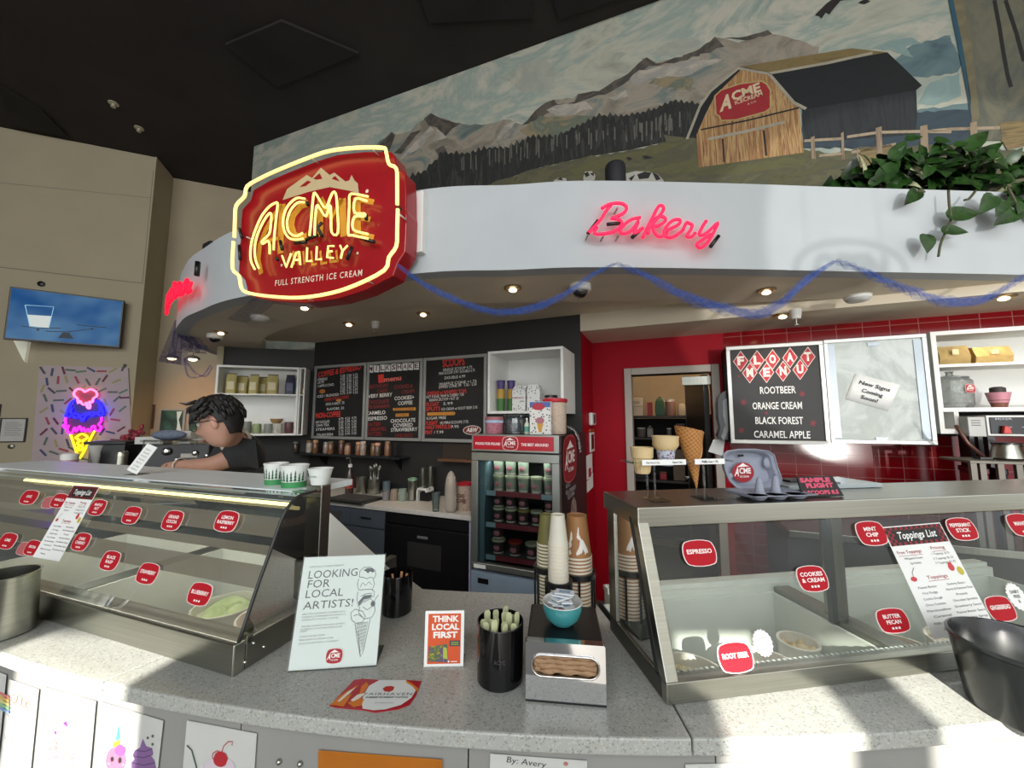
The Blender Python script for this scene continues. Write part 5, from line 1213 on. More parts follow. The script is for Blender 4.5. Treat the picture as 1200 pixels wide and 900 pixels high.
canister(615, 425, 352, 46, 'blue grey plastic tub behind the small cups', mat('blue_grey_plastic', '5F7078', .4), 'tub')
canister(612, 470, 412, 46, 'small grey cup at the left of three small cups', mat('grey_ceramic', '8A8588', .4), 'small_cup', 'small cups on the worktop'); canister(665, 472, 402, 44, 'small brown patterned cup in the middle of three small cups', paint('brown_pattern', ['6A5044', 'A89888', '8A6A58'], 40), 'small_cup', 'small cups on the worktop'); canister(718, 472, 400, 50, 'small white and green patterned cup, right of three small cups', paint('green_pattern', ['C8CCC4', '7A9080', 'D8DAD4'], 40), 'small_cup', 'small cups on the worktop')
canister(780, 470, 345, 58, 'steel shaker with pale green lid', STEEL, 'shaker', lid=mat('pale_green_lid', '8FB89A', .4)); canister(845, 455, 268, 44, 'tall steel cylinder left of the cone bag', STEEL, 'milkshake_cup', 'milkshake cups'); canister(895, 445, 258, 50, 'tall dark steel cylinder behind the white dispenser', STEELD, 'milkshake_cup', 'milkshake cups')
f = item(962, 440, -.24); t = thing('cup_dispenser', 'white arched dispenser on the worktop left of the cone bag', 'dispenser', f)
MB().loft([[(x*.085, y, z*.11) for x, z in ((-.62, 0), (-.62, .75), (-.5, 1.0), (.5, 1.0), (.62, .8), (.62, .72), (.45, .72), (.40, .85), (-.42, .85), (-.48, .65), (-.48, 0))] for y in (-.05, .05)]).build('arch', WHITE, t)
MB().box(-.04, .05, -.02, .04, .0, .07).build('block', BLACK, t, bevel=.003); MB().lathe([(.035, .0), (.04, .03), (.02, .045)], 16, c=(.01, 0, .071)).build('nozzle', BLACK, t, 'a')
canister(930, 540, 425, 54, 'clear plastic cup in front of the white dispenser', glass('clear_plastic', 'DDE6E6', 1.0, .05, .12), 'clear_cup', taper=.75)
f = item(1025, 545); t = thing('bag_of_cones', 'tall clear bag of wafer cones standing on the worktop', 'bag', f)
p = f.M.translation; dep = p.y
MB().lathe([(.038, 0), (.047, .03), (.048, .12), (.046, .20), (.038, .25), (.022, .285), (.004, .30)], 18, e=(1, .8)).build('bag', mat('bag_film', 'CFC6BC', .22, alpha=.5), t, True)
b = MB()
for k in range(5): b.lathe([(.016, .01+k*.045), (.026, .02+k*.045), (.030, .075+k*.045), (.027, .075+k*.045)], 16)
b.build('wafer_stack', mat('pale_wafer', 'C9B59A', .7, var=.1), t, 'a')
t, f, r, h = canister(1120, 530, 375, 108, 'big clear tub of cake cones with red lid beside the drinks fridge', paint('tub_of_cones', ['A08A7A', 'C0AA98', '8A6E5E'], 20), 'cone_tub', lid=mat('red_lid', 'B01E2E', .35))
orient(MB().text('CAKE\nCONES', 0, h*.5, -r*1.01, h=.028, w=r*1.2, bold=.03)).build('lettering', ink('5A2E22'), t, norm=False)
# spice jar shelf
sz = BF.hy(*kM(400, 795), -.16).z; x0 = BF.hy(*kM(20, 790), -.16).x; x1 = BF.hy(*kM(640, 800), -.16).x
js = thing('jar_shelf', 'thin black wall shelf holding small jars under the menu boards', 'shelf', BF.sub(x0, 0, sz-.02))
MB().box(0, x1-x0, -.16, -.001, 0, .02).build('board', mat('black_shelf', '1E2226', .4), js, bevel=.002)
b = MB()
for xx in (.3, x1-x0-.1): MB().prismx([(-.001, 0), (-.13, 0), (-.001, -.12)], xx-.006, xx+.006).build('bracket', BLACK, js)
JF = BF.sub(x0, 0, sz)
for i, (x, c_, lidc) in enumerate([(40, '4A3A32', '8A8A86'), (100, 'B8B0A0', '8A6A48'), (155, '6A4A30', 'B89070'), (200, '9A8A78', '9A9A96'), (245, '7A5238', '6A5A4A'), (290, '5A3A30', '8A6A48'), (345, 'A0785A', '6A4A38'), (390, '8A5A40', 'D89A80'), (435, '9A8878', 'C9B8A8'), (480, '7A5A38', '8A6A48'), (520, '5E4A3C', 'E0A088'), (562, '8A6048', '9A7A5A')]):
    p = JF.hy(*kM(x, 785), -.08); t = thing('spice_jar', 'small spice jar in the row on the thin black shelf', 'jar', JF.sub(p.x, -.08+(.02 if i % 2 else -.02), .0008), 'spice jars on the black shelf')
    r = .030; hj = .10+.01*(i % 3)
    MB().lathe([(r*.95, 0), (r, .005), (r, hj*.8), (r*.8, hj*.9)], 16).build('jar', mat('jar_'+c_, c_, .15, var=.3, vs=30, coat=.3), t, 'a'); MB().lathe([(r*.86, hj*.9), (r*.86, hj*1.1), (r*.7, hj*1.12)], 16).build('lid', mat('lid_'+lidc, lidc, .4), t, 'a')
p = JF.hy(*kM(625, 780), -.08); t = thing('jar_rack', 'dark wire rack at the right end of the thin black shelf', 'rack', JF.sub(p.x-.02, -.08, .0008))
for k in range(4): MB().tube([(-.035+.023*k, -.04, 0), (-.035+.023*k, -.04, .13), (-.035+.023*k, .04, .13), (-.035+.023*k, .04, 0)], .003, 6).build('wire', BLACK, t)
MB().box(-.04, .04, -.044, .044, .0, .006).build('base', BLACK, t)
p = BF.hy(*kM(960, 850), -.10); t = thing('wooden_ledge', 'dim wooden wall ledge between the jar shelf and the drinks fridge', 'shelf', BF.sub(p.x, 0, BF.hy(*kM(960, 832), -.10).z))
MB().box(-.17, .17, -.10, -.001, 0, .02).build('board', mat('brown_wood', '6A4A34', .5, stretch=(1, 8, 8)), t, bevel=.002); MB().box(-.17, .17, -.012, -.001, .02, .15).build('back_board', mat('dark_wood', '3A2E26', .5, stretch=(1, 8, 8)), t)

# ================================================================ drinks fridge
FX0, FX1, FY, FZ = -.525, .045, -.86, 1.492
ff = BF.sub(FX0, FY, 0); FW = FX1-FX0
fr_ = thing('glass_door_freezer', 'glass door freezer with red lit header and black side full of ice cream pints', 'freezer', ff)
FB = mat('black_freezer_side', '131316', .35); SIL = mat('silver_door_frame', '9A9C98', .35, .8)
dz0, dz1 = ff.hy(600, 673, 0).z, ff.hy(600, 531.5, 0).z; hz0 = ff.hy(600, 530, 0).z
print('fridge', FW, dz0, dz1, hz0)
b = MB().box(0, .03, .05, .78, .02, FZ-.005).box(FW-.03, FW, .05, .78, .02, FZ-.005).box(.03, FW-.03, .70, .78, .02, FZ-.005).box(.03, FW-.03, .05, .70, FZ-.12, FZ-.005).box(.03, FW-.03, .05, .70, .02, dz0+.03)
b.build('cabinet', FB, fr_)
MB().box(.03, FW-.03, .69, .70, dz0+.03, FZ-.12).build('inner_back', mat('freezer_inside', '4A5454', .5), fr_)
MB().box(0, FW, .0, .05, hz0, FZ).build('header', SIL, fr_, bevel=.003)
orient(MB().flat([(.012, hz0+.012), (FW-.03, hz0+.012), (FW-.03, FZ-.01), (.012, FZ-.01)], -.0006)).build('header_panel', mat('header_red', 'A01226', .3, emit='B01028', es=.25), fr_, norm=False)
hcz = (hz0+FZ)/2
b = MB().text('POUND FOR POUND', FW*.20, hcz-.006, -.0014, h=.016, w=FW*.30, bold=.03).text('THE BEST AROUND', FW*.74, hcz-.006, -.0014, h=.016, w=FW*.30, bold=.03); finish(b, ink('F0E4E4'), fr_)
def acme_logo(par, fr_m, x, z, y, s, ov=True, red=None, flat=1.0):
    """the small oval shop emblem: white edge, red field, arched letters, mountain"""
    X = fr_m
    if ov:
        orient_x(MB(X).flat([(x+a, z+c) for a, c in badge_outline(s*1.3, s*1.05)], y), X).build('emblem_edge', ink('E9DCD8'), par, norm=False)
        orient_x(MB(X).flat([(x+a, z+c) for a, c in badge_outline(s*1.3, s*1.05, .94)], y-.0004), X).build('emblem_face', red or ink('A01A26'), par, norm=False)
    b = MB(X); b.text('CME', x+.10*s, z+.02*s, y-.0009, h=s*.27, w=s*.66, bold=.03).text('A', x-.36*s, z-.04*s, y-.0009, h=s*.40, w=s*.26, bold=.03, shear=.2)
    b.flat([(x-.36*s, z+.22*s), (x-.14*s, z+.34*s), (x, z+.43*s), (x+.12*s, z+.34*s), (x+.34*s, z+.25*s), (x, z+.24*s)], y-.0009)
    b.text('ICE CREAM', x+.04*s, z-.26*s, y-.0009, h=s*.09, w=s*.5, bold=.02)
    orient_x(b, X).build('emblem_lettering', ink('F2E8E4'), par, norm=False)
def orient_x(b, X):
    n = (X.to_3x3() @ Vector((0, -1, 0)))
    for f in b.b.faces:
        f.normal_update()
        if f.normal.dot(n) < 0: f.normal_flip()
    return b
I4 = Matrix.Identity(4)
acme_logo(fr_, I4, FW*.465, hcz, -.0012, .082)
# door
b = MB(); fw = .045
b.box(0, FW, 0, .048, dz1-.05, dz1).box(0, FW, 0, .048, dz0, dz0+.035).box(0, fw, 0, .048, dz0+.035, dz1-.05).box(FW-fw, FW, 0, .048, dz0+.035, dz1-.05)
dr_ = b.build('door_frame', SIL, fr_, bevel=.003)
MB().face([(fw-.004, .014, dz0+.03), (FW-fw+.004, .014, dz0+.03), (FW-fw+.004, .014, dz1-.046), (fw-.004, .014, dz1-.046)]).build('door_glass', glass('freezer_glass', 'D2DCDA', .9), dr_)
light('freezer_fill', 'AREA', tuple(ff.w(FW/2, .09, dz1-.06)), 1.2, (.9, 1, .96), to=tuple(ff.w(FW/2, .22, .3)), shape='RECTANGLE', size=.4, size_y=.05)  # added fill so the pints show; no lamp is modelled in here
MB().box(fw, fw+.035, .03, .60, dz0+.035, dz1-.05).build('hinge_strip', mat('teal_strip', '5A7078', .4), fr_)
MB().box(-.012, -.001, .0, .03, .45, .95).build('side_handle', mat('lilac_handle', '9A98B0', .4), dr_, bevel=.003)
MB().box(0, FW, .006, .05, .03, dz0-.02).build('base_panel', mat('pale_blue_panel', '8FA0B0', .4), fr_, bevel=.003)
MB().box(.05, .12, .004, .0062, dz0-.085, dz0-.055).build('control_window', BLACK, fr_); MB().box(fw-.02, fw+.06, -.002, -.0003, dz0+.004, dz0+.026).build('rating_label', PAPER, dr_)
shz = [ff.hy(600, y, .05).z for y in (580, 618, 657)]
SGR = mat('pale_price_strip', '8AA0A8', .4); SRD = mat('price_red', '7A2A34', .5)
for z in shz:
    s_ = MB().box(.032, FW-.032, .06, .66, z-.004, z+.004).build('wire_shelf', mat('shelf_wire', '8A9090', .3, .7), fr_)
    MB().box(fw+.03, FW-fw, .052, .059, z-.014, z+.016).build('price_strip', SRD, s_); MB().box(fw+.03, fw+.10, .0505, .0518, z-.014, z+.016).build('price_tag', SGR, s_); MB().box(FW-fw-.08, FW-fw, .0505, .0518, z-.014, z+.016).build('price_tag', SGR, s_)
def pint(x, y, z, lid, body, lab, r=.040, h=.085, label='', grp='ice cream pints in the freezer'):
    t = thing('ice_cream_pint', label, 'ice cream pint', ff.sub(x, y, z+.0006), grp)
    MB().lathe([(r*.80, 0), (r*.97, h*.9)], 18).build('cup', body, t, 'a'); MB().lathe([(r*1.03, h*.86), (r*1.03, h), (r*.95, h*1.01)], 18).build('lid', lid, t, 'a')
    MB().ball((0, -r*.86, h*.45), r*.55, 10, (1, .12, .75)).build('label_badge', lab, t, True)
    MB().lathe([(r*.82, h*.05), (r*.835, h*.16)], 18, cap=False).build('text_band', ink('B8A8A0'), t, True)
dkb = mat('pint_body', '3A2E2E', .5, var=.15); rl_ = random.Random(5)
cols3 = ['7A9A88', 'A08A2E', '3A5A9A', '6A2226', '8A8A90', '8A7A3A', '3A5A9A', '8A2A22']
nm = {'7A9A88': 'green', 'A08A2E': 'yellow', '3A5A9A': 'blue', '6A2226': 'dark red', '8A8A90': 'grey', '8A7A3A': 'olive', '8A2A22': 'red'}
def slot(px, zz_): return ff.hy(px, 600, .16).x
rows = [(shz[0], [(580, 2, .050), (592, 2, .050), (607, 2, .050), (622, 1, .045), (637, 2, .050)], 'top'), (shz[1], [(583, 2, .042), (600, 2, .042), (613, 2, .042), (627, 1, .042), (638, 2, .042)], 'second'), (shz[2], [(583, 2, .042), (598, 1, .042), (612, 1, .042), (625, 2, .042)], 'third')]
ordn = ['leftmost', 'second', 'third', 'fourth', 'fifth']
for ri, (z, cs, rn_) in enumerate(rows):
    for ci, (px, n, r) in enumerate(cs):
        for k in range(n):
            h = .088 if ri else .10
            col = cols3[(ci+ri*3) % 8]; lid = mat('lid_'+col, col if ri else 'A8A88C', .45)
            body = dkb if ri else mat('clear_quart', ['7A8070', '8A8E80', 'A0985A', '5A4A46', '8A9088'][ci], .4)
            r = .043 if len(cs) == 4 else .0375; pint(fw+.088+(FW-2*fw-.14)*ci/(len(cs)-1), .13, z+.005+k*(h*1.012+.0006), lid, body, mat('pint_label', 'A0606A', .5, var=.2), r, h, 'ice cream pint in the %s column of the freezer %s shelf, %s' % (ordn[ci], rn_, ('alone' if n == 1 else ('lower of two' if k == 0 else 'upper of two'))))
# side decals
XS = Matrix.Translation((FW+.0012, 0, 0)) @ Matrix.Rotation(pi/2, 4, 'Z')
p = ff.hx(668, 537, FW); q = ff.hx(668, 580, FW); 
s_ = .34
orient_x(MB(XS).flat([(p.y+a, p.z+c) for a, c in badge_outline(.36, .30)], 0), XS).build('side_emblem_edge', ink('C04A50'), fr_, norm=False); orient_x(MB(XS).flat([(p.y+a, p.z+c) for a, c in badge_outline(.36, .30, .94)], -.0004), XS).build('side_emblem_face', ink('8A1420'), fr_, norm=False)
acme_logo(fr_, XS, p.y, p.z, -.0008, .27, ov=False)
b = MB(XS).text('& CO.', q.y-.05, q.z+.07, -.0006, h=.03, bold=.02).text('FULL STRENGTH\nICE CREAM', q.y+.02, q.z+.01, -.0006, h=.025, w=.26, bold=.02); orient_x(b, XS).build('side_lettering', ink('A8A4A8'), fr_, norm=False)
r_ = ff.hx(672, 603, FW); orient_x(MB(XS).disc((r_.y, r_.z-.05), .10, .16, -.0006, 16), XS).build('side_picture', paint('sundae_picture', ['4A2E2A', '9A8A88', '6A4038', 'B8A8A4'], 14), fr_, norm=False)
# things on the fridge top
FT = ff.sub(0, 0, FZ)
p = FT.hy(*kF(215, 808), .12); t = thing('sprinkle_tub', 'pink striped tub at the left end of the freezer top', 'tub', FT.sub(p.x+.02, .12, .0008))
MB().lathe([(.055, 0), (.06, .085)], 24).build('body', paint('pink_sprinkles', ['8A5060', 'B07A88', '9A4A58', 'C8A0A8'], 40), t, 'a'); MB().lathe([(.0615, .07), (.062, .088), (.062, .088)], 24, cap=False).build('band', mat('pale_blue_band', 'A0B0C8', .5), t, True); MB().lathe([(.063, .088), (.063, .108), (.058, .11)], 24).build('lid', mat('brown_pink_lid', '9A6468', .45), t, 'a')
p = FT.hy(*kF(360, 800), .14); t = thing('cake_dome', 'clear cut glass cake dome on the freezer top', 'glass dome', FT.sub(p.x, .22, .0008))
CG = glass('cut_glass', 'D2D8DA', 2.0, .05, .08, 'C0C8CC')
MB().lathe([(.085, 0), (.085, .012), (.02, .014)], 28).build('plate', CG, t, 'a')
b = MB(); n = 28
b.loft([[(.08*k_*(1+.05*(i % 2))*cos(2*pi*i/n), .08*k_*(1+.05*(i % 2))*sin(2*pi*i/n), z_) for i in range(n)] for z_, k_ in ((.014, .98), (.07, 1.0), (.10, .9), (.118, 1.02), (.122, 1.0), (.10, .8))]); b.build('dome', CG, t)
b = MB()
for k in range(3): b.lathe([(.022, .016), (.026, .09), (.022, .09)], 14, c=(-.04+.04*k, 0, 0))
b.build('glass_cup', CG, t, 'a')
p = FT.hy(*kF(465, 808), .10); bottle(FT, p.x, .10, 0, .017, .10, mat('pale_bottle', 'C8D0C0', .4), WHITE, 'small white squeeze bottle on the freezer top', lab=mat('teal_label', '5A9A8A', .5))
p = FT.hy(*kF(570, 810), .10); t = thing('picture_card', 'white speckled card with an ice cream cone picture standing on the freezer top', 'card', FT.sub(p.x, .07, .0008))
MB().box(-.068, .068, -.004, .03, 0, .20).build('card', DOT, t, bevel=.002)
orient(MB().flat([(-.066, .165), (.066, .165), (.066, .198), (-.066, .198)], -.0046)).build('blue_band', ink('4A62A0'), t, norm=False)
orient(MB().disc((-.01, .17), .042, .022, -.0052, 18)).build('red_mark', ink('A83040'), t, norm=False)
orient(MB().flat([(-.022, .075), (.022, .075), (.008, .015), (-.008, .015)], -.005)).build('cone', ink('C8963C'), t, norm=False); orient(MB().disc((0, .085), .028, .02, -.0052, 16)).build('scoop', ink('A86A78'), t, norm=False)
p = FT.hy(*kF(665, 806), .16); t = thing('cone_tub', 'big tub of cones with a red lid at the right end of the freezer top', 'tub', FT.sub(min(p.x, FW-.085), .225, .0008))
MB().lathe([(.066, 0), (.07, .01), (.072, .20)], 24).build('body', paint('stacked_cones', ['B49A88', 'D0BCA8', 'A08472'], 26, (1, 1, 4)), t, 'a'); MB().lathe([(.078, .20), (.080, .205), (.080, .222), (.074, .225)], 24).build('lid', mat('red_lid'), t, 'a')
t = thing('chequered_ribbon', 'black and white chequered ribbon trailing over the right side of the freezer', 'ribbon', FT.sub(FW-.04, .35, .0008))
chk = bpy.data.materials.new('chequered_cloth'); chk.use_nodes = True; nt = chk.node_tree; c_ = nt.nodes.new('ShaderNodeTexChecker'); c_.inputs['Scale'].default_value = 45; c_.inputs[1].default_value = hexc('D0CCCC'); c_.inputs[2].default_value = hexc('1A1A1A'); tc = nt.nodes.new('ShaderNodeTexCoord'); nt.links.new(tc.outputs['Object'], c_.inputs[0]); nt.links.new(c_.outputs[0], nt.nodes['Principled BSDF'].inputs['Base Color'])
P = catmull([(-.09, 0, .02), (-.04, .02, .045), (.02, .05, .03), (.055, .09, -.03), (.06, .14, -.14)], 6); b = MB()
for p, q in zip(P, P[1:]): b.face([p+Vector((0, -.03, 0)), q+Vector((0, -.03, 0)), q+Vector((0, .03, .006)), p+Vector((0, .03, .006))])
b.build('ribbon', chk, t, True, solid=.002)
# ================================================================ things on the service counter
def cz(px, py): return W0.hz(px, py, CZ)
def cfr(px, py, a=0.0, z=.0006):
    p = cz(px, py); return Fr(p.x, p.y, CZ+z, a)
# steel pitcher far left
f = LC.sub(-.85, -.088, .0006, .3); t = thing('steel_pitcher', 'brushed steel pitcher at the far left end of the counter', 'pitcher', f)
MB().lathe([(.072, 0), (.076, .004), (.070, .165), (.074, .172), (.068, .172), (.070, .01), (.001, .006)], 32).build('body', STEEL, t, 'a')
MB().tube(catmull([(.040, -.056, .168), (.046, -.086, .165), (.048, -.092, .10), (.045, -.060, .07)], 5), .009, 8).build('handle', STEEL, t, True)
orient(MB(Matrix.Rotation(-.35, 4, 'Z')).disc((0, .085), .022, .024, -.0755)).build('emblem', ink('3A8A94'), t, norm=False)
# acrylic poster holder
bl, br_ = cz(337.5, 788), cz(441, 781); a_ = atan2(br_.y-bl.y, br_.x-bl.x); wP = (br_-bl).length
PFm = Fr((bl.x+br_.x)/2, (bl.y+br_.y)/2, CZ+.001, a_); print('poster w', wP)
def solve_tilt(fr, px, py, h):
    best = None
    for k in range(-5, 40):
        f = fr.sub(0, 0, 0, 0, -radians(k)); d = abs(f.hy(px, py).z-h)
        if best is None or d < best[0]: best = (d, k)
    return best[1]
def fit_lean(fr, w_, tl, tr):
    best = None
    for k in range(0, 36):
        for hh in [w_*(1.1+.02*i) for i in range(18)]:
            f = fr.sub(0, 0, 0, 0, -radians(k)); e_ = 0
            for x, q in ((-w_/2, tl), (w_/2, tr)):
                a = proj(f.w(x, 0, hh)); e_ += (a[0]-q[0])**2+(a[1]-q[1])**2
            if best is None or e_ < best[0]: best = (e_, k, hh)
    return best
e_, tk, hP = fit_lean(PFm, wP, (357, 653), (450, 649)); print('poster', e_, tk, hP/wP)
t = thing('poster_holder', 'clear standing holder with a pale LOOKING FOR LOCAL ARTISTS poster', 'sign holder', PFm)
PX_ = Matrix.Rotation(-radians(tk), 4, 'X'); PT = PFm.sub(0, 0, 0, 0, -radians(tk))
MB(PX_).box(-wP/2-.003, wP/2+.003, -.002, -.0004, 0, hP+.003).build('acrylic_front', glass('poster_acrylic', 'FDFEFE', .6, .05), t)
MB(PX_).box(-wP/2, wP/2, .0, .0012, .002, hP).build('sheet', mat('pale_green_paper', 'DEE6DF', .7, var=.02), t)
MB().box(-wP/2, wP/2, -.002, .09, 0, .002).build('acrylic_foot', ACR, t)
k5 = lambda x, y: (320+x/5.623, 640+y/5.623)
yq = -.0003
b = MB(PX_)
for tx, x, y, w_ in [('LOOKING', 397, 183, 320), ('FOR', 302, 250, 145), ('LOCAL', 340, 312, 245)]: ptext(b, PT, tx, *k5(x, y), 9.2, w_/5.623, yq, rot=.02, shear=.06)
ptext(b, PT, 'ARTISTS!', *k5(365, 385), 9.2, 58, yq, rot=.02, shear=.06)
for x, y, tx, w_ in [(335, 440, 'ARE YOU AN ARTIST IN NEED OF A', 50), (335, 459, 'COLORFUL COMMISSION OR A PLACE TO', 51), (310, 480, 'DISPLAY ART? YOUR ART COULD BE', 42), (330, 520, 'WE ARE LOOKING FOR LOCAL ARTISTS', 50), (318, 540, 'TO SHOW AT OUR FAIRHAVEN SCOOP', 49), (200, 562, 'SHOP!', 8), (258, 592, 'SCAN THE QR CODE', 29), (285, 612, 'AND SEND US YOUR WORK', 40), (300, 634, '& A LITTLE BIT ABOUT YOURSELF!', 46), (355, 132, 'ACME VALLEY ICE CREAM PRESENTS', 40)]: ptext(b, PT, tx, *k5(x, y), 1.9, w_, yq, rot=.02)
orient_x(b, PX_).build('lettering', ink('2E3436'), t, norm=False)
b = MB(PX_)
def cs(pts, wd): b.stroke([PT.xz(*k5(x, y), yq) for x, y in pts], wd, yq)
for pts in [[(570, 205), (572, 165), (600, 140), (640, 138), (672, 160), (678, 190), (665, 212), (640, 205), (620, 215), (590, 205), (570, 205)], [(565, 215), (555, 250), (565, 290), (610, 285), (655, 285), (668, 250), (660, 215)], [(560, 300), (552, 340), (560, 400), (610, 350), (665, 330), (668, 300), (650, 285)], [(570, 400), (565, 440), (600, 480), (650, 470), (672, 430), (668, 370), (640, 345), (600, 370)], [(515, 470), (512, 440), (540, 415), (590, 430), (608, 465), (590, 500), (550, 510), (520, 490), (515, 470)], [(540, 510), (552, 600), (575, 730), (595, 690), (640, 480)], [(655, 380), (680, 340), (695, 322)], [(575, 270), (590, 240), (610, 260), (630, 235), (650, 255)], [(580, 330), (610, 315), (650, 310)], [(530, 460), (560, 450), (590, 470)], [(590, 400), (620, 420), (650, 400)], [(575, 730), (560, 560)]]: cs(pts, .0016)
for i in range(9): cs([(545+i*3, 520+i*22), (625-i*4, 500+i*22)], .0009); cs([(560+i*8, 500), (548+i*4+i*1, 560+i*15)], .0009)
for pts in [[(595, 160), (620, 145), (650, 145), (670, 165), (655, 175), (640, 165), (625, 180), (610, 165)]]: b.flat([PT.xz(*k5(x, y), yq) for x, y in pts], yq)
c_ = PT.xz(*k5(658, 380), yq); b.disc(c_, .006, .007, yq, 14); b.flat([PT.xz(*k5(x, y), yq) for x, y in [(560, 370), (600, 325), (655, 320), (640, 340), (600, 350), (565, 395)]], yq)
orient_x(b, PX_).build('cone_drawing', ink('3A4244'), t, norm=False)
c_ = PT.xz(*k5(405, 722), yq); acme_logo(t, PX_, c_[0], c_[1], -.0022, .033)

# matte black canisters, sticks inside
def black_cup(px, py, rt, rb, h, label, name='black_canister', m=None, cat='canister'):
    f = cfr(px, py); t = thing(name, label, cat, f)
    MB().lathe([(rb*.9, 0), (rb, .004), (rb, .02), (rt, h-.003), (rt*.985, h), (rt*.93, h-.001), (rb*.94, .012), (.001, .010)], 36).build('body', m or BLACKG, t, 'a')
    return t, f
def dist_r(px, py, rpx): p = cz(px, py); return rpx*(p.y*cos(TH)+(CZ-EYE)*sin(TH))/FPX
r1 = dist_r(465, 718, 17.5); t, f = black_cup(465, 717, r1, r1*.97, .125, 'black canister with wooden sticks behind the artists poster')
for k, (dx, dy) in enumerate([(.008, -.006), (-.012, .01), (.012, .012)]):
    s_ = thing('wooden_stick', 'flat wooden stick standing in the black canister behind the poster', 'stick', f.sub(dx, dy, .014), 'wooden sticks in the canister')
    MB().hull8([(-.004, -.001, 0), (.004, -.001, 0), (.004, .001, 0), (-.004, .001, 0), (-.004+dx, -.001+dy, .118-.02*(k > 0)), (.004+dx, -.001+dy, .118-.02*(k > 0)), (.004+dx, .001+dy, .118-.02*(k > 0)), (-.004+dx, .001+dy, .118-.02*(k > 0))]).build('stick', mat('pale_stick_wood', 'C08A5A', .6), s_, bevel=.001)
r2 = dist_r(586, 797, 27); t, f = black_cup(586, 795, r2*1.03, r2, .136, 'tall black canister full of pale wooden tasting spoons')
orient(MB().text('ACME', 0, .07, -r2*1.035, h=.010, w=.026)).build('lettering', ink('3A3A40'), t, norm=False)
rs = random.Random(2)
for k in range(16):
    a_ = k*2*pi/10 if k < 10 else k*2*pi/6; q = r2*(.74 if k < 10 else .38); dx, dy = q*cos(a_), q*sin(a_)
    s_ = thing('tasting_spoon', 'pale wooden tasting spoon standing in the tall black canister', 'spoon', f.sub(dx, dy, .0135, rs.uniform(-.8, .8)), 'tasting spoons in the tall canister')
    L = .124+rs.uniform(-.004, .018); lx, ly = 0, 0
    MB().loft([[(cx_*w_, cy_*.0012, z_*L) for cx_, cy_ in ((-1, -1), (1, -1), (1, 1), (-1, 1))] for z_, w_ in ((0, .003), (.7, .0035), (.84, .0075), (.95, .008), (1.0, .005))]).build('spoon', mat('birch_wood', 'B8BC92', .6, var=.1), s_, bevel=.0008)

# THINK LOCAL FIRST sign
bl, br_ = cz(496.5, 782), cz(543, 781); a_ = atan2(br_.y-bl.y, br_.x-bl.x); wT = (br_-bl).length
TFm = Fr((bl.x+br_.x)/2, (bl.y+br_.y)/2, CZ+.0008, a_); e_, tk, hT = fit_lean(TFm, wT, (498.8, 717), (544, 715)); print('think', e_, tk, hT/wT)
t = thing('table_sign', 'small orange THINK LOCAL FIRST table sign', 'sign', TFm); TX = Matrix.Rotation(-radians(tk), 4, 'X'); TT = TFm.sub(0, 0, 0, 0, -radians(tk))
MB(TX).box(-wT/2, wT/2, 0, .003, 0, hT).build('card', PAPER, t); MB().box(-wT/2, wT/2, .002, .05, 0, .0015).build('foot', ACR, t)
k6 = lambda x, y: (480+x/3.4625, 580+y/3.4625); yq = -.0003
b = MB(TX); b.flat([(-wT*.42, hT*.05), (wT*.42, hT*.05), (wT*.42, hT*.95), (-wT*.42, hT*.95)], yq); orient_x(b, TX).build('orange_face', ink('D2552A'), t, norm=False)
b = MB(TX)
for i, tx in enumerate(('THINK', 'LOCAL', 'FIRST')): b.text(tx, wT*.03, hT*(.85-.145*i), yq*2, h=hT*.105, w=wT*(.68, .70, .62)[i], bold=.045)
b.disc((wT*.12, hT*.09), .0025, .0025, yq*2, 10); b.flat([(wT*.18, hT*.08), (wT*.34, hT*.08), (wT*.34, hT*.095), (wT*.18, hT*.095)], yq*2)
orient_x(b, TX).build('lettering', ink('F4EEE8'), t, norm=False)
b = MB(TX); b.disc((-wT*.04, hT*.72-.003), .0022, .0025, yq*3, 10); orient_x(b, TX).build('heart', ink('D2552A'), t, norm=False)
b = MB(TX); b.flat([(-wT*.40, hT*.10), (wT*.12, hT*.07), (wT*.08, hT*.40), (-wT*.38, hT*.36)], yq*2); orient_x(b, TX).build('picture', paint('flyer_picture', ['2A2A5A', '7A3A8A', '3A6A3A', 'C0A030', '8A3A3A'], 60), t, norm=False)
b = MB(TX); b.flat([(wT*.14, hT*.36), (wT*.40, hT*.36), (wT*.40, hT*.46), (wT*.14, hT*.46)], yq*2); orient_x(b, TX).build('navy_box', ink('26304A'), t, norm=False)
b = MB(TX)
for k in range(3): b.flat([(wT*.17, hT*(.38+.025*k)), (wT*.37, hT*(.38+.025*k)), (wT*.37, hT*(.39+.025*k)), (wT*.17, hT*(.39+.025*k))], yq*3)
b.flat([(-wT*.02, hT*.15), (wT*.10, hT*.13), (wT*.07, hT*.33), (-wT*.02, hT*.35)], yq*3)
orient_x(b, TX).build('green_print', ink('A9B84A'), t, norm=False)

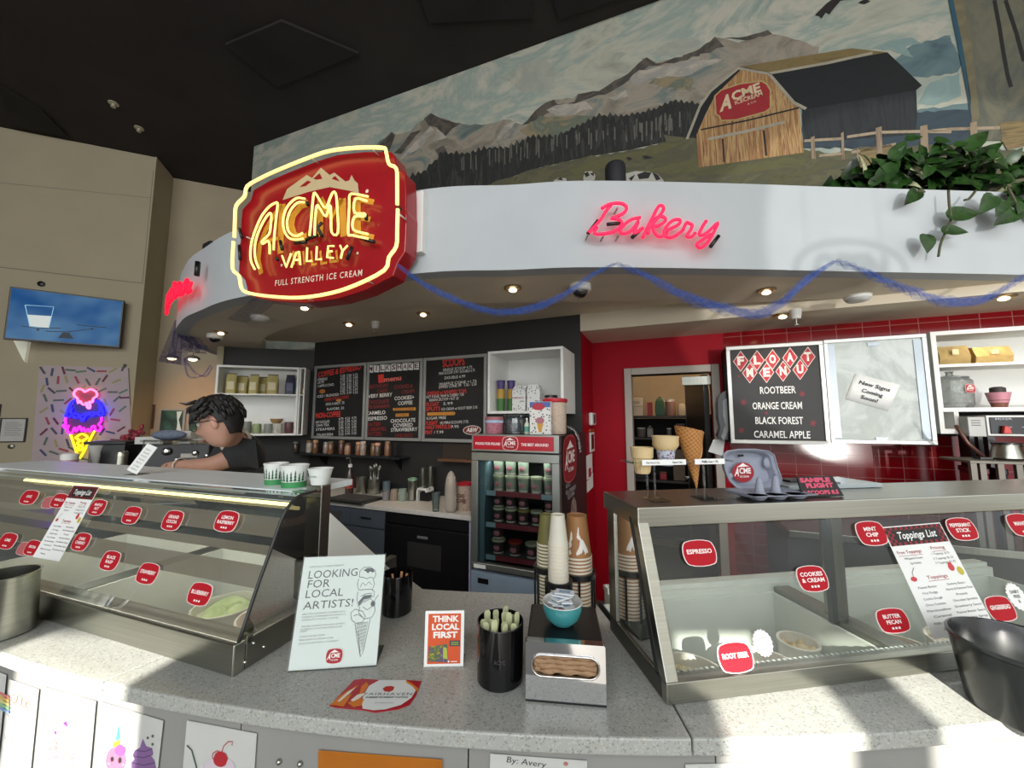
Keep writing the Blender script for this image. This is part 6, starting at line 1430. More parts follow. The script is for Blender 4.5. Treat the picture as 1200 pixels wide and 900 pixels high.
# napkin dispenser
bl, br_ = cz(616, 821.5), cz(711, 829.5); a_ = atan2(br_.y-bl.y, br_.x-bl.x); wN = (br_-bl).length
NF = Fr((bl.x+br_.x)/2, (bl.y+br_.y)/2, CZ+.0008, a_); hN = NF.hy(664, 754.5).z; dN = NF.hz(668, 708, hN).y; print('napkin', wN, hN, dN)
t = thing('napkin_dispenser', 'chrome fronted black napkin dispenser with brown napkins', 'napkin dispenser', NF)
hw = wN/2
MB().box(-hw+.002, hw-.002, .018, dN, .004, hN-.003).box(-hw+.002, hw-.002, .006, .018, hN*.84, hN-.003).box(-hw+.002, hw-.002, .006, .018, .004, hN*.36).build('case', mat('matt_black_metal', '101011', .42), t, bevel=.004)
slot_ = [(.40*wN*sx*c0, hN*.60+hN*.155*s0) for c0, s0, sx in [(cos(a), sin(a), 1) for a in [2*pi*i/32 for i in range(32)]]]
def rrect(cx, cz_, w_, h_, r, n=6):
    P = []
    for qx, qz, a0 in ((1, 1, 0), (-1, 1, 90), (-1, -1, 180), (1, -1, 270)):
        for k in range(n+1):
            a = radians(a0+90*k/n); P.append((cx+qx*(w_/2-r)+r*cos(a), cz_+qz*(h_/2-r)+r*sin(a)))
    return P
outer = rrect(0, hN/2, wN, hN, .004); inner = rrect(0, hN*.615, wN*.84, hN*.36, hN*.17)
b = MB()
for y in (0,):
    o_ = b._v([(x, 0, z) for x, z in outer]); i_ = b._v([(x, .0, z) for x, z in inner]); i2 = b._v([(x*.97, .010, (z-hN*.615)*.93+hN*.615) for x, z in inner]); n = len(o_)
    ob = b._v([(x, .019, z) for x, z in outer])
    for k in range(n):
        j = (k+1) % n; b.b.faces.new((o_[k], o_[j], i_[j], i_[k])); b.b.faces.new((i_[k], i_[j], i2[j], i2[k])); b.b.faces.new((ob[k], ob[j], o_[j], o_[k]))
b.build('chrome_front', CHROME, t, 'a')
MB().tube([(x, -.001, z) for x, z in inner], .0022, 8, True).build('slot_rim', CHROME, t, True)
rn_ = random.Random(4)
b = MB(); L0_ = [(-wN*.40+wN*.80*i/24) for i in range(25)]
for j in range(4):
    z0 = hN*(.45+.082*j); b.loft([[(x, .013, z0), (x, .005+.002*sin(i*.8+j), z0+.003*sin(i*.9+j*2)), (x, .003+.002*sin(i*.5+j), z0+hN*.05+.003*sin(i*.7+j)), (x, .006, z0+hN*.095+.002*sin(i+j)), (x, .013, z0+hN*.09)] for i, x in enumerate(L0_)])
b.build('napkins', paint('kraft_napkin', ['7A5A42', 'A0805F', '8E6E50', 'B09070'], 22, (1, 1, 3)), t, True)
MB().box(-hw, hw, -.001, dN, 0, .004).build('foot', BLACK, t)
# turquoise bowl of sugar packets on the dispenser
q = NF.hz(659, 729, hN); r3 = .5*47*(NF.w(*q).y*cos(TH)+(NF.w(*q).z-EYE)*sin(TH))/FPX; BWF = NF.sub(q.x, q.y, hN-.0025+.001)
t = thing('bowl', 'turquoise bowl of paper packets standing on the napkin dispenser', 'bowl', BWF)
MB().lathe([(.001, 0), (r3*.50, 0), (r3*.55, .002), (r3*.86, .018), (r3*.98, .038), (r3, .052)], 32, cap=False).build('outside', mat('turquoise_glaze', '3F8C90', .25, coat=.4), t, 'a')
MB().lathe([(r3, .052), (r3*.97, .0535), (r3*.93, .050), (r3*.80, .022), (r3*.4, .008), (.001, .007)], 32, cap=False).build('inside', mat('white_glaze', 'D8D8D2', .25), t, 'a')
for k in range(10):
    a_ = rs.uniform(0, 2*pi); q = r3*.28*sqrt(rs.random()); pf = BWF.sub(q*cos(a_), q*sin(a_), .026+.0052*k, rs.uniform(0, 3.1), rs.uniform(-.03, .03))
    s_ = thing('sugar_packet', 'white paper packet lying in the turquoise bowl', 'packet', pf, 'paper packets in the bowl')
    MB().box(-.024, .024, -.014, .014, 0, .0035).build('packet', mat('packet_paper', 'CFD6DA', .6), s_, bevel=.0012)
    MB().box(-.014, .014, -.008, .008, .0036, .0038).build('print', ink('8AA6BA' if k % 2 else 'A88A8A'), s_)

# cup holder with three stacks of upside down paper cups
CH_ = Fr(.173, 1.235, CZ+.0008, radians(-4)); p = CH_.hy(667, 672, -.02); print('rack z', p.z)
t = thing('cup_rack', 'black wire cup rack behind the napkin dispenser', 'cup rack', CH_)
XC = [CH_.hy(x, 650, 0).x for x in (643, 653, 676)]
RK = CH_.hy(667, 675, -.02).z
stacks = [(XC[0]-.004, .045, .033, '6E6A38', 'olive'), (XC[1], -.066, .030, 'D2CEBE', 'white'), (XC[2]+.002, .012, .0455, '9A6E42', 'kraft')]
b = MB(); b.box(XC[0]-.05, XC[2]+.06, -.108, .09, 0, .006).build('base', BLACK, t, bevel=.002)
for sx, sy, r, c_, nm_ in stacks:
    MB().lathe([(r*1.04+.010, RK-.008), (r*1.04+.010, RK+.008), (r*1.04+.003, RK+.008), (r*1.04+.003, RK-.008), (r*1.04+.010, RK-.008)], 24, c=(sx, sy, 0), cap=False).build('ring', BLACK, t, 'a')
    for k in range(5):
        a_ = -pi/2+(k-2)*.85; MB().tube([(sx+(r*1.04+.0065)*cos(a_), sy+(r*1.04+.0065)*sin(a_), .004), (sx+(r*1.04+.0065)*cos(a_), sy+(r*1.04+.0065)*sin(a_), RK)], .0035, 6).build('upright', BLACK, t)
for sx, sy, r, c_, nm_ in stacks:
    topz = CH_.hy(676, 603, sy).z; Hc = .115*r/.0455+.012; z0 = .009; nst = int((topz-z0-Hc)/.0105); cm = mat('cup_card_'+c_, c_, .55, var=.05)
    for k in range(nst+1):
        last = k == nst; z = topz-Hc-(nst-k)*.0105
        cf = CH_.sub(sx, sy, z); c_t = thing('paper_cup', ('topmost %s paper cup of its upside down stack' if last else '%s paper cup nested in the upside down stack under the top cup') % nm_, 'paper cup', cf, '%s cups in the rack' % nm_)
        MB().lathe([(r*.985, .003), (r*.70, Hc-.006), (r*.70, Hc), (r*.62, Hc), (r*.60, Hc-.004), (.001, Hc-.004)], 28, cap=False).build('wall', cm, c_t, 'a')
        MB().lathe([(r*.983, .0), (r*1.03, .0), (r*1.04, .003), (r*1.03, .006), (r*.983, .0055), (r*.983, .0)], 28, cap=False).build('rim', mat('cream_rim', 'D8CFBC', .5), c_t, 'a')
        if last and nm_ == 'kraft':
            bb = MB()
            def onc(u, v): # u around from the front, v up
                a = -pi/2+u; rr = (r*.985+(r*.70-r*.985)*v)*1.006; return (rr*cos(a), rr*sin(a), .003+(Hc-.009)*v)
            for pts in [[(-.75, .35), (-.6, .7), (-.5, .62), (-.45, .5), (-.55, .42), (-.5, .3), (-.7, .25)], [(-.12, .55), (.02, .8), (.1, .78), (.08, .6), (.25, .50), (.2, .45), (-.02, .5)], [(.15, .45), (.3, .5), (.5, .42), (.75, .25), (.8, .15), (.5, .12), (.35, .25), (.25, .15), (-.1, .1), (-.2, .14), (.05, .28)], [(-.75, .2), (-.6, .22), (-.5, .12), (-.68, .08)]]:
                def ins(u, v):
                    c_ = False
                    for (a, b0), (c, d0) in zip(pts, pts[1:]+pts[:1]):
                        if (b0 > v) != (d0 > v) and u < (c-a)*(v-b0)/(d0-b0)+a: c_ = not c_
                    return c_
                for iu in range(42):
                    for iv in range(28):
                        u, v = -.84+iu*.04, .06+iv*.027
                        if ins(u+.02, v+.0135): bb.face([onc(u, v), onc(u+.04, v), onc(u+.04, v+.027), onc(u, v+.027)])
            bb.build('printed_map', ink('E2DED4'), c_t)

# leaflet lying on the counter
k7 = lambda x, y: (380+x/6.667, 780+y/6.667)
def flatc(pts, z): return [tuple(cz(x, y)-Vector((c0.x, c0.y, CZ))+Vector((0, 0, z))) for x, y in pts]
c0 = cz(440, 815); t = thing('leaflet', 'red and orange leaflet with a white centre lying on the counter', 'leaflet', Fr(c0.x, c0.y, CZ+.0006, 0))
outl = [k7(*p) for p in [(40, 320), (230, 120), (300, 108), (430, 118), (640, 118), (762, 128), (715, 240), (670, 310), (580, 345), (400, 372), (300, 352), (220, 345), (90, 332)]]
MB().prismz([(x, y) for x, y, _ in flatc(outl, 0)], 0, .0012).build('card', mat('leaflet_red', 'A81A2A', .35), t)
def lf(name, polys, m, z):
    b = MB()
    for p in polys: b.face(flatc([k7(*q) for q in p], z))
    for fc in b.b.faces:
        fc.normal_update()
        if fc.normal.z < 0: fc.normal_flip()
    return b.build(name, m, t, norm=False)
lf('white_centre', [[(430, 120), (640, 120), (700, 165), (715, 200), (680, 260), (600, 315), (480, 350), (385, 358), (300, 345), (290, 280), (320, 215), (350, 165)]], ink('D9DEDC'), .0016)
lf('orange_flame', [[(40, 318), (130, 240), (250, 165), (270, 160), (160, 250), (90, 318)], [(330, 135), (345, 160), (310, 215), (270, 240), (290, 170)], [(640, 122), (690, 150), (735, 185), (725, 215), (690, 170), (640, 140)], [(180, 300), (260, 260), (310, 270), (290, 320), (230, 335)], [(90, 320), (150, 260), (220, 225), (150, 330)]], ink('D0761E'), .0018)
lf('white_streak', [[(100, 290), (180, 215), (250, 175), (200, 225), (120, 290)], [(205, 280), (260, 235), (330, 220), (280, 262), (225, 290)]], ink('E2DCCF'), .0020)
lf('red_flower', [[(455, 190), (480, 172), (520, 168), (548, 175), (540, 200), (510, 215), (470, 210)]], ink('B02A1E'), .0020)
LX = Matrix.Translation((0, 0, .0021)) @ Matrix.Rotation(-pi/2, 4, 'X'); p1, p2 = [Vector(q) for q in flatc([k7(315, 232), k7(685, 232)], 0)]; b = MB(LX)
m_ = (p1+p2)/2; wl_ = (p2-p1).length; kz_ = (Vector(flatc([k7(500, 225)], 0)[0])-Vector(flatc([k7(500, 240)], 0)[0])).length
b.text('FAIRHAVEN', m_.x, m_.y, 0, h=kz_*1.2, w=wl_, bold=.0, sp=1.2); b.text('SUMMER PAVEMENT TASTING', m_.x, m_.y-kz_*1.6, 0, h=kz_*.7, w=wl_*.88, bold=.03); b.text('SATURDAY JULY', m_.x, m_.y-kz_*4.2, 0, h=kz_*.45, w=wl_*.4)
for fc in b.b.faces:
    fc.normal_update()
    if fc.normal.z < 0: fc.normal_flip()
b.build('lettering', ink('4A5A54'), t, norm=False)

# big black bucket right
f = RC.sub(.762, -.147, .0006, -.25); t = thing('black_bucket', 'large black bucket at the right end of the counter', 'bucket', f)
pr = RC.w(.762, -.147, 0); kk = (pr.y*cos(TH)+(CZ-EYE)*sin(TH))/FPX*.94
MB().lathe([(56*kk, 0), (58*kk, .004), (68*kk, .136), (70*kk, .138), (70*kk, .144), (67*kk, .146), (65*kk, .142), (56*kk, .012), (.001, .010)], 48).build('body', mat('dark_bucket_plastic', '1C1F1F', .22, var=.1), t, 'a')
b = MB(Matrix.Rotation(-.15, 4, 'Z')); b.text('UTENSILS', .060, .095, -.128, h=.020, w=.11, rot=-.05)
# wrap the lettering round the bucket wall
for v in b.b.verts:
    th_ = v.co.x/.125; rr = (58+10*(v.co.z/.15))*kk+.0012; v.co = Vector((rr*sin(th_-.05), -rr*cos(th_-.05), v.co.z))
b.build('lettering', ink('B8CFE0'), t)

# paper drawings taped on the counter front
def pfr(px, py):
    p = on_panel(px, py); a = atan2(p.x-CC.x, CC.y-p.y); return Fr(p.x, p.y, p.z, a)
def sheet(name, label, cat, tl, tr, hh, m, shift=-.0025, drop=0.0, grp=None):
    """a sheet hung on the front; its top edge runs between two pixels"""
    f = pfr((tl[0]+tr[0])/2, (tl[1]+tr[1])/2); f = f.sub(0, shift, 0)
    a = f.xz(*tl); c = f.xz(*tr); wd = sqrt((c[0]-a[0])**2+(c[1]-a[1])**2); r_ = atan2(c[1]-a[1], c[0]-a[0])
    f = Fr(0, 0, 0, 0, f.M @ Matrix.Translation((a[0], 0, a[1])) @ Matrix.Rotation(-r_, 4, 'Y'))
    t = thing(name, label, cat, f, grp)
    b = MB(); n = 8                       # follows the curve of the counter a little
    P = [(wd*i/n, -.0012-.0*i, 0) for i in range(n+1)]
    b.loft([[(x, -.0014-.002*sin(pi*x/wd)*0, z) for x in (0, wd)] for z in (0, -hh)], closed=False, cap=False)
    b.loft([[(0, -.0014, 0), (wd, -.0014, 0), (wd, -.0002, 0), (0, -.0002, 0)], [(0, -.0014, -hh), (wd, -.0014, -hh), (wd, -.0002, -hh), (0, -.0002, -hh)]])
    b.build('sheet', m, t)
    return t, f, wd
k8 = lambda x, y: (x/3.871, 780+y/3.871)
def dstroke(t, f, name, lines, wd, col):
    b = MB()
    for ln in lines: b.stroke([f.xz(*k8(*q), -.0022) for q in ln], wd, -.0022)
    orient(b).build(name, ink(col), t, norm=False)
def dflat(t, f, name, polys, col, lay=1):
    b = MB()
    for ln in polys: b.flat([f.xz(*k8(*q), -.0018-.0003*lay) for q in ln], -.0018-.0003*lay)
    orient(b).build(name, ink(col), t, norm=False)
def wob(c, rx, rz, n=14, j=.15, seed=1):
    r = random.Random(seed); return [(c[0]+rx*(1+r.uniform(-j, j))*cos(2*pi*i/n), c[1]+rz*(1+r.uniform(-j, j))*sin(2*pi*i/n)) for i in range(n+1)]
t, f, w_ = sheet('drawing', 'sheet with a rainbow corner at the far left end of the counter front', 'drawing', k8(-140, -20), k8(30, 42), .20, PAPER, grp=None)
for k, c in enumerate(('C87A72', 'D0A860', 'C9C47A', '8AB890', '7A9AC0')): dstroke(t, f, 'rainbow_band', [[(-60, 120+k*17), (0, 125+k*17), (40, 145+k*17)]], .0075, c)
t, f, w_ = sheet('drawing', 'sunlit sheet with faint orange scribbles on the counter front, second from the left', 'drawing', k8(44, 62), k8(178, 108), .24, PAPER)
dstroke(t, f, 'orange_scribble', [wob((65+k*22, 150+k*10), 12, 22, 10, .4, k) for k in range(4)], .0022, 'B4583A'); dstroke(t, f, 'green_scribble', [wob((75, 215), 40, 25, 16, .5, 9), wob((60, 330), 35, 40, 14, .4, 5)], .0016, '8A7A60'); dflat(t, f, 'yellow_patch', [wob((55, 450), 40, 30, 12, .2, 4)], 'D8D8A0')
t, f, w_ = sheet('drawing', 'sunlit sheet of faint line doodles on the counter front, third from the left', 'drawing', k8(195, 95), k8(437, 162), .26, PAPER)
dstroke(t, f, 'doodle', [wob((275, 225), 20, 28, 12, .3, 2), wob((355, 250), 30, 22, 12, .35, 3), wob((290, 350), 38, 45, 16, .25, 6), wob((290, 440), 55, 35, 14, .3, 7), [(300, 230), (318, 180)], wob((240, 360), 18, 28, 10, .3, 8), wob((215, 250), 12, 25, 8, .5, 10), [(380, 300), (350, 340), (330, 420)]], .0018, '8A6450'); dstroke(t, f, 'pink_doodle', [wob((240, 400), 24, 30, 10, .4, 12), [(200, 420), (190, 465)]], .002, 'A0507A'); dflat(t, f, 'purple_patch', [[(285, 262), (300, 250), (308, 282)], [(245, 295), (258, 300), (250, 320)]], '7A2A88')
t, f, w_ = sheet('drawing', 'sheet with a rainbow horned pink treat and a purple swirl cone on the counter front', 'drawing', k8(462, 165), k8(742, 250), .26, PAPER)
dflat(t, f, 'pink_body', [wob((525, 430), 46, 60, 18, .03, 2)], 'B0607A'); dflat(t, f, 'horn', [[(522, 345), (538, 262), (545, 330)]], '4A8AA8', 2); dflat(t, f, 'horn_base', [[(512, 350), (545, 335), (540, 360), (515, 372)]], 'D0A030', 3); dflat(t, f, 'purple_mane', [wob((545, 385), 24, 26, 12, .1, 3)], '7A4A80', 3)
dflat(t, f, 'eye', [wob((508, 425), 7, 12, 10, .05, 3), wob((543, 430), 8, 14, 10, .05, 4)], '2A2228', 4); dflat(t, f, 'cheek', [wob((495, 445), 8, 6, 8, .05, 3), wob((560, 450), 7, 6, 8, .05, 4)], 'C87A8A', 4)
dflat(t, f, 'purple_swirl', [[(648, 330), (662, 365), (690, 375), (695, 400), (685, 410), (700, 430), (708, 470), (596, 470), (596, 440), (610, 425), (602, 405), (612, 385), (635, 372)]], '7A5A8A'); dstroke(t, f, 'swirl_line', [[(605, 410), (650, 418), (692, 405)], [(598, 440), (650, 452), (704, 440)], [(618, 385), (655, 390), (690, 378)]], .0016, '3A2A48'); dflat(t, f, 'dot', [wob((670, 328), 6, 7, 8, .1, 1), wob((692, 320), 6, 8, 8, .1, 2), wob((692, 357), 6, 7, 8, .1, 3)], '5A5A58', 2)
t, f, w_ = sheet('drawing', 'sheet with a red cherry topped sundae drawing on the counter front', 'drawing', k8(850, 248), k8(1166, 308), .24, PAPER)
dflat(t, f, 'scoop', [wob((995, 470), 75, 55, 20, .06, 3)], 'C8BCC4'); dflat(t, f, 'cherry', [wob((1000, 425), 32, 36, 18, .04, 2)], 'A82028', 3); dstroke(t, f, 'cherry_stem', [[(1005, 395), (1015, 365), (1035, 345), (1055, 345), (1052, 362)], wob((985, 410), 22, 22, 12, .1, 5)], .0022, 'A82830'); dstroke(t, f, 'straw', [[(848, 362), (870, 385), (892, 465)]], .0042, '4A544C')
t, f, w_ = sheet('orange_paper', 'plain orange paper taped to the middle of the counter front', 'paper', (373.5, 879), (518.5, 890), .20, mat('orange_paper', 'D98A2A', .6))
t, f, w_ = sheet('name_note', 'white paper with handwritten By: Avery on the counter front', 'note', (574.5, 883), (688, 891.5), .10, PAPER)
b = MB(); ptext(b, f, 'By: Avery', 617, 893.5, 7, 46, -.002, bold=.0, rot=-.06, shear=.15); orient(b).build('lettering', ink('2E2E30'), t, norm=False)
b = MB(); b.disc(f.xz(663, 895, -.002), .005, .004, -.002, 12); orient(b).build('red_mark', ink('A87068'), t, norm=False)
t, f, w_ = sheet('note', 'white paper under the counter edge beside the sunlit right end', 'note', (803, 895.5), (873, 894), .10, PAPER)
# ================================================================ on top of the left case
LT_ = LC.sub(0, 0, ztop)
def on_lt(px, py): q = LC.hz(px, py, ztop); return q
def tapered_cup(fr, r0, r1, h, m, par, rim=None, e=(1, 1)):
    MB().lathe([(r0*.94, .002), (r0, 0), (r1, h*.93), (r1, h*.95), (r1*.93, h*.95), (r0*.9, .012), (.001, .010)], 28, e=e).build('cup', m, par, 'a')
    MB().lathe([(r1*.97, h*.93), (r1*1.05, h*.94), (r1*1.05, h*.99), (r1*.97, h)], 28, e=e, cap=False).build('rim', rim or WHITE, par, 'a')
CUPW = mat('white_cup_card', 'DDE2DC', .5); GRN = mat('green_print', '3A8A50', .5)
for px, py, wpx, lb in [(317, 573, 30, 'green and white tree printed paper tub on the left case, left of the pair'), (346, 573, 34, 'green and white tree printed paper tub on the left case, right of the pair')]:
    q = on_lt(px, py-2); wq = LC.w(*q); kk = (wq.y*cos(TH)+(wq.z-EYE)*sin(TH))/FPX; h = 26*kk; r1 = wpx/2*kk*.87; r0 = r1*.86
    f = LC.sub(q.x-(.006 if px > 330 else .034), q.y+(.0 if px > 330 else .045), ztop+.0008); t = thing('paper_tub', lb, 'paper tub', f, 'tree printed paper tubs')
    tapered_cup(f, r0, r1, h, CUPW, t)
    MB().lathe([(r0*1.012, .001), (r0*1.012+(r1-r0)*.28, h*.27)], 28, cap=False).build('green_base', GRN, t, True)
    b = MB()
    def oc(u, v): a = -pi/2+u; rr = (r0+(r1-r0)*v)*1.02; return (rr*cos(a), rr*sin(a), h*.93*v)
    for k in range(11):
        u = -1.5+k*.3; hh = .72+.14*(k % 3)/2; wd = .135
        for lv in range(3): v0 = .28+(hh-.28)*(.12+.27*lv); v1 = v0+(hh-.28)*.36; b.face([oc(u-wd*(1-.25*lv), v0), oc(u+wd*(1-.25*lv), v0), oc(u, v1)])
        b.face([oc(u-.015, .26), oc(u+.015, .26), oc(u+.015, .40), oc(u-.015, .40)])
    b.build('tree_print', mat('dark_green_print', '1E5A34', .5), t)
q = on_lt(378, 570); kk = .0026; f = LC.sub(-.030, .272, ztop+.0125); t = thing('paper_cup', 'plain white paper cup at the right end of the left case', 'paper cup', f)
tapered_cup(f, .026, .037, .052, CUPW, t)
b = MB(); b.text('SMALL SCOOP', 0, .028, -.034, h=.0045, w=.034, bold=.02); orient(b).build('lettering', ink('5A7078'), t, norm=False)
q = on_lt(152, 557); f = LC.sub(q.x, q.y, ztop+.001, .15); t = thing('counter_card', 'tall white printed card leaning on the left case in front of the barista', 'card', f)
hc = .115; wc = .062; X = Matrix.Rotation(radians(-22), 4, 'X') @ Matrix.Rotation(.28, 4, 'Y')
MB(X).box(-wc/2, wc/2, -.001, .001, .012, hc+.014).build('card', PAPER, t)
b = MB(X)
for k in range(7): b.text(['MENU', 'SHAKES', 'FLOATS', 'SUNDAES', 'SPLITS', 'CONES', 'PINTS'][k], 0, .108-.014*k, -.0014, h=.006, w=.035)
orient_x(b, X).build('lettering', ink('6A6E68'), t, norm=False)
MB().box(-wc/2, wc/2, -.003, .05, 0, .002).build('foot', ACR, t)

# ================================================================ on top of the right case
RT_ = RC.sub(0, 0, ZT)
ST_ = RC.sub(RC.hy(790, 560, .19).x, .19, ZT+.0008); stn = thing('cone_stand', 'clear acrylic cone display stand on the right case', 'stand', ST_)
zb_ = ST_.hy(790, 540).z
def sx_(px, py=540, y=0.0): return ST_.hy(px, py, y).x
MB().box(sx_(733), sx_(850), -.035, -.030, zb_-.002, zb_+.002).box(sx_(733), sx_(850), .030, .035, zb_-.002, zb_+.002).box(sx_(733), sx_(737), -.030, .030, zb_-.002, zb_+.002).box(sx_(846), sx_(850), -.030, .030, zb_-.002, zb_+.002).build('top_plate', ACR, stn)
for px in (763, 772, 821, 831): MB().box(sx_(px)-.002, sx_(px)+.002, .024, .03, .003, zb_-.002).build('leg', ACR, stn)
for a, c in ((758, 777), (815, 836)): MB().box(sx_(a), sx_(c), -.035, .035, 0, .003).build('foot', ACR, stn)
MB().box(sx_(745), sx_(795), -.037, -.0355, zb_-.007, zb_+.008).build('label_strip', PAPER, stn); MB().box(sx_(805), sx_(839), -.037, -.0355, zb_-.007, zb_+.008).build('label_strip', PAPER, stn)
b = MB().text('Cake Cone or Cup', sx_(757), zb_, -.0376, h=.005, w=.04, bold=.02).text('Dipped Cake', sx_(785), zb_, -.0376, h=.005, w=.03, bold=.02).text('Waffle Cone + .75c', sx_(822), zb_, -.0376, h=.006, w=.052, bold=.03); finish(b, ink('2A2A2C'), stn)
CONE = mat('cake_cone_wafer', 'D2B98A', .6, var=.08, bump=.3, bs=120); WAF = bpy.data.materials.new('waffle_cone'); WAF.use_nodes = True; nt = WAF.node_tree; pp = nt.nodes['Principled BSDF']
tc = nt.nodes.new('ShaderNodeTexCoord'); mp = nt.nodes.new('ShaderNodeMapping'); mp.inputs['Rotation'].default_value = (0, radians(42), radians(20)); br2 = nt.nodes.new('ShaderNodeTexBrick'); br2.offset = 0; br2.inputs['Scale'].default_value = 1; br2.inputs['Brick Width'].default_value = .009; br2.inputs['Row Height'].default_value = .009; br2.inputs['Mortar Size'].default_value = .0014; br2.inputs['Mortar Smooth'].default_value = .6
br2.inputs['Color1'].default_value = hexc('9A6430'); br2.inputs['Color2'].default_value = hexc('A86E38'); br2.inputs['Mortar'].default_value = hexc('C48E50')
mp2 = nt.nodes.new('ShaderNodeMapping'); mp2.inputs['Rotation'].default_value = (radians(90), 0, 0)
nt.links.new(tc.outputs['Object'], mp.inputs[0]); nt.links.new(mp.outputs[0], mp2.inputs[0]); nt.links.new(mp2.outputs[0], br2.inputs['Vector']); nt.links.new(br2.outputs['Color'], pp.inputs['Base Color']); bu = nt.nodes.new('ShaderNodeBump'); bu.inputs['Strength'].default_value = .5; bu.inputs['Distance'].default_value = .002; nt.links.new(br2.outputs['Fac'], bu.inputs['Height']); nt.links.new(bu.outputs[0], pp.inputs['Normal']); pp.inputs['Roughness'].default_value = .6
kW = lambda x, y: (720+x/7.5, 480+y/7.5)
def cone_at(px, ptop, pbot, y=0.0): a = ST_.hy(*kW(px, ptop), y); c = ST_.hy(*kW(px, pbot), y); return a, c
def wpx_(n): a = ST_.hy(790, 540); c = ST_.hy(790+n/7.5, 540); return c.x-a.x
a, c = cone_at(240, 330, 560); h = a.z-c.z; t = thing('cake_cone', 'plain wafer cake cone at the left of the cone stand', 'ice cream cone', ST_.sub(a.x, 0, c.z)); R = wpx_(180)/2
MB().lathe([(R*.58, 0), (R*.62, .002), (R*.80, h*.58), (R*.92, h*.60), (R*.96, h*.9), (R, h), (R*.92, h), (R*.86, h*.62), (R*.5, .01)], 24).build('cone', CONE, t, 'a')
b = MB()
for k in range(14): a_ = 2*pi*k/14; b.tube([(R*.63*cos(a_), R*.63*sin(a_), .004), (R*.81*cos(a_), R*.81*sin(a_), h*.56)], R*.03, 4)
b.tube([(R*.70*cos(2*pi*k/24), R*.70*sin(2*pi*k/24), h*.25) for k in range(24)], R*.03, 4, True); b.build('ribs', CONE, t)
a, c = cone_at(446, 230, 490); h = a.z-c.z; t = thing('sprinkle_cone', 'wafer cup with sprinkle coated lower half in the middle of the cone stand', 'ice cream cone', ST_.sub(a.x, 0, c.z)); R = wpx_(212)/2
MB().lathe([(R*.70, h*.52), (R*.95, h*.68), (R*.94, h*.88), (R, h), (R*.92, h), (R*.82, h*.6)], 24).build('cone', CONE, t, 'a')
MB().lathe([(R*.48, 0), (R*.52, .002), (R*.62, h*.3), (R*.68, h*.55), (R*.60, h*.56)], 24).build('paper_sleeve', mat('sleeve_paper', 'B8BCC8', .5, var=.1), t, 'a')
rr_ = random.Random(8)
for c_ in ('A83048', '3A4A8A', '6A2A4A', '4A7A9A'):
    b = MB()
    for k in range(16):
        a_ = rr_.uniform(-pi, 0); v = rr_.uniform(.05, .60); q = R*(.50+.19*v/.55)*1.03; p = Vector((q*cos(a_), q*sin(a_), h*v)); d = Vector((-sin(a_), cos(a_), rr_.uniform(-1.5, 1.5))).normalized(); b.tube([p-d*.003, p+d*.003], .0011, 5)
    b.build('sprinkles', ink(c_), t)
a, c = cone_at(655, 170, 685); h = a.z-c.z; R = wpx_(230)/2; q = ST_.hy(*kW(722, 685)); t = thing('waffle_cone', 'big golden waffle cone at the right of the cone stand', 'ice cream cone', ST_.sub(q.x, .0, q.z))
dx = a.x-q.x
MB().loft([[(dx*v+R*(.05+.95*v)*cos(2*pi*i/32), R*(.05+.95*v)*sin(2*pi*i/32)*.9, h*v+.03*(v > .9)*(-cos(2*pi*i/32))*.35) for i in range(32)] for v in (0, .1, .3, .5, .7, .9, 1)]+[[(dx+R*.9*cos(2*pi*i/32), R*.9*sin(2*pi*i/32)*.9, h*.985-.03*cos(2*pi*i/32)*.35) for i in range(32)], [(dx*.3+R*.2*cos(2*pi*i/32), R*.2*sin(2*pi*i/32), h*.3) for i in range(32)]]).build('cone', WAF, t, 'a')
MB().tube(catmull([(dx*v+R*(.05+.95*v)*1.02*cos(u), R*(.05+.95*v)*.92*sin(u), h*v) for v, u in ((.98, .1), (.8, -.1), (.62, -.5), (.48, -1.1), (.40, -1.6))], 4), .0022, 6).build('seam', mat('cone_seam', 'C89050', .6), t, True)

# moulded pulp flight carton with open lid
kE = lambda x, y: (835+x/8, 500+y/8)
yE = .185; EF = RC.sub(RC.hy(*kE(430, 690), yE).x, yE, ZT+.0008); eg = thing('pulp_carton', 'open blue grey moulded pulp carton with red emblem on the right case', 'carton', EF)
PULP = mat('blue_grey_pulp', '989DAB', .85, var=.06, bump=.4, bs=150)
def ex(x, y, yy=0.0): p = EF.hy(*kE(x, y), yy); return (p.x, p.z)
lid = [ex(*p, .05) for p in [(105, 270), (140, 235), (250, 218), (400, 218), (510, 235), (560, 270), (590, 380), (625, 470), (630, 520), (610, 550), (470, 572), (300, 590), (220, 560), (160, 500), (120, 400)]]
cxl = sum(x for x, z in lid)/len(lid); czl = sum(z for x, z in lid)/len(lid)
def sc_(k): return [(cxl+(x-cxl)*k, czl+(z-czl)*k) for x, z in lid]
MB().loft([[(x, y, z) for x, z in sc_(k)] for k, y in ((1.03, .044), (1.04, .048), (1.0, .050), (.93, .054), (.86, .078), (.5, .084), (.02, .084))], True, False).build('lid', PULP, eg, 'a', solid=.003)
for p, r in (((500, 340), 40), ((160, 460), 22)):
    x, z = ex(*p, .07); MB().ball((x, .066, z), .0075*r/22, 14, (1, .6, 1.3)).build('lid_bump', PULP, eg, True)
x, z = ex(300, 278, .05); MB().tube([(x-.008, .066, z), (x+.008, .066, z+.001)], .0035, 8).build('lid_slot', BLACK, eg, True)
x, z = ex(322, 435, .05); MBX = Matrix.Translation((0, .066, 0))
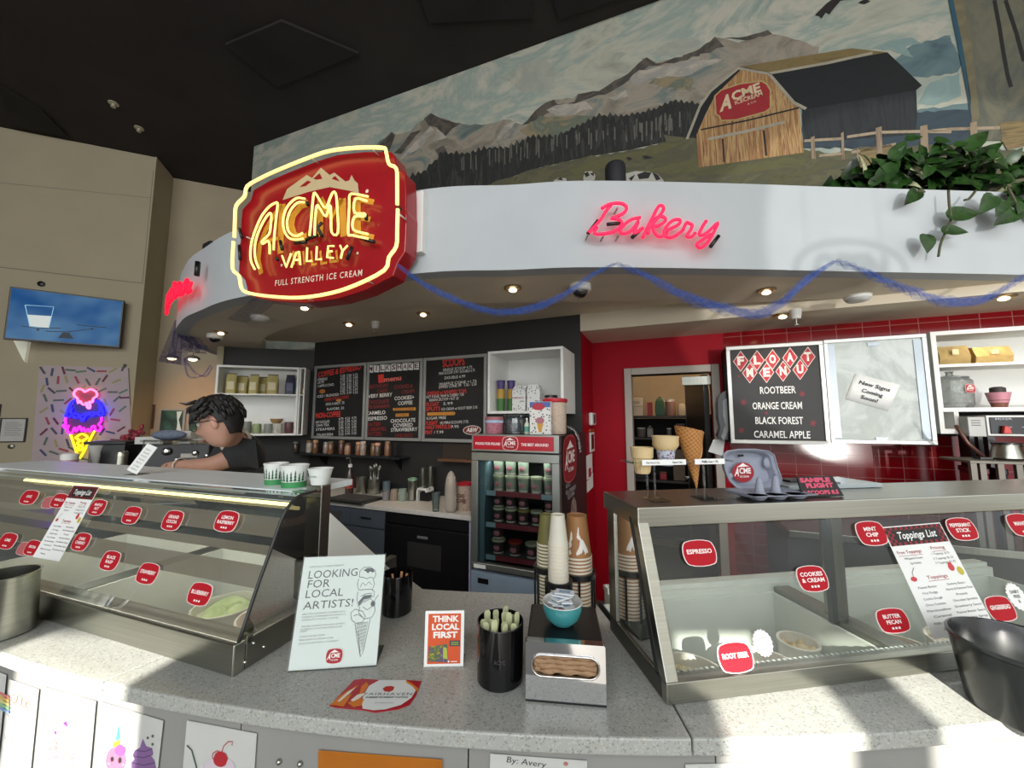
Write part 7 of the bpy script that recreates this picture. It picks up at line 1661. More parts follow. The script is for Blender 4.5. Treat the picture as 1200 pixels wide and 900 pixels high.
orient(MB(MBX).disc((x, z), .062*.62, .062*.5, -.0008, 28)).build('emblem_face', ink('9A1F2C'), eg, norm=False); acme_logo(eg, MBX, x, z+.003, -.0010, .062, ov=False)
bx0 = ex(215, 690)[0]; bx1 = ex(775, 690)[0]; zt_ = ex(450, 600)[1]
b = MB(); wE = bx1-bx0
b.loft([[(bx0+wE*u, y, z_) for u, y in ((.04, -.05), (.96, -.05), (.98, .03), (.02, .03))] for z_ in (zt_*.45, )]+[[(bx0+wE*u, y, z_) for u, y in ((0, -.075), (1, -.075), (1, .04), (0, .04))] for z_ in (zt_*.9, zt_)]+[[(bx0+wE*u, y, zt_*.8) for u, y in ((.05, -.065), (.95, -.065), (.95, .03), (.05, .03))]])
b.build('tray', PULP, eg, 'a')
b = MB()
for u in (.18, .50, .82): b.lathe([(.010, 0), (.016, .002), (.027, zt_*.8)], 14, c=(bx0+wE*u, -.043, 0)); b.lathe([(.010, 0), (.016, .002), (.024, zt_*.62)], 14, c=(bx0+wE*u, .005, 0))
b.build('feet', PULP, eg, 'a')
for px, pt in ((395, 470), (545, 455)):
    x, z = ex(px, pt); MB().lathe([(.017, zt_*.5), (.013, zt_), (.007, z*.9), (.003, z)], 14, c=(x, -.015, 0)).build('cone_peg', PULP, eg, 'a')
# SAMPLE FLIGHT sign
yS = .15; SFm = RC.sub(RC.hy(*kE(910, 680), yS).x+.045, yS, ZT+.0022); t = thing('chalk_sign', 'small black SAMPLE FLIGHT sign with pink lettering on the right case', 'sign', SFm); X = Matrix.Rotation(radians(-18), 4, 'X')
pS = SFm.sub(0, 0, 0, 0, radians(-18)); hS_ = pS.hy(*kE(900, 465)).z; w2 = (pS.hy(*kE(1110, 600)).x-pS.hy(*kE(720, 600)).x)/2
MB(X).prism([(-w2*.95, 0), (w2*1.05, 0), (w2*.85, hS_), (-w2*.9, hS_)], 0, .004).build('board', CH, t); MB().box(-w2*.6, w2*.6, .0, .05, 0, .003).build('foot', BLACK, t)
PK = ink('D8506E')
b = MB(X).text('SAMPLE', -w2*.10, hS_*.80, -.0007, h=hS_*.20, w=w2*1.5, bold=.06).text('FLIGHT', w2*.05, hS_*.53, -.0007, h=hS_*.20, w=w2*1.35, bold=.06).text('4 SCOOPS 8.5', -w2*.02, hS_*.20, -.0007, h=hS_*.18, w=w2*1.75, bold=.05)
orient_x(b, X).build('lettering', PK, t, norm=False)
# flat clear lids lying on the case top
a = RC.hz(978, 586, ZT); c = RC.hz(1108, 583, ZT); f = RC.sub((a.x+c.x)/2, .27, ZT+.0008); t = thing('acrylic_lid', 'flat pale acrylic lid lying on the right case behind the SAMPLE FLIGHT sign', 'lid', f); wq = (c.x-a.x)/2
MB().box(-wq, wq, -.01, .14, .0, .014).build('lid', mat('pale_acrylic', 'B4BEC0', .15, var=.05), t, bevel=.002); MB().box(-.02, .02, -.006, .02, .0145, .02).build('clip', mat('grey_clip', '6A7274', .4), t); MB().box(-wq*.7, -wq*.3, .04, .10, .0145, .022).build('handle', BLACK, t, bevel=.003)

# ================================================================ the barista
SKIN = mat('skin', 'B58A76', .5, var=.04, vs=20); HAIR = paint('dark_hair', ['080606', '120E0D', '1C1613'], 18, (1, 1, .25), rough=.6); SHIRT = mat('charcoal_shirt', '2A2B2E', .8, var=.12, vs=30); UND = mat('pale_collar', 'B8B0A4', .8)
HP = W0.hy(255, 497, 1.66); PB = Fr(HP.x+.06, HP.y+.42, 0, 0)
pr_ = thing('person', 'barista with short dark hair, glasses and charcoal shirt leaning over behind the left case', 'person', PB)
def pv(px, py, y): return PB.I @ W0.hy(px, py, y)
def skin(name, verts, edges, radii, m, par, sub=2, root=0):
    me = bpy.data.meshes.new(name); me.from_pydata([tuple(v) for v in verts], edges, []); o = bpy.data.objects.new(name, me); COL.objects.link(o); o.parent = par; me.materials.append(m)
    s = o.modifiers.new('skin', 'SKIN'); s.use_smooth_shade = True
    for i, r in enumerate(radii): me.skin_vertices[0].data[i].radius = r if isinstance(r, tuple) else (r, r); me.skin_vertices[0].data[i].use_root = (i == root)
    k = o.modifiers.new('sub', 'SUBSURF'); k.levels = sub; k.render_levels = sub
    return o
# body as one surface: pelvis, waist, chest, neck, head core, both arms with hands, legs
yT = 2.08
pel = PB.I @ Vector((HP.x+.14, yT+.02, .98)); chest = pv(272, 558, yT); uch = pv(278, 532, yT-.02); nk0 = pv(277, 518, yT-.12); nk1 = pv(268, 508, 1.84); hd = pv(258, 494, 1.72)
nsh = pv(286, 530, yT-.16); nel = pv(247, 546, yT-.19); nwr = pv(206, 546, yT-.17); nha = pv(190, 550, yT-.17)
fsh = pv(274, 530, yT+.14); fel = pv(240, 560, yT+.10); fwr = pv(205, 566, yT-.02)
lh = pel+Vector((0, -.09, -.05)); rh = pel+Vector((0, .09, -.05)); V = [pel, pel.lerp(chest, .5), chest, uch, nk0, nk1, hd, nsh, nel, nwr, nha, fsh, fel, fwr, lh, lh+Vector((-.03, 0, -.40)), lh+Vector((.0, 0, -.84)), rh, rh+Vector((-.03, 0, -.40)), rh+Vector((.0, 0, -.84))]
E = [(0, 1), (1, 2), (2, 3), (3, 4), (4, 5), (5, 6), (3, 7), (7, 8), (8, 9), (9, 10), (3, 11), (11, 12), (12, 13), (0, 14), (14, 15), (15, 16), (0, 17), (17, 18), (18, 19)]
Rr = [(.09, .10), (.09, .10), (.09, .10), (.08, .09), .054, .052, .06, .052, .043, .028, .028, .062, .045, .03, .085, .06, .045, .085, .06, .045]
skin('body', V, E, Rr, SKIN, pr_)
# shirt over torso, short sleeve over the upper arm
skin('shirt', [pel+Vector((0, 0, .02)), pel.lerp(chest, .5), chest, uch, nk0.lerp(uch, .35), nsh, nsh.lerp(nel, .72), fsh, fsh.lerp(fel, .7)], [(0, 1), (1, 2), (2, 3), (3, 4), (3, 5), (5, 6), (3, 7), (7, 8)], [(.145, .155), (.135, .145), (.14, .165), (.12, .14), .088, .078, .064, .078, .064], SHIRT, pr_)
skin('trousers', [pel, lh, lh+Vector((-.03, 0, -.40)), lh+Vector((0, 0, -.80)), rh, rh+Vector((-.03, 0, -.40)), rh+Vector((0, 0, -.80))], [(0, 1), (1, 2), (2, 3), (0, 4), (4, 5), (5, 6)], [(.14, .15), .098, .075, .062, .098, .075, .062], mat('black_trousers', '18181A', .8), pr_)
for sd in (lh, rh):
    MB().ball(sd+Vector((-.05, 0, -.875)), .05, 12, (1.9, .9, .85)).build('shoe', mat('black_shoe', '141414', .5), pr_, True)
MB().lathe([(.064, -.012), (.070, .0), (.064, .012), (.056, .014)], 20, c=nk0.lerp(nk1, .12), axis=(nk1-nk0).to_track_quat('Z', 'Y').to_matrix(), cap=False).build('collar', UND, pr_, True)
# head: faces the left of the picture, tipped down
HM = Matrix.Translation(hd) @ Matrix.Rotation(radians(192), 4, 'Z') @ Matrix.Rotation(radians(15), 4, 'Y') @ Matrix.Scale(.90, 4, (1, 0, 0))   # local +x is forward
def head_mesh():
    b = MB(HM); prof = []
    n = 28; m = 22
    for j in range(m+1):
        v = j/m; zc = -.118+.230*v; ph = (zc+.118)/.230*pi
        ring = []
        for i in range(n):
            a = 2*pi*i/n; c, s = cos(a), sin(a)
            t = (zc+.003)/.115
            rr = sqrt(max(.0008, 1-min(1, abs(t))**2.3))
            fx, bx, wy = .088, .098, .073
            if zc < 0: k = min(1, -zc/.118); fx *= 1-.06*k; bx *= 1-.58*k; wy *= 1-.28*k
            x = (fx if c > 0 else bx)*c*rr; y = wy*s*rr
            if c > 0:
                w_ = max(0, 1-abs(s)*2.2)
                x += w_*.034*math.exp(-((zc+.032)/.014)**2)+w_*.020*math.exp(-((zc+.012)/.020)**2)      # nose
                x += max(0, 1-abs(s)*1.6)*(.010*math.exp(-((zc+.062)/.007)**2)+.010*math.exp(-((zc+.078)/.007)**2)+.013*math.exp(-((zc+.102)/.014)**2))   # lips and chin
                e_ = math.exp(-((abs(y)-.032)/.013)**2); x -= .011*e_*math.exp(-((zc-.004)/.011)**2); x += .005*e_*math.exp(-((zc-.024)/.009)**2)
            ring.append((x, y, zc))
        prof.append(ring)
    b.loft(prof); return b
head_mesh().build('head', SKIN, pr_, True, sub=1)
for s in (-1, 1):
    b = MB(HM @ Matrix.Translation((-.012, s*.074, -.008)) @ Matrix.Rotation(s*.25, 4, 'Z')); b.ball((0, 0, 0), .027, 14, (.62, .26, 1.0)); b.build('ear', mat('ear_skin', 'B68672', .5), pr_, True)
    b = MB(HM); b.ball((.074, s*.031, .004), .0115, 12); b.build('eye', mat('eye_white', 'C8C4BE', .3), pr_, True)
    b = MB(HM); b.ball((.0835, s*.031, .001), .0052, 8); b.build('iris', BLACK, pr_, True)
    b = MB(HM); b.tube(catmull([(.086, s*.014, .024), (.088, s*.030, .030), (.076, s*.048, .026)], 4), .004, 6); b.build('eyebrow', HAIR, pr_, True)
b = MB(HM); b.tube(catmull([(.078, -.022, -.071), (.088, -.010, -.070), (.090, 0, -.071), (.088, .010, -.070), (.078, .022, -.071)], 4), .004, 6); b.build('lips', mat('lip_skin', '9A6258', .45), pr_, True)
b = MB(HM)
for s in (-1, 1):
    b.tube([(.098+.004*abs(cos(2*pi*k/20)), s*.034+.024*cos(2*pi*k/20), -.002+.020*sin(2*pi*k/20)) for k in range(20)], .0020, 6, True)
    b.tube([(.098, s*.058, .006), (.06, s*.074, .008), (-.01, s*.080, .006), (-.03, s*.076, -.012)], .0020, 6)
b.tube([(.102, -.011, .002), (.105, 0, .006), (.102, .011, .002)], .0020, 6); b.build('glasses', mat('dark_frame', '1E1A1C', .3), pr_, True)
b = MB(HM); rh_ = random.Random(6)
n, m = 30, 16; rings = []
for j in range(m+1):
    v = j/m; ring = []
    for i in range(n):
        a = 2*pi*i/n; c, s = cos(a), sin(a)
        low = .056 if c > .3 else (.036 if c > -.3 else (-.012 if c > -.62 else -.070))
        zt2 = .124; zc = low+(zt2-low)*v; rr = sqrt(max(.0006, 1-min(1, max(0, zc-.004)/.126)**2.4)); k = 1+.020*sin(5*a+3*v*4)+rh_.uniform(-.01, .01)
        if zc < 0: rr *= 1-.25*min(1, -zc/.08)
        x = (.094 if c > 0 else .103)*c*rr*k; y = .083*s*rr*k; ring.append((x, y, zc))
    rings.append(ring)
b.loft(rings)
for k in range(150):   # locks combed forward, loose at the fringe
    a = rh_.uniform(-pi, pi); z0 = rh_.uniform(.035, .118); rr = sqrt(max(.02, 1-min(1, z0/.130)**2.4)); p = Vector(((.093 if cos(a) > 0 else .102)*cos(a)*rr, .084*sin(a)*rr, z0))
    d = Vector((.034, .012*sin(a), -.030)) if cos(a) > -.2 else Vector((-.012, .008*sin(a), -.045))
    if abs(a) < .8: p.z = max(p.z, .085); d = Vector((.026, rh_.uniform(-.02, .02), -.026))
    b.tube([p, p+d*.5+Vector((.007*cos(a), .007*sin(a), .007)), p+d], [.009, .008, .002], 5)
b.tube([(.07, .02, .11), (.11, .03, .105), (.135, .035, .118)], [.010, .006, .001], 5); b.tube([(.09, -.02, .10), (.115, -.02, .08), (.120, -.02, .055)], [.012, .009, .002], 5)
b.build('hair', HAIR, pr_, True)
# near hand: palm and five separate fingers
def hand(root, d, upv, sgn):
    d = d.normalized(); s_ = d.cross(upv).normalized(); u = s_.cross(d)
    V = [root, root+d*.045]; E = [(0, 1)]; R = [(.026, .016), (.036, .015)]
    for k, (off, L) in enumerate(((-.030, .070), (-.010, .078), (.010, .073), (.029, .058))):
        b0 = root+d*.075+s_*off; V += [b0, b0+d*L*.45-u*L*.12, b0+d*L*.75-u*L*.40, b0+d*L*.86-u*L*.68]; i = len(V)-4; E += [(1, i), (i, i+1), (i+1, i+2), (i+2, i+3)]; R += [.0095, .009, .0082, .0072]
    b0 = root+d*.03+s_*sgn*.034; V += [b0, b0+d*.028+s_*sgn*.022-u*.012, b0+d*.055+s_*sgn*.018-u*.026]; i = len(V)-3; E += [(0, i), (i, i+1), (i+1, i+2)]; R += [.012, .0105, .009]
    return V, E, R
V, E, R = hand(nwr, nha-nwr, Vector((0, -.25, 1)), 1); skin('hand', V, E, R, SKIN, pr_, 1)
V, E, R = hand(fwr, Vector((-1, -.3, -.15)), Vector((0, 0, 1)), -1); skin('hand', V, E, R, SKIN, pr_, 1)
MB().lathe([(.037, -.004), (.042, 0), (.037, .004), (.034, 0), (.037, -.004)], 20, c=nwr.lerp(nel, .12), axis=(nel-nwr).to_track_quat('Z', 'Y').to_matrix(), cap=False).build('bracelet', mat('white_band', 'C8C0B4', .5), pr_, True)
# ================================================================ left beige wall
c = LW.hy(75, 373, -.24); TV = LW.sub(c.x, c.y, c.z, radians(13)); t = thing('television', 'wall mounted television showing a blue picture of a glass on a balance', 'television', TV)
x0 = TV.hy(7, 370).x; x1 = TV.hy(143, 380).x; wv = (x1-x0)/2; hv = (TV.hy(75, 344.5).z-TV.hy(75, 404).z)/2; cxv = (x0+x1)/2; print('tv', 2*wv, 2*hv)
MB().box(cxv-wv, cxv+wv, 0, .05, -hv, hv).build('housing', BLACK, t, bevel=.006)
scr = bpy.data.materials.new('screen_picture'); scr.use_nodes = True; nt = scr.node_tree; pp = nt.nodes['Principled BSDF']; tc = nt.nodes.new('ShaderNodeTexCoord'); n = nt.nodes.new('ShaderNodeTexNoise'); n.inputs['Scale'].default_value = 2.2; r = nt.nodes.new('ShaderNodeValToRGB')
r.color_ramp.elements[0].position = .35; r.color_ramp.elements[0].color = hexc('1A5FA6'); r.color_ramp.elements[1].position = .68; r.color_ramp.elements[1].color = hexc('6FA0CC'); nt.links.new(tc.outputs['Object'], n.inputs[0]); nt.links.new(n.outputs['Fac'], r.inputs[0]); nt.links.new(r.outputs[0], pp.inputs['Emission Color']); pp.inputs['Emission Strength'].default_value = .65; pp.inputs['Base Color'].default_value = (.01, .02, .04, 1); pp.inputs['Roughness'].default_value = .6; pp.inputs['Specular IOR Level'].default_value = .1
bz = .018
MB().box(cxv-wv+bz, cxv+wv-bz, -.002, 0, -hv+bz*1.3, hv-bz).build('screen', scr, t)
kT = lambda x, y: (x/4, 300+y/4)
def tp(pts): return [TV.xz(*kT(*p), -.0025) for p in pts]
def em(col, s=.6): return glow('screen_'+col, col, s)
orient(MB().flat(tp([(130, 275), (243, 282), (228, 338), (140, 328)]), -.003)).build('picture_milk', em('C8CFCB', .7), t, norm=False)
b = MB(); b.stroke(tp([(118, 230), (140, 330), (228, 340), (252, 238), (118, 230)]), .008, -.0034); orient(b).build('picture_glass', em('8FC0D8', .7), t, norm=False)
b = MB(); b.stroke(tp([(100, 328), (180, 338), (285, 338)]), .010, -.0036); b.stroke(tp([(215, 352), (310, 356), (430, 342)]), .010, -.0036); b.stroke(tp([(360, 322), (430, 330), (500, 336)]), .010, -.0036); b.flat(tp([(295, 358), (325, 360), (345, 388), (272, 384)]), -.0036)
b.disc(tp([(178, 346)])[0], .014, .012, -.0036, 10); b.disc(tp([(432, 342)])[0], .014, .012, -.0036, 10); orient(b).build('picture_scales', em('1A2430', .3), t, norm=False)
MB().box(cxv-.10, cxv+.10, .05, .14, -.08, .08).build('wall_bracket', BLACK, t)
# sprinkle patterned panel with a neon cone
c = LW.hy(95, 495, -.02); PNL = LW.sub(c.x, -.003, c.z); t = thing('sprinkle_board', 'pale pink panel with coloured sprinkles on the left wall', 'wall panel', PNL)
corn = [PNL.xz(x, y, -.02) for x, y in [(46, 428), (150, 431), (157, 520), (157, 572), (34, 572), (35, 556)]]
MB().prism([corn[0], corn[1], corn[3], corn[4]], -.02, 0).build('panel', mat('pale_pink_panel', 'B8A8A6', .6, var=.03), t)
rp = random.Random(12); cols_ = ['A0404E', '4A4A58', '5A6A5E', 'A09A62', '6A2A40', '3E4A70', '5E7A62']; bs_ = {c_: MB() for c_ in cols_}
for gy in range(11):
    for gx in range(9):
        px = 50+gx*11.6+(gy % 2)*5+rp.uniform(-2, 2); py = 433+gy*12+rp.uniform(-3, 3)
        if px > 148 or (px < 46+ (0)): continue
        x, z = PNL.xz(px, py, -.02); a_ = rp.uniform(0, pi); L = .052; bs_[cols_[rp.randrange(7)]].stroke([(x-L*cos(a_), z-L*sin(a_)), (x+L*cos(a_), z+L*sin(a_))], .024, -.0206)
for c_, b in bs_.items(): orient(b).build('sprinkles', ink(c_), t, norm=False)
c = LW.hy(98, 497, -.07); NC = LW.sub(c.x, -.07, c.z); t = thing('neon_sign', 'neon ice cream cone with pink heart, blue scoop and yellow cone on the sprinkle panel', 'neon sign', NC)
kN = lambda p: [NC.xz(65+x/10, 450+y/10, 0) for x, y in p]
def ntube(name, lines, r, m, y=0.0):
    b = MB()
    for ln in lines: b.tube(catmull([(x, y, z) for x, z in kN(ln)], 4), r, 8)
    b.build(name, m, t, True)
ntube('heart_tube', [[(345, 95), (310, 65), (255, 62), (218, 100), (225, 140), (258, 170), (270, 225), (290, 200), (315, 235), (345, 240), (365, 215), (372, 270), (400, 285), (405, 250), (400, 205), (430, 215), (445, 170), (485, 140), (480, 95), (440, 70), (400, 65), (345, 95)]], .013, glow('neon_rose', 'FF6A96', 3.5))
ntube('blue_tube', [[(235, 190), (190, 215), (160, 270), (140, 330), (120, 375), (160, 385), (200, 370), (240, 395), (290, 385), (320, 435), (345, 390), (390, 355), (440, 370), (480, 350), (540, 370), (560, 340), (540, 270), (510, 215), (465, 195)], [(190, 280), (180, 340), (240, 350), (300, 370), (380, 340), (450, 340), (530, 330), (515, 260)]], .015, glow('neon_blue', '1410FF', 7.0))
ntube('magenta_tube', [[(125, 390), (115, 440), (125, 460), (95, 490), (115, 515), (155, 485), (135, 545), (175, 585), (205, 560), (225, 510), (245, 555), (270, 510), (290, 500), (310, 550), (330, 515), (350, 555), (380, 530), (405, 555), (430, 500), (460, 495), (470, 540), (520, 545), (535, 500), (505, 475), (535, 440), (540, 390)]], .012, glow('neon_magenta', 'F020E0', 4.0))
ntube('yellow_tube', [[(175, 585), (265, 855)], [(265, 855), (300, 850), (460, 545)], [(235, 628), (310, 585), (375, 625), (300, 665), (235, 628)], [(255, 690), (300, 665), (335, 690), (290, 730), (255, 690)], [(265, 740), (300, 720), (318, 755), (285, 780), (265, 740)]], .012, glow('neon_yellow', 'F0D820', 2.6))
orient(MB().flat(kN([(345, 100), (300, 70), (225, 110), (270, 190), (330, 235), (400, 215), (470, 150), (480, 100), (420, 70)]), .02)).build('heart_backing', mat('rose_backing', 'A8506A', .5), t, norm=False)
orient(MB().flat(kN([(235, 200), (150, 300), (125, 380), (320, 430), (550, 370), (540, 270), (465, 200)]), .024)).build('blue_backing', mat('indigo_backing', '3A3468', .5), t, norm=False)
orient(MB().flat(kN([(125, 385), (110, 500), (175, 580), (520, 545), (540, 390)]), .028)).build('magenta_backing', mat('plum_backing', '5A3050', .5), t, norm=False)
orient(MB().flat(kN([(175, 585), (265, 855), (460, 550)]), .022)).build('yellow_backing', mat('mustard_backing', '9A8420', .5), t, norm=False)
b = MB()
for p in ((345, 95), (290, 385), (205, 560), (265, 855)):
    x, z = kN([p])[0]; b.tube([(x, 0, z), (x, .046, z)], .006, 6)
b.build('standoff', STEEL, t)
light('neon_spill', 'POINT', tuple(NC.w(0, -.12, .1)), 1.6, (.35, .15, 1), shadow_soft_size=.15)
# certificate and a frame cut by the picture edge
def frame_on(fr, pts, label, y=-.002, fcol='2A2824', icol='C4C2BA', name='certificate', cat='certificate', fw=.012, lines=0, im=None):
    P = [fr.xz(x, y_, y) for x, y_ in pts]; xa = (P[0][0]+P[3][0])/2; xb = (P[1][0]+P[2][0])/2; za = (P[2][1]+P[3][1])/2; zb2_ = (P[0][1]+P[1][1])/2
    f = fr.sub((xa+xb)/2, y, (za+zb2_)/2); t = thing(name, label, cat, f); w_, h = abs(xb-xa)/2, abs(zb2_-za)/2
    MB().box(-w_, w_, -.012, .0, -h, h).build('sheet', im or mat('paper_'+icol, icol, .6), t)
    b = MB(); b.box(-w_, w_, -.02, 0, h, h+fw).box(-w_, w_, -.02, 0, -h-fw, -h).box(-w_-fw, -w_, -.02, 0, -h-fw, h+fw).box(w_, w_+fw, -.02, 0, -h-fw, h+fw); b.build('frame', mat('frame_'+fcol, fcol, .4), t, bevel=.002)
    if lines:
        b = MB()
        for k in range(lines): b.flat([(-w_*.7, h*(.7-1.3*k/lines)), (w_*.7*(1 if k % 3 else .6), h*(.7-1.3*k/lines)), (w_*.7*(1 if k % 3 else .6), h*(.66-1.3*k/lines)), (-w_*.7, h*(.66-1.3*k/lines))], -.0125)
        orient(b).build('print', ink('7A7A74'), t, norm=False)
    return t, f, w_, h
frame_on(LW, [(3, 491), (31, 491), (29, 517), (1, 517)], 'framed paper certificate on the left wall beside the sprinkle panel', lines=9)
frame_on(LW, [(-22, 474), (-1, 475), (-1, 496), (-22, 496)], 'dark framed notice cut by the left edge of the picture', fcol='3A3630', name='notice', cat='notice')
c = LW.hy(49, 333, 0); t = thing('camera_mount', 'small dark round mount on the wall above the television', 'wall mount', LW.sub(c.x, -.001, c.z)); MB().lathe([(.035, 0), (.035, .02), (.02, .03)], 16, axis=Matrix.Rotation(pi/2, 3, 'X')).build('body', BLACK, t, 'a')
c = LW.hy(14, 523, 0); t = thing('wall_dial', 'small grey knob on the wall under the certificate', 'wall knob', LW.sub(c.x, -.001, c.z)); MB().lathe([(.028, 0), (.028, .02), (.02, .025)], 16, axis=Matrix.Rotation(pi/2, 3, 'X')).build('body', STEELD, t, 'a')
c = LW.hy(28, 408, -.10); t = thing('wall_lamp', 'small white wedge shaped wall light under the television', 'wall lamp', LW.sub(c.x, -.001, c.z))
P = [LW.xz(*kT(*p), 0) for p in [(78, 398), (146, 405), (130, 500), (112, 468)]]
MB().prism([(x-c.x, z-c.z) for x, z in P], -.05, 0).build('shade', glow('wedge_lamp', 'D8D8C4', .35), t)
# far wall: picture, two panes, warm light
FWL = LW.sub(0, .5, 0)
frame_on(FWL, [(168, 476), (179, 476), (178, 501), (167, 500)], 'small brown framed picture on the far wall beside the corner', fcol='5A3E30', icol='8A7468', name='framed_picture', cat='picture', fw=.025)
WG = paint('window_view', ['2A4A44', '1C3A36', '3E6A5A', 'C8D4CC'], 1.2)
for i, (pts, lb) in enumerate([([(190, 481), (216, 481), (216, 508), (189, 508)], ''), ([(224, 485), (240, 485), (240, 509), (224, 509)], '')]):
    P = [FWL.xz(x, y, -.002) for x, y in pts]; f = FWL.sub((P[0][0]+P[1][0])/2, -.002, (P[0][1]+P[2][1])/2); w_, h = (P[1][0]-P[0][0])/2, (P[0][1]-P[2][1])/2
    b = MB(); fw = .03; b.box(-w_, w_, -.03, 0, h, h+fw).box(-w_, w_, -.03, 0, -h-fw, -h).box(-w_-fw, -w_, -.03, 0, -h-fw, h+fw).box(w_, w_+fw, -.03, 0, -h-fw, h+fw)
    o = b.build('window_%d' % (i+1), mat('pale_window_frame', 'A8A49A', .5), None, kind='structure'); o.matrix_world = f.M
    MB().box(-w_, w_, -.012, -.004, -h, h).build('pane', WG, o)
    MB().flat([(w_*.35, h*.9), (w_*.85, h*.95), (w_*.6, h*.2), (w_*.95, -h*.9), (w_*.45, -h*.9), (w_*.5, -.1*h)], -.0125).build('view_light', mat('pale_outside_light', 'C4CEC8', .6, emit='C4CEC8', es=.3), o)
for i, (px, py) in enumerate([(201.5, 419), (226, 420)]):
    p = W0.hz(px, py, 2.40); f = Fr(p.x, p.y, 2.40, 0); t = thing('pendant_spotlight', ('left' if i == 0 else 'right')+' of two small warm lamps by the purple tulle', 'lamp', f, 'warm lamps by the tulle')
    MB().tube([(0, 0, .03), (0, 0, .07), (.30-.1*i, -.05, .07)], .004, 6).build('arm', BLACK, t)
    MB().lathe([(.075, -.01), (.075, .012), (.05, .03), (.02, .04)], 20).build('shade', mat('grey_shade', '6A6460', .5), t, 'a'); MB().ball((0, 0, -.012), .048, 14, (1, 1, .5)).build('bulb', glow('amber_bulb', 'FFD9A8', 10), t, True)
    light('hall_lamp', 'SPOT', (p.x, p.y, 2.36), 30, (1, .50, .22), to=(p.x-.1, p.y+1.4, .9), spot_size=radians(120), spot_blend=.8, shadow_soft_size=.05)

# ================================================================ coffee station behind the left case
CSF = Fr(-2.3, 2.45, 0, radians(12)); CTZ = .93
t = thing('coffee_counter', 'dark coffee counter behind the left display case', 'counter', CSF)
MB().box(-1.2, .75, 0, .62, CTZ-.04, CTZ).build('top', mat('dark_stone', '2A2A2C', .3), t, bevel=.003); MB().box(-1.18, .73, .03, .60, 0, CTZ-.041).build('body', mat('dark_cabinet', '232326', .5), t)
CF = CSF.sub(0, 0, CTZ+.0008)
def cfx(px, py, y): p = CF.hy(px, py, y); return p.x, p.z
xa, za = cfx(166, 520, .18); xb, _ = cfx(246, 520, .18); es = thing('espresso_machine', 'black espresso machine with chrome fittings behind the leaning barista', 'espresso machine', CF.sub((xa+xb)/2, .18, 0)); we = (xb-xa)/2; he = cfx(200, 521, .18)[1]
b = MB(); b.box(-we, we, .0, .36, he*.62, he).box(-we, we, .22, .36, .05, he*.62).box(-we, we, -.06, .36, .02, .09); b.build('body', mat('black_machine', '1B1B1D', .25), es, bevel=.008)
MB().box(-we*.95, we*.95, -.055, .2, .09, .096).build('drip_grille', STEEL, es)
for k in (-.45, .35):
    MB().lathe([(.034, -.05), (.036, -.02), (.036, 0)], 18, c=(we*k, .10, he*.62)).build('group_head', CHROME, es, 'a'); MB().tube([(we*k, .08, he*.55), (we*k, -.10, he*.53)], .012, 8).build('portafilter', BLACK, es)
for px, py, r in ((195, 529, .028), (207, 539, .016), (242, 534, .014), (228, 531, .018)):
    x, z = cfx(px, py, .17); MB().ball((x-(xa+xb)/2, -.012, z), r, 12, (1, .6, 1)).build('knob', CHROME, es, True)
b = MB(); x, z = cfx(221, 534, .17); b.box(x-(xa+xb)/2-.05, x-(xa+xb)/2+.05, -.006, -.0005, z-.014, z+.014); b.build('plate', mat('pale_plate', 'A8A49A', .4), es)
MB().tube([(-we, .02, he+.03), (we, .02, he+.03)], .006, 8).build('rail', STEEL, es)
for k in range(5): MB().tube([(-we+2*we*k/4, .02, he), (-we+2*we*k/4, .02, he+.03)], .005, 6).build('rail_post', STEEL, es)
for i, (px, wd, col, lb) in enumerate([(187, .085, 'C4C4BE', 'white box on top of the espresso machine'), (226, .04, 'D0CEC6', 'upright white card on the espresso machine')]):
    x, z = cfx(px, 520, .36); t = thing('box' if i == 0 else 'card', lb, 'box' if i == 0 else 'card', CF.sub(x, .30, he+.0008)); MB().box(-wd, wd, -.05, .05, 0, .05 if i == 0 else .09).build('body', mat('card_'+col, col, .6), t, bevel=.003)
    MB().box(-wd*.6, wd*.6, -.052, -.0505, .015, .03).build('print', ink('8A8A86'), t)
x, z = cfx(209, 522, .30); t = thing('cloth', 'folded blue grey cloth on the espresso machine', 'cloth', CF.sub(x+.02, .12, he+.032)); MB().ball((0, .04, .035), .07, 14, (1.5, .7, .5)).build('cloth', paint('blue_grey_cloth', ['4A5466', '6A7486', '38404E'], 14), t, True)
x, z = cfx(218, 517, .1); 
x, z = cfx(112, 520, .25); t = thing('grinder', 'black coffee grinder with a pale funnel below the neon cone', 'grinder', CF.sub(x, .25, 0))
g0 = cfx(112, 521, .25)[1]; MB().box(.03, .17, 0, .2, 0, g0).build('body', BLACK, t, bevel=.006); MB().box(-.07, .17, 0, .2, g0, g0+.02).build('top', BLACK, t, bevel=.003); MB().box(-.07, -.0, .05, .15, 0, g0).build('side_body', mat('brown_glass_body', '5A5044', .3), t)
MB().lathe([(.012, g0-.14), (.05, g0-.004), (.045, g0-.004)], 20, c=(.0, .02, 0)).build('funnel', mat('pale_funnel', 'B4B2AC', .4), t, 'a'); MB().lathe([(.05, 0), (.055, g0-.18), (.045, g0-.17)], 20, c=(-.0, -.03, 0)).build('cup', mat('pale_funnel'), t, 'a')
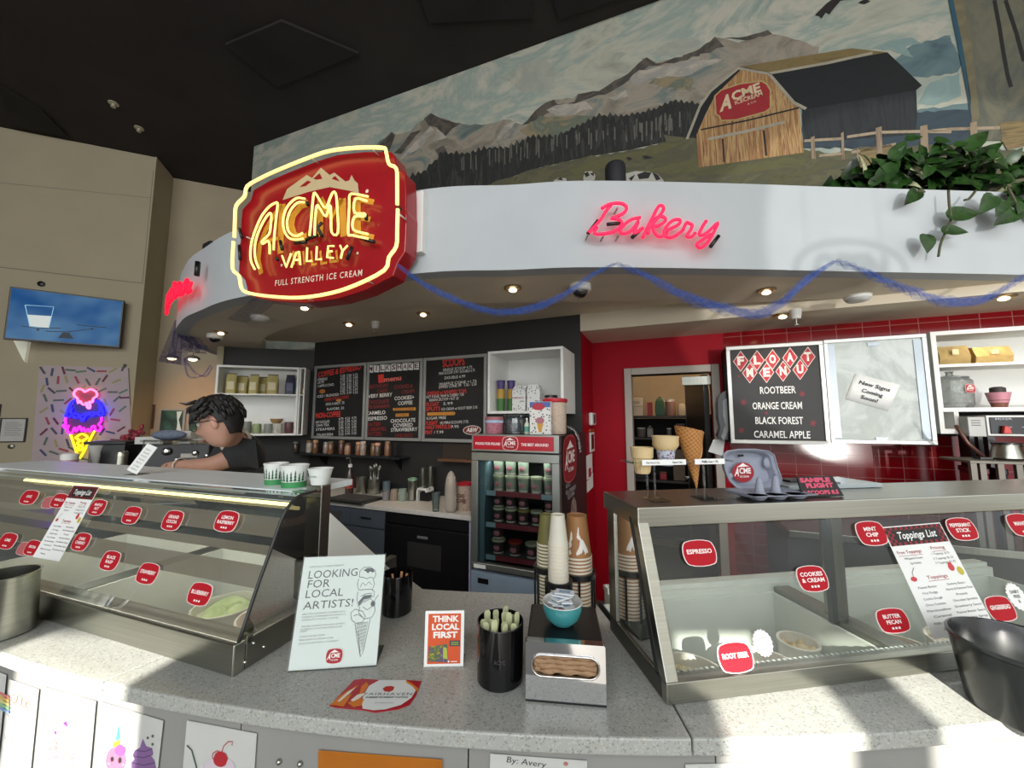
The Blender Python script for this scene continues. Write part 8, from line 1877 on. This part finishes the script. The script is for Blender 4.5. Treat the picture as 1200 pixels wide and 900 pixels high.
for px, pt, r, col, lb in [(82, 533, .04, 'B89A98', 'pale pink and clear tub at the far left of the coffee counter'), (143, 530, .03, 'B0B0AE', 'small steel can beside the coffee grinder')]:
    x, z = cfx(px, pt, .12); t = thing('tub' if px < 100 else 'can', lb, 'tub' if px < 100 else 'can', CF.sub(x, .12, 0)); MB().lathe([(r*.9, 0), (r, .01), (r, z*.95), (r*.9, z)], 20).build('body', STEEL if px > 100 else mat('pinkish_tub', col, .4), t, 'a'); MB().lathe([(r*1.03, z*.93), (r*1.03, z*1.0), (r*.8, z*1.02)], 20).build('lid', STEEL if px > 100 else WHITE, t, 'a')
x, z = cfx(146, 512, .50); t = thing('flower_vase', 'vase of small dark red flowers behind the coffee grinder', 'vase', CF.sub(x, .60, 0)); MB().lathe([(.05, 0), (.06, .06), (.06, z*.75), (.055, z*.8)], 18).build('vase', mat('pale_grey_vase', '8A8884', .3), t, 'a')
b = MB(); b2 = MB(); rf = random.Random(9)
for k in range(22): a_ = rf.uniform(0, 6.28); q = rf.uniform(.0, .08); e_ = Vector((q*cos(a_), q*sin(a_), z*.85+rf.uniform(.02, .16))); b.tube([(0, 0, z*.7), tuple(e_)], .003, 5); b2.ball(e_, rf.uniform(.012, .024), 8)
b.build('stem', mat('dry_stem', '4A3A34', .7), t); b2.build('flower', mat('dark_red_petal', '8A2A38', .6), t, True)

# ================================================================ red and tiled wall
RD = BF.sub(0, RY-.008, 0)
ztF = RD.hy(860, 406, -.27).z; zbF = RD.hy(865, 519.5, -.27).z
o, f = board('menu_board', 'black float menu board with red diamonds on the tiled wall', 854, 970, RD, ztF, zbF, -.27, t=.268, fw=.026, fm=mat('silver_board_frame', 'BEBEBA', .4, .5))
kG = lambda x, y: (840+x/6, 370+y/6); y1_ = .0112
dia = [('F', 168, 320), ('L', 283, 315), ('O', 392, 308), ('A', 515, 295), ('T', 640, 290), ('M', 232, 402), ('E', 350, 400), ('N', 466, 390), ('U', 586, 378)]
for nm_, sx2, sy2, m_, yy2 in (('diamond_edge', 54, 74, ink('E0C8C4'), y1_), ('diamond_face', 48, 66, ink('B01E2C'), y1_-.0004)):
    b = MB()
    for c_, x, y in dia: pflat(b, f, [kG(x-sx2, y+2), kG(x, y+sy2), kG(x+sx2, y-2), kG(x, y-sy2)], yy2)
    finish(b, m_, o, nm_)
b = MB()
for c_, x, y in dia: ptext(b, f, c_, *kG(x, y), 9.5, 8, y1_-.0008, bold=.05)
finish(b, ink('EFE6DC'), o)
b = MB()
for tx, x, y, w_ in [('ROOTBEER', 428, 525, 42), ('ORANGE CREAM', 422, 635, 58), ('BLACK FOREST', 436, 740, 56), ('CARAMEL APPLE', 455, 838, 66)]: ptext(b, f, tx, *kG(x, y), 8.2, w_, y1_, bold=.012)
finish(b, ink('E6E6E4'), o)
b = MB()
for x, y, s in [(600, 550, 22), (188, 608, 24), (348, 685, 10), (678, 755, 24), (172, 805, 22), (155, 425, 8)]:
    for k in range(4): a_ = k*pi/4+.2; p = [kG(x-s*cos(a_), y-s*sin(a_)), kG(x+s*cos(a_), y+s*sin(a_))]; b.stroke([f.xz(*q, y1_) for q in p], .004, y1_)
finish(b, ink('8A2030'), o, 'chalk_star')
WBP = paint('worn_white_panel', ['C4CCC8', 'D2D8D4', 'B4BCB8', 'C0C6C0'], 3)
zt3 = RD.hy(1030, 393.5, -.27).z; zb3 = RD.hy(1060, 518, -.27).z
o, f = board('notice_board', 'blank grey white board with aluminium frame right of the float menu', 970.5, 1094, RD, (ztF+zt3)/2, (zbF+zb3)/2, -.27, t=.268, fw=.024, panel=WBP, fm=ALU)
xL, xR_ = f.hy(965, 460, .004).x, f.hy(1090, 460, .004).x
for px0, px1 in ((972, 982), (1076, 1087)): MB().box(f.hy(px0, 460, .009).x, f.hy(px1, 460, .009).x, .006, .0115, -(ztF-zbF)/2+.04, (ztF-zbF)/2-.04).build('side_track', mat('dull_aluminium', '8A9298', .4, .7), o)
for x, y in (kG(1098, 200), kG(1160, 868)): p = f.hy(x, y, .008); MB().box(p.x-.03, p.x+.03, .006, .0115, p.z-.012, p.z+.012).build('clip', mat('dull_aluminium'), o)
cN = [(1000.8, 437.5), (1054, 450.8), (1041, 482), (991.7, 467.5)]
c, w_, h_, r_ = fit(RD.sub(0, -.2595, 0), cN); fN = Fr(0, 0, 0, 0, RD.sub(0, -.2615, 0).M @ Matrix.Translation((c.x, 0, c.y)) @ Matrix.Rotation(-r_, 4, 'Y')); t = thing('paper_notice', 'tilted white paper reading New Signs Coming Soon on the blank board', 'notice', fN)
b = MB(); n = 8; b.loft([[(-w_/2+w_*i/n, -.0014-.010*max(0, i/n-.5)**2*j, -h_/2+h_*j/2) for i in range(n+1)] for j in range(3)], closed=False, cap=False); b.build('sheet', PAPER, t, True, solid=.0008)
b = MB(); b.text('New Signs', .0, h_*.22, -.0085, h=h_*.13, w=w_*.70, bold=.02).text('Coming', .01*w_, -h_*.04, -.0085, h=h_*.13, w=w_*.48, bold=.02).text('Soon!', .0, -h_*.28, -.0085, h=h_*.13, w=w_*.38, bold=.02); orient(b).build('lettering', ink('26282C'), t, norm=False)
# paper towel dispenser
yd = -.14; xbl = RD.hy(854, 460, -.27).x-.006; P = [(min(q_[0], xbl), q_[1]) for q_ in [RD.xz(*kG(x, y), yd) for x, y in [(105, 528), (70, 528), (35, 540), (8, 570), (0, 610), (3, 720), (18, 790), (0, 840), (20, 870), (70, 870), (105, 820)]]]
xm = sum(x for x, z in P)/len(P); zm2 = min(z for x, z in P); t = thing('towel_dispenser', 'black and grey wall mounted paper towel dispenser left of the float menu', 'towel dispenser', RD.sub(xm, -.001, zm2)); P = [(x-xm, z-zm2) for x, z in P]
MB().prism(P, -.20, -.035).build('cover', mat('smoky_black_plastic', '1E2022', .2), t, bevel=.008); cx2 = sum(x for x, z in P)/len(P); cz2 = sum(z for x, z in P)/len(P)
P2 = [(min(q_[0], xbl), q_[1]) for q_ in [RD.xz(*kG(x, y), -.20) for x, y in [(95, 580), (55, 585), (42, 600), (45, 700), (60, 770), (30, 850), (50, 880), (95, 800)]]]
MB().prism([(x-xm, z-zm2) for x, z in P2], -.204, -.2005).build('side_window', mat('grey_smoked_panel', '8A8E8E', .4), t)
t2 = thing('paper_towel', 'white end of paper towel hanging from the dispenser', 'paper towel', RD.sub(xm, -.09, zm2-.08)); MB().hull8([(-.10, -.002, -.02), (.0, -.002, -.05), (.0, .002, -.05), (-.10, .002, -.02), (-.06, -.02, .078), (.02, -.02, .078), (.02, -.016, .078), (-.06, -.016, .078)]).build('towel', PAPER, t2)
# intercom, small frame and papers on the red return wall
XW = BF.M @ Matrix.Rotation(pi/2, 4, 'Z'); RW = Fr(0, 0, 0, 0, XW)          # faces right, x runs into the wall depth
def onr(px, py): p = RW.hy(px, py, -.001); return p
p = onr(692, 491); t = thing('intercom', 'small white intercom handset on the red wall corner', 'intercom', RW.sub(p.x, -.0005, p.z)); MB().box(-.09, .09, -.035, 0, -.055, .055).build('body', WHITE, t, bevel=.012); MB().box(-.045, .045, -.038, -.0352, -.04, .04).build('panel', mat('dark_grey_panel', '4A4A4C', .4), t, bevel=.003)
p = onr(693, 518); t = thing('small_frame', 'small pale frame under the intercom on the red wall', 'frame', RW.sub(p.x, -.0005, p.z)); MB().box(-.09, .09, -.012, 0, -.085, .085).build('frame', WHITE, t, bevel=.003); MB().box(-.055, .055, -.014, -.0122, -.06, .065).build('inside', BLACK, t); MB().box(-.1, .1, -.01, 0, .095, .115).build('orange_tab', mat('orange_tab', 'B85A20', .5), t)
p = onr(690, 554); t = thing('wall_papers', 'cluster of taped papers on the red wall beside the freezer', 'papers', RW.sub(p.x, -.0005, p.z))
for k, (x, z, w_, h) in enumerate([(-.06, .05, .09, .11), (.08, .07, .07, .09), (-.05, -.10, .10, .05), (.08, -.08, .08, .07), (.02, .0, .05, .04)]): MB().box(x-w_, x+w_, -.003-.001*k, -.0002-.001*k, z-h*.9, z+h*.9).build('paper', PAPER if k < 4 else mat('red_note', 'A83040', .6), t)
# white wall cabinet with bags and jar
kH = lambda x, y: (1000+x/6, 360+y/6); yC = -.28
a = RD.hy(*kH(540, 190), yC); zc1 = RD.hy(*kH(900, 150), yC).z; zsh = RD.hy(*kH(800, 395), yC).z; zlo = RD.hy(*kH(860, 700), yC).z; zbt2 = RD.hy(*kH(680, 890), yC).z
WC = RD.sub(a.x, 0, zlo-.03); wc = thing('white_cabinet', 'open white wall cabinet with bags and a glass jar on the tiled wall', 'cabinet', WC); WWc = 1.35; hC = zc1-zlo+.03; print('cab', hC, a.x)
shelf_box(wc, 0, WWc, yC, -.001, 0, hC, .026, [zsh-zlo+.03])
xq0, xq1 = RD.hy(*kH(600, 780), yC).x-a.x, RD.hy(*kH(745, 780), yC).x-a.x; zq = zbt2-(zlo-.03)
b = MB(); b.box(0, xq1, yC, -.001, zq, zq+.03).box(0, .022, yC, -.001, zq+.03, -.0005).box(xq1-.022, xq1, yC, -.001, zq+.03, -.0005).box(0, xq1, -.012, -.001, zq+.03, -.0005); b.build('cubby', WHITE, wc, bevel=.001)
MB().box(xq1, WWc, -.014, -.002, -.16, -.0005).build('dark_back', mat('dark_recess2', '26221E', .6), wc)
KB = paint('kraft_bag_paper', ['85703F', '9A834E', '8E7844', 'A89262'], 8); 
for x0p, x1p, topp, botp, lb, mm in [(565, 790, 270, 388, 'dull kraft paper bag lying at the left of the white cabinet top shelf', KB), (835, 1108, 275, 390, 'shiny golden kraft bag lying at the right of the white cabinet top shelf', paint('golden_bag', ['A0844E', 'BCA062', '94783E'], 6))]:
    pa, pb = WC.hy(*kH(x0p, botp), yC+.04), WC.hy(*kH(x1p, botp), yC+.04); hh = WC.hy(*kH(x0p+60, topp), yC+.06).z-(zsh-zlo+.03)
    f = WC.sub(max((pa.x+pb.x)/2, (pb.x-pa.x)/2+.035), yC+.10, zsh-zlo+.0308); t = thing('paper_bag', lb, 'paper bag', f, 'kraft bags in the white cabinet'); w_ = (pb.x-pa.x)/2
    MB().loft([[(x*w_, y, z) for y, z in ((-.09, .0), (-.10, hh*.35), (-.07, hh*.9), (.06, hh), (.12, hh*.6), (.12, 0))] for x in (-1, -.92, .92)]+[[(w_*1.0, y*.6, z*.8+hh*.08) for y, z in ((-.09, .0), (-.10, hh*.35), (-.07, hh*.9), (.06, hh), (.12, hh*.6), (.12, 0))]]).build('bag', mm, t, 'a')
    MB().prism([(-w_*.25, hh*.45), (w_*.15, hh*.45), (w_*.15, hh*.7), (-w_*.25, hh*.7)], -.106, -.102).build('label_panel', mat('cream_label', 'D8C49A', .6), t)
pa = WC.hy(*kH(690, 690), yC+.10); hj = WC.hy(*kH(690, 495), yC+.05).z-.026; t = thing('glass_jar', 'big clear glass jar with lid in the white cabinet', 'jar', WC.sub(max(pa.x, .135), yC+.13, .0268)); rj = .098
GJ = glass('jar_glass', 'E6EAE8', 1.2, .02, .22, 'D8DAD6')
MB().lathe([(rj*.9, 0), (rj, .02), (rj, hj*.9), (rj*.82, hj), (rj*.78, hj), (rj*.96, hj*.88), (rj*.95, .03), (.001, .02)], 30).build('jar', GJ, t, 'a'); MB().lathe([(rj*.86, hj), (rj*.86, hj*1.04), (rj*.2, hj*1.10), (rj*.14, hj*1.16), (rj*.22, hj*1.22), (.01, hj*1.24)], 24).build('lid', GJ, t, 'a')
acme_logo(t, Matrix.Rotation(.45, 4, 'Z'), 0, hj*.62, -rj*1.02, .055)
pa = WC.hy(*kH(950, 690), yC+.10); hj = WC.hy(*kH(950, 600), yC+.08).z-.026; t = thing('treat_cup', 'pink and brown treat cup in the white cabinet beside the jar', 'cup', WC.sub(pa.x+.06, yC+.12, .0268))
MB().lathe([(.032, 0), (.036, .02), (.044, hj*.5)], 20).build('brown_base', mat('brown_treat', '7A4A3E', .5), t, 'a'); MB().lathe([(.040, hj*.32), (.046, hj*.62), (.054, hj), (.042, hj)], 20).build('pink_cup', mat('pink_treat', 'C88A98', .45), t, 'a'); MB().lathe([(.034, hj), (.034, hj*1.3), (.02, hj*1.38)], 16).build('dark_top', mat('dark_treat', '3A3230', .6), t, 'a')
# appliance with black control panel, rack below
pa = RD.hy(*kH(930, 760), -.36); pb = RD.hy(*kH(935, 905), -.36); f = RD.sub(pa.x, -.36, pb.z); ap_ = thing('counter_appliance', 'appliance with a black control panel and red knob under the white cabinet', 'appliance', f); ha = pa.z-pb.z
MB().box(0, .62, 0, .34, 0, ha).build('body', mat('pale_appliance', 'B8B8B4', .35, .3), ap_, bevel=.003); MB().box(.012, .60, -.006, -.0005, .012, ha-.012).build('control_panel', mat('black_panel', '0E0F14', .2), ap_, bevel=.002)
b = MB().text('BLENDTECH'[:0]+'MIXER', .07, ha*.82, -.0068, h=.012, w=.07, bold=.02)
for k in range(4): b.flat([(.08+.06*k, ha*.42), (.10+.06*k, ha*.42), (.10+.06*k, ha*.45), (.08+.06*k, ha*.45)], -.0068)
finish(b, ink('A8ACB4'), ap_, 'panel_print')
MB().prism([(.05, ha*.12), (.085, ha*.12), (.08, ha*.45), (.058, ha*.5)], -.03, -.0065).build('red_knob', mat('red_knob', 'C83A34', .4), ap_, bevel=.004); MB().ball((.27, -.012, ha*.45), .016, 12).build('white_knob', WHITE, ap_, True)
for xx in (.04, .58): MB().box(xx-.015, xx+.015, .05, .30, -pb.z+.902, -.0005).build('leg', BLACK, ap_)
pa = RD.hy(*kH(800, 770), -.36); pb = RD.hy(*kH(815, 910), -.36); f = RD.sub(pa.x, -.36, pb.z-.0); t = thing('silver_box', 'silver grey box beside the black control panel', 'box', f); wx = RD.hy(*kH(926, 770), -.36).x-pa.x
MB().box(0, wx, 0, .07, 0, pa.z-pb.z).build('body', mat('silver_card', '9A9A96', .4, .3), t, bevel=.003)
for k in range(3): MB().box(wx*.2, wx*.7, -.0012, -.0002, (pa.z-pb.z)*(.55+.12*k), (pa.z-pb.z)*(.59+.12*k)).build('print', ink('5A5A58'), t)
b = MB().box(.01, .03, .02, .06, -pb.z+.902, -.0005).box(wx-.03, wx-.01, .02, .06, -pb.z+.902, -.0005); b  .build('stand', BLACK, t)
rw_ = thing('kitchen_worktop', 'dark worktop along the tiled wall behind the right case', 'worktop', RD.sub(1.3, 0, 0)); MB().box(0, 2.0, -.62, -.002, .86, .90).build('slab', STEELD, rw_, bevel=.003); MB().box(0, 2.0, -.58, -.02, 0, .859).build('base', mat('dark_base', '2A2826', .5), rw_)
kJ = lambda x, y: (1080+x/7.5, 460+y/7.5); KW_ = RD.sub(0, 0, .9008)
def on_rw(x, y, yy): return KW_.hy(*kJ(x, y), yy)
p0, p1 = on_rw(445, 620, -.60), on_rw(930, 620, -.60); t = thing('wire_rack', 'steel wire rack holding dark red and navy bins behind the right case', 'rack', KW_.sub(p0.x, -.60, 0)); wr = p1.x-p0.x; zr = max(.05, p0.z)
for x in (0, wr*.17, wr*.5, wr*.83, wr): MB().box(x-.012, x+.012, -.01, .012, 0, zr).build('upright', mat('pale_rack_steel', '6A665E', .45, .4), t)
MB().box(-.015, wr+.015, -.012, .24, zr, zr+.015).build('top_shelf', mat('pale_rack_steel'), t, bevel=.002)
for k, (u0, u1, c_, lb) in enumerate([(.20, .46, '6A1420', 'dark red bin in the wire rack'), (.53, .80, '141C34', 'navy bin in the wire rack')]):
    s_ = thing('bin', lb, 'bin', KW_.sub(p0.x+wr*(u0+u1)/2, -.46, 0), 'bins in the wire rack'); hwb = wr*(u1-u0)/2-.012
    MB().box(-hwb, hwb, -.10, .08, 0, zr*.86).build('bin', mat('bin_'+c_, c_, .4), s_, bevel=.006); MB().box(-hwb*1.03, hwb*1.03, -.105, .085, zr*.86, zr*.93).build('rim', mat('bin_'+c_), s_, bevel=.003)
p = on_rw(770, 600, -.50); q = on_rw(770, 455, -.50); t = thing('steel_jug', 'steel jug with a black handle standing on the wire rack', 'jug', KW_.sub(p.x, -.49, zr+.0158)); hj = max(.08, q.z-zr-.016); MB().lathe([(.055, 0), (.065, .01), (.05, hj*.9), (.052, hj), (.047, hj)], 24).build('body', STEEL, t, 'a'); MB().tube(catmull([(.05, 0, hj*.92), (.10, -.01, hj*.95), (.11, -.01, hj*.4), (.06, 0, hj*.2)], 4), .010, 8).build('handle', BLACK, t, True); MB().lathe([(.054, hj), (.054, hj*1.1), (.02, hj*1.14)], 20).build('lid', BLACK, t, 'a')
p = on_rw(440, 590, -.50); t = thing('bent_arm', 'brown slanting tool handle resting on the wire rack', 'tool', KW_.sub(p.x, -.50, zr+.0158)); MB().tube([(.05, 0, .012), (-.01, 0, .09), (-.05, 0, .19)], .010, 8).build('arm', mat('copper_brown', '6A4A40', .35, .5), t, True); MB().box(.02, .07, -.03, .03, 0, .012).build('foot', BLACK, t)

# ================================================================ back room through the doorway
DL = BF.sub(dxr, RY+.12, 0, radians(76)); d = MB().box(-.78, -.002, -.04, -.0, .01, dzt-.01)
o = d.build('door_1', mat('dark_door', '1A1816', .4), None, kind='structure'); o.matrix_world = BF.sub(dxr-.015, RY+.10, 0, radians(-82)).M
MB().box(-.79, -.78, -.042, .002, .01, dzt-.01).build('door_edge', mat('grey_door_edge', '8A8680', .4), o); MB().tube([(-.70, -.05, 1.0), (-.70, -.09, 1.0), (-.60, -.09, 1.0)], .009, 8).build('door_handle', STEEL, o)
o2 = MB().box(-.14, .10, -.06, -.01, dzt-.10, dzt-.03).build('door_closer', STEELD, None, kind='structure'); o2.matrix_world = BF.sub(dxr-.08, RY+.10, 0).M
yR = RY+.95; RK_ = BF.sub(0, yR, 0); kD = lambda x, y: (720+x/7.5, 480+y/7.5); kD2 = lambda x, y: (700+x/6.667, 380+y/6.667)
xl, xr2 = RK_.hy(*kD2(240, 720), 0).x-.15, RK_.hy(*kD2(800, 700), 0).x+.15
rk = thing('storage_rack', 'black storage rack in the back room seen through the doorway', 'rack', RK_.sub(xl, 0, 0)); wr = xr2-xl; zs = [RK_.hy(*kD2(500, 715), 0).z, RK_.hy(*kD(300, 245), 0).z, RK_.hy(*kD(400, 620), 0).z, .35]
for x in (0, wr): 
    for y in (0, .42): MB().box(x-.02, x+.02, y-.02, y+.02, 0, zs[0]+.02).build('upright', BLACK, rk)
for z in zs: MB().box(-.02, wr+.02, -.015, .44, z-.025, z).build('shelf', mat('rack_shelf', '2A2624', .5), rk, bevel=.002)
MB().box(0, wr, .43, .44, .2, zs[0]-.03).build('dark_back', mat('rack_back', '181614', .8), rk)
def rbox(fr, px0, px1, ptop, zi, label, m, k=kD2, y0=.04, dp=.16, name='box', cat='box', kind='box'):
    a = RK_.hy(*k(px0, 600), y0); c = RK_.hy(*k(px1, 600), y0); h = RK_.hy(*k((px0+px1)/2, ptop), y0).z-zs[zi]; h = max(.04, h); w_ = (c.x-a.x)/2
    t = thing(name, label, cat, RK_.sub((a.x+c.x)/2, y0+dp/2, zs[zi]+.0008))
    if kind == 'box':
        MB().box(-w_, w_, -dp/2, dp/2, 0, h).build('carton', m, t, bevel=.004); MB().box(-w_*1.01, w_*1.01, -dp*.08, dp*.08, h, h+.003).build('tape', mat('tape', 'B8A888', .4), t)
    elif kind == 'jar':
        MB().lathe([(w_*.9, 0), (w_, .01), (w_, h*.85), (w_*.8, h*.9)], 18).build('body', m, t, 'a'); MB().lathe([(w_*.9, h*.88), (w_*.9, h), (w_*.7, h*1.01)], 18).build('lid', WHITE, t, 'a')
    else:
        MB().loft([[(x*w_*s_, y*dp/2*s_, h*z) for x, y in ((-1, -1), (1, -1), (1, 1), (-1, 1))] for z, s_ in ((0, .95), (.3, 1.0), (.8, .92), (1, .5))]).build('bag', m, t, 'a', bevel=.006); MB().box(-w_*.3, w_*.3, -.01, .01, h, h*1.08).build('tie', m, t)
rbox(rk, 258, 355, 645, 0, 'white carton at the left of the back room top shelf, lower one', mat('white_carton', 'D8CCB4', .6)); 
a = RK_.hy(*kD2(258, 600), .04); c = RK_.hy(*kD2(352, 600), .04); zt9 = RK_.hy(*kD2(300, 645), .04).z; t = thing('box', 'white carton stacked on another in the back room', 'box', RK_.sub((a.x+c.x)/2, .12, max(zt9, zs[0]+.04)+.0046)); h9 = max(.05, RK_.hy(*kD2(300, 578), .04).z-zt9); MB().box(-(c.x-a.x)/2, (c.x-a.x)/2, -.075, .075, 0, h9).build('carton', mat('white_carton'), t, bevel=.004); MB().box(-(c.x-a.x)/2*.5, (c.x-a.x)/2*.5, -.0765, -.0755, h9*.3, h9*.6).build('label_panel', mat('pale_label', 'B8A890', .6), t)
rbox(rk, 388, 425, 610, 0, 'red packet on the back room top shelf', mat('red_packet', '9A1E28', .5)); rbox(rk, 450, 525, 575, 0, 'green bag on the back room top shelf', mat('green_bag', '1E4A2E', .5), kind='bag', name='bag', cat='bag')
rbox(rk, 530, 610, 585, 0, 'brown pink tub on the back room top shelf', mat('blush_tub', 'B88A78', .5), kind='jar', name='tub', cat='tub'); rbox(rk, 628, 690, 620, 0, 'cream bag on the back room top shelf', mat('cream_bag', 'C8B898', .6), kind='bag', name='bag', cat='bag', y0=.10, dp=.10); rbox(rk, 700, 785, 560, 0, 'red box at the right of the back room top shelf', mat('red_packet'))
rbox(rk, 205, 290, 160, 1, 'grey plastic basin on the back room second shelf', mat('grey_basin', '6A665E', .5), kD, kind='jar', name='basin', cat='basin'); rbox(rk, 300, 355, 150, 1, 'bag of pale packets on the back room second shelf', mat('pale_packets', '9A968C', .5), kD, kind='bag', name='bag', cat='bag'); rbox(rk, 475, 520, 165, 1, 'glass jar on the back room second shelf', mat('dim_jar', '7A766E', .2), kD, kind='jar', name='jar', cat='jar'); rbox(rk, 560, 640, 130, 1, 'dark brown carton on the back room second shelf', mat('dark_brown_carton', '4A3626', .6), kD)
rbox(rk, 520, 625, 360, 2, 'tan carton on the back room third shelf', mat('tan_carton', '6A5A46', .6), kD); rbox(rk, 400, 460, 560, 2, 'small red box on the back room third shelf', mat('red_packet'), kD); rbox(rk, 180, 290, 420, 2, 'black crate on the back room third shelf', mat('black_crate', '1E1C1A', .5), kD)
light('back_room_lamp', 'POINT', tuple(BF.w(.8, 1.35, 2.35)), 14, (1, .82, .6), shadow_soft_size=.12)
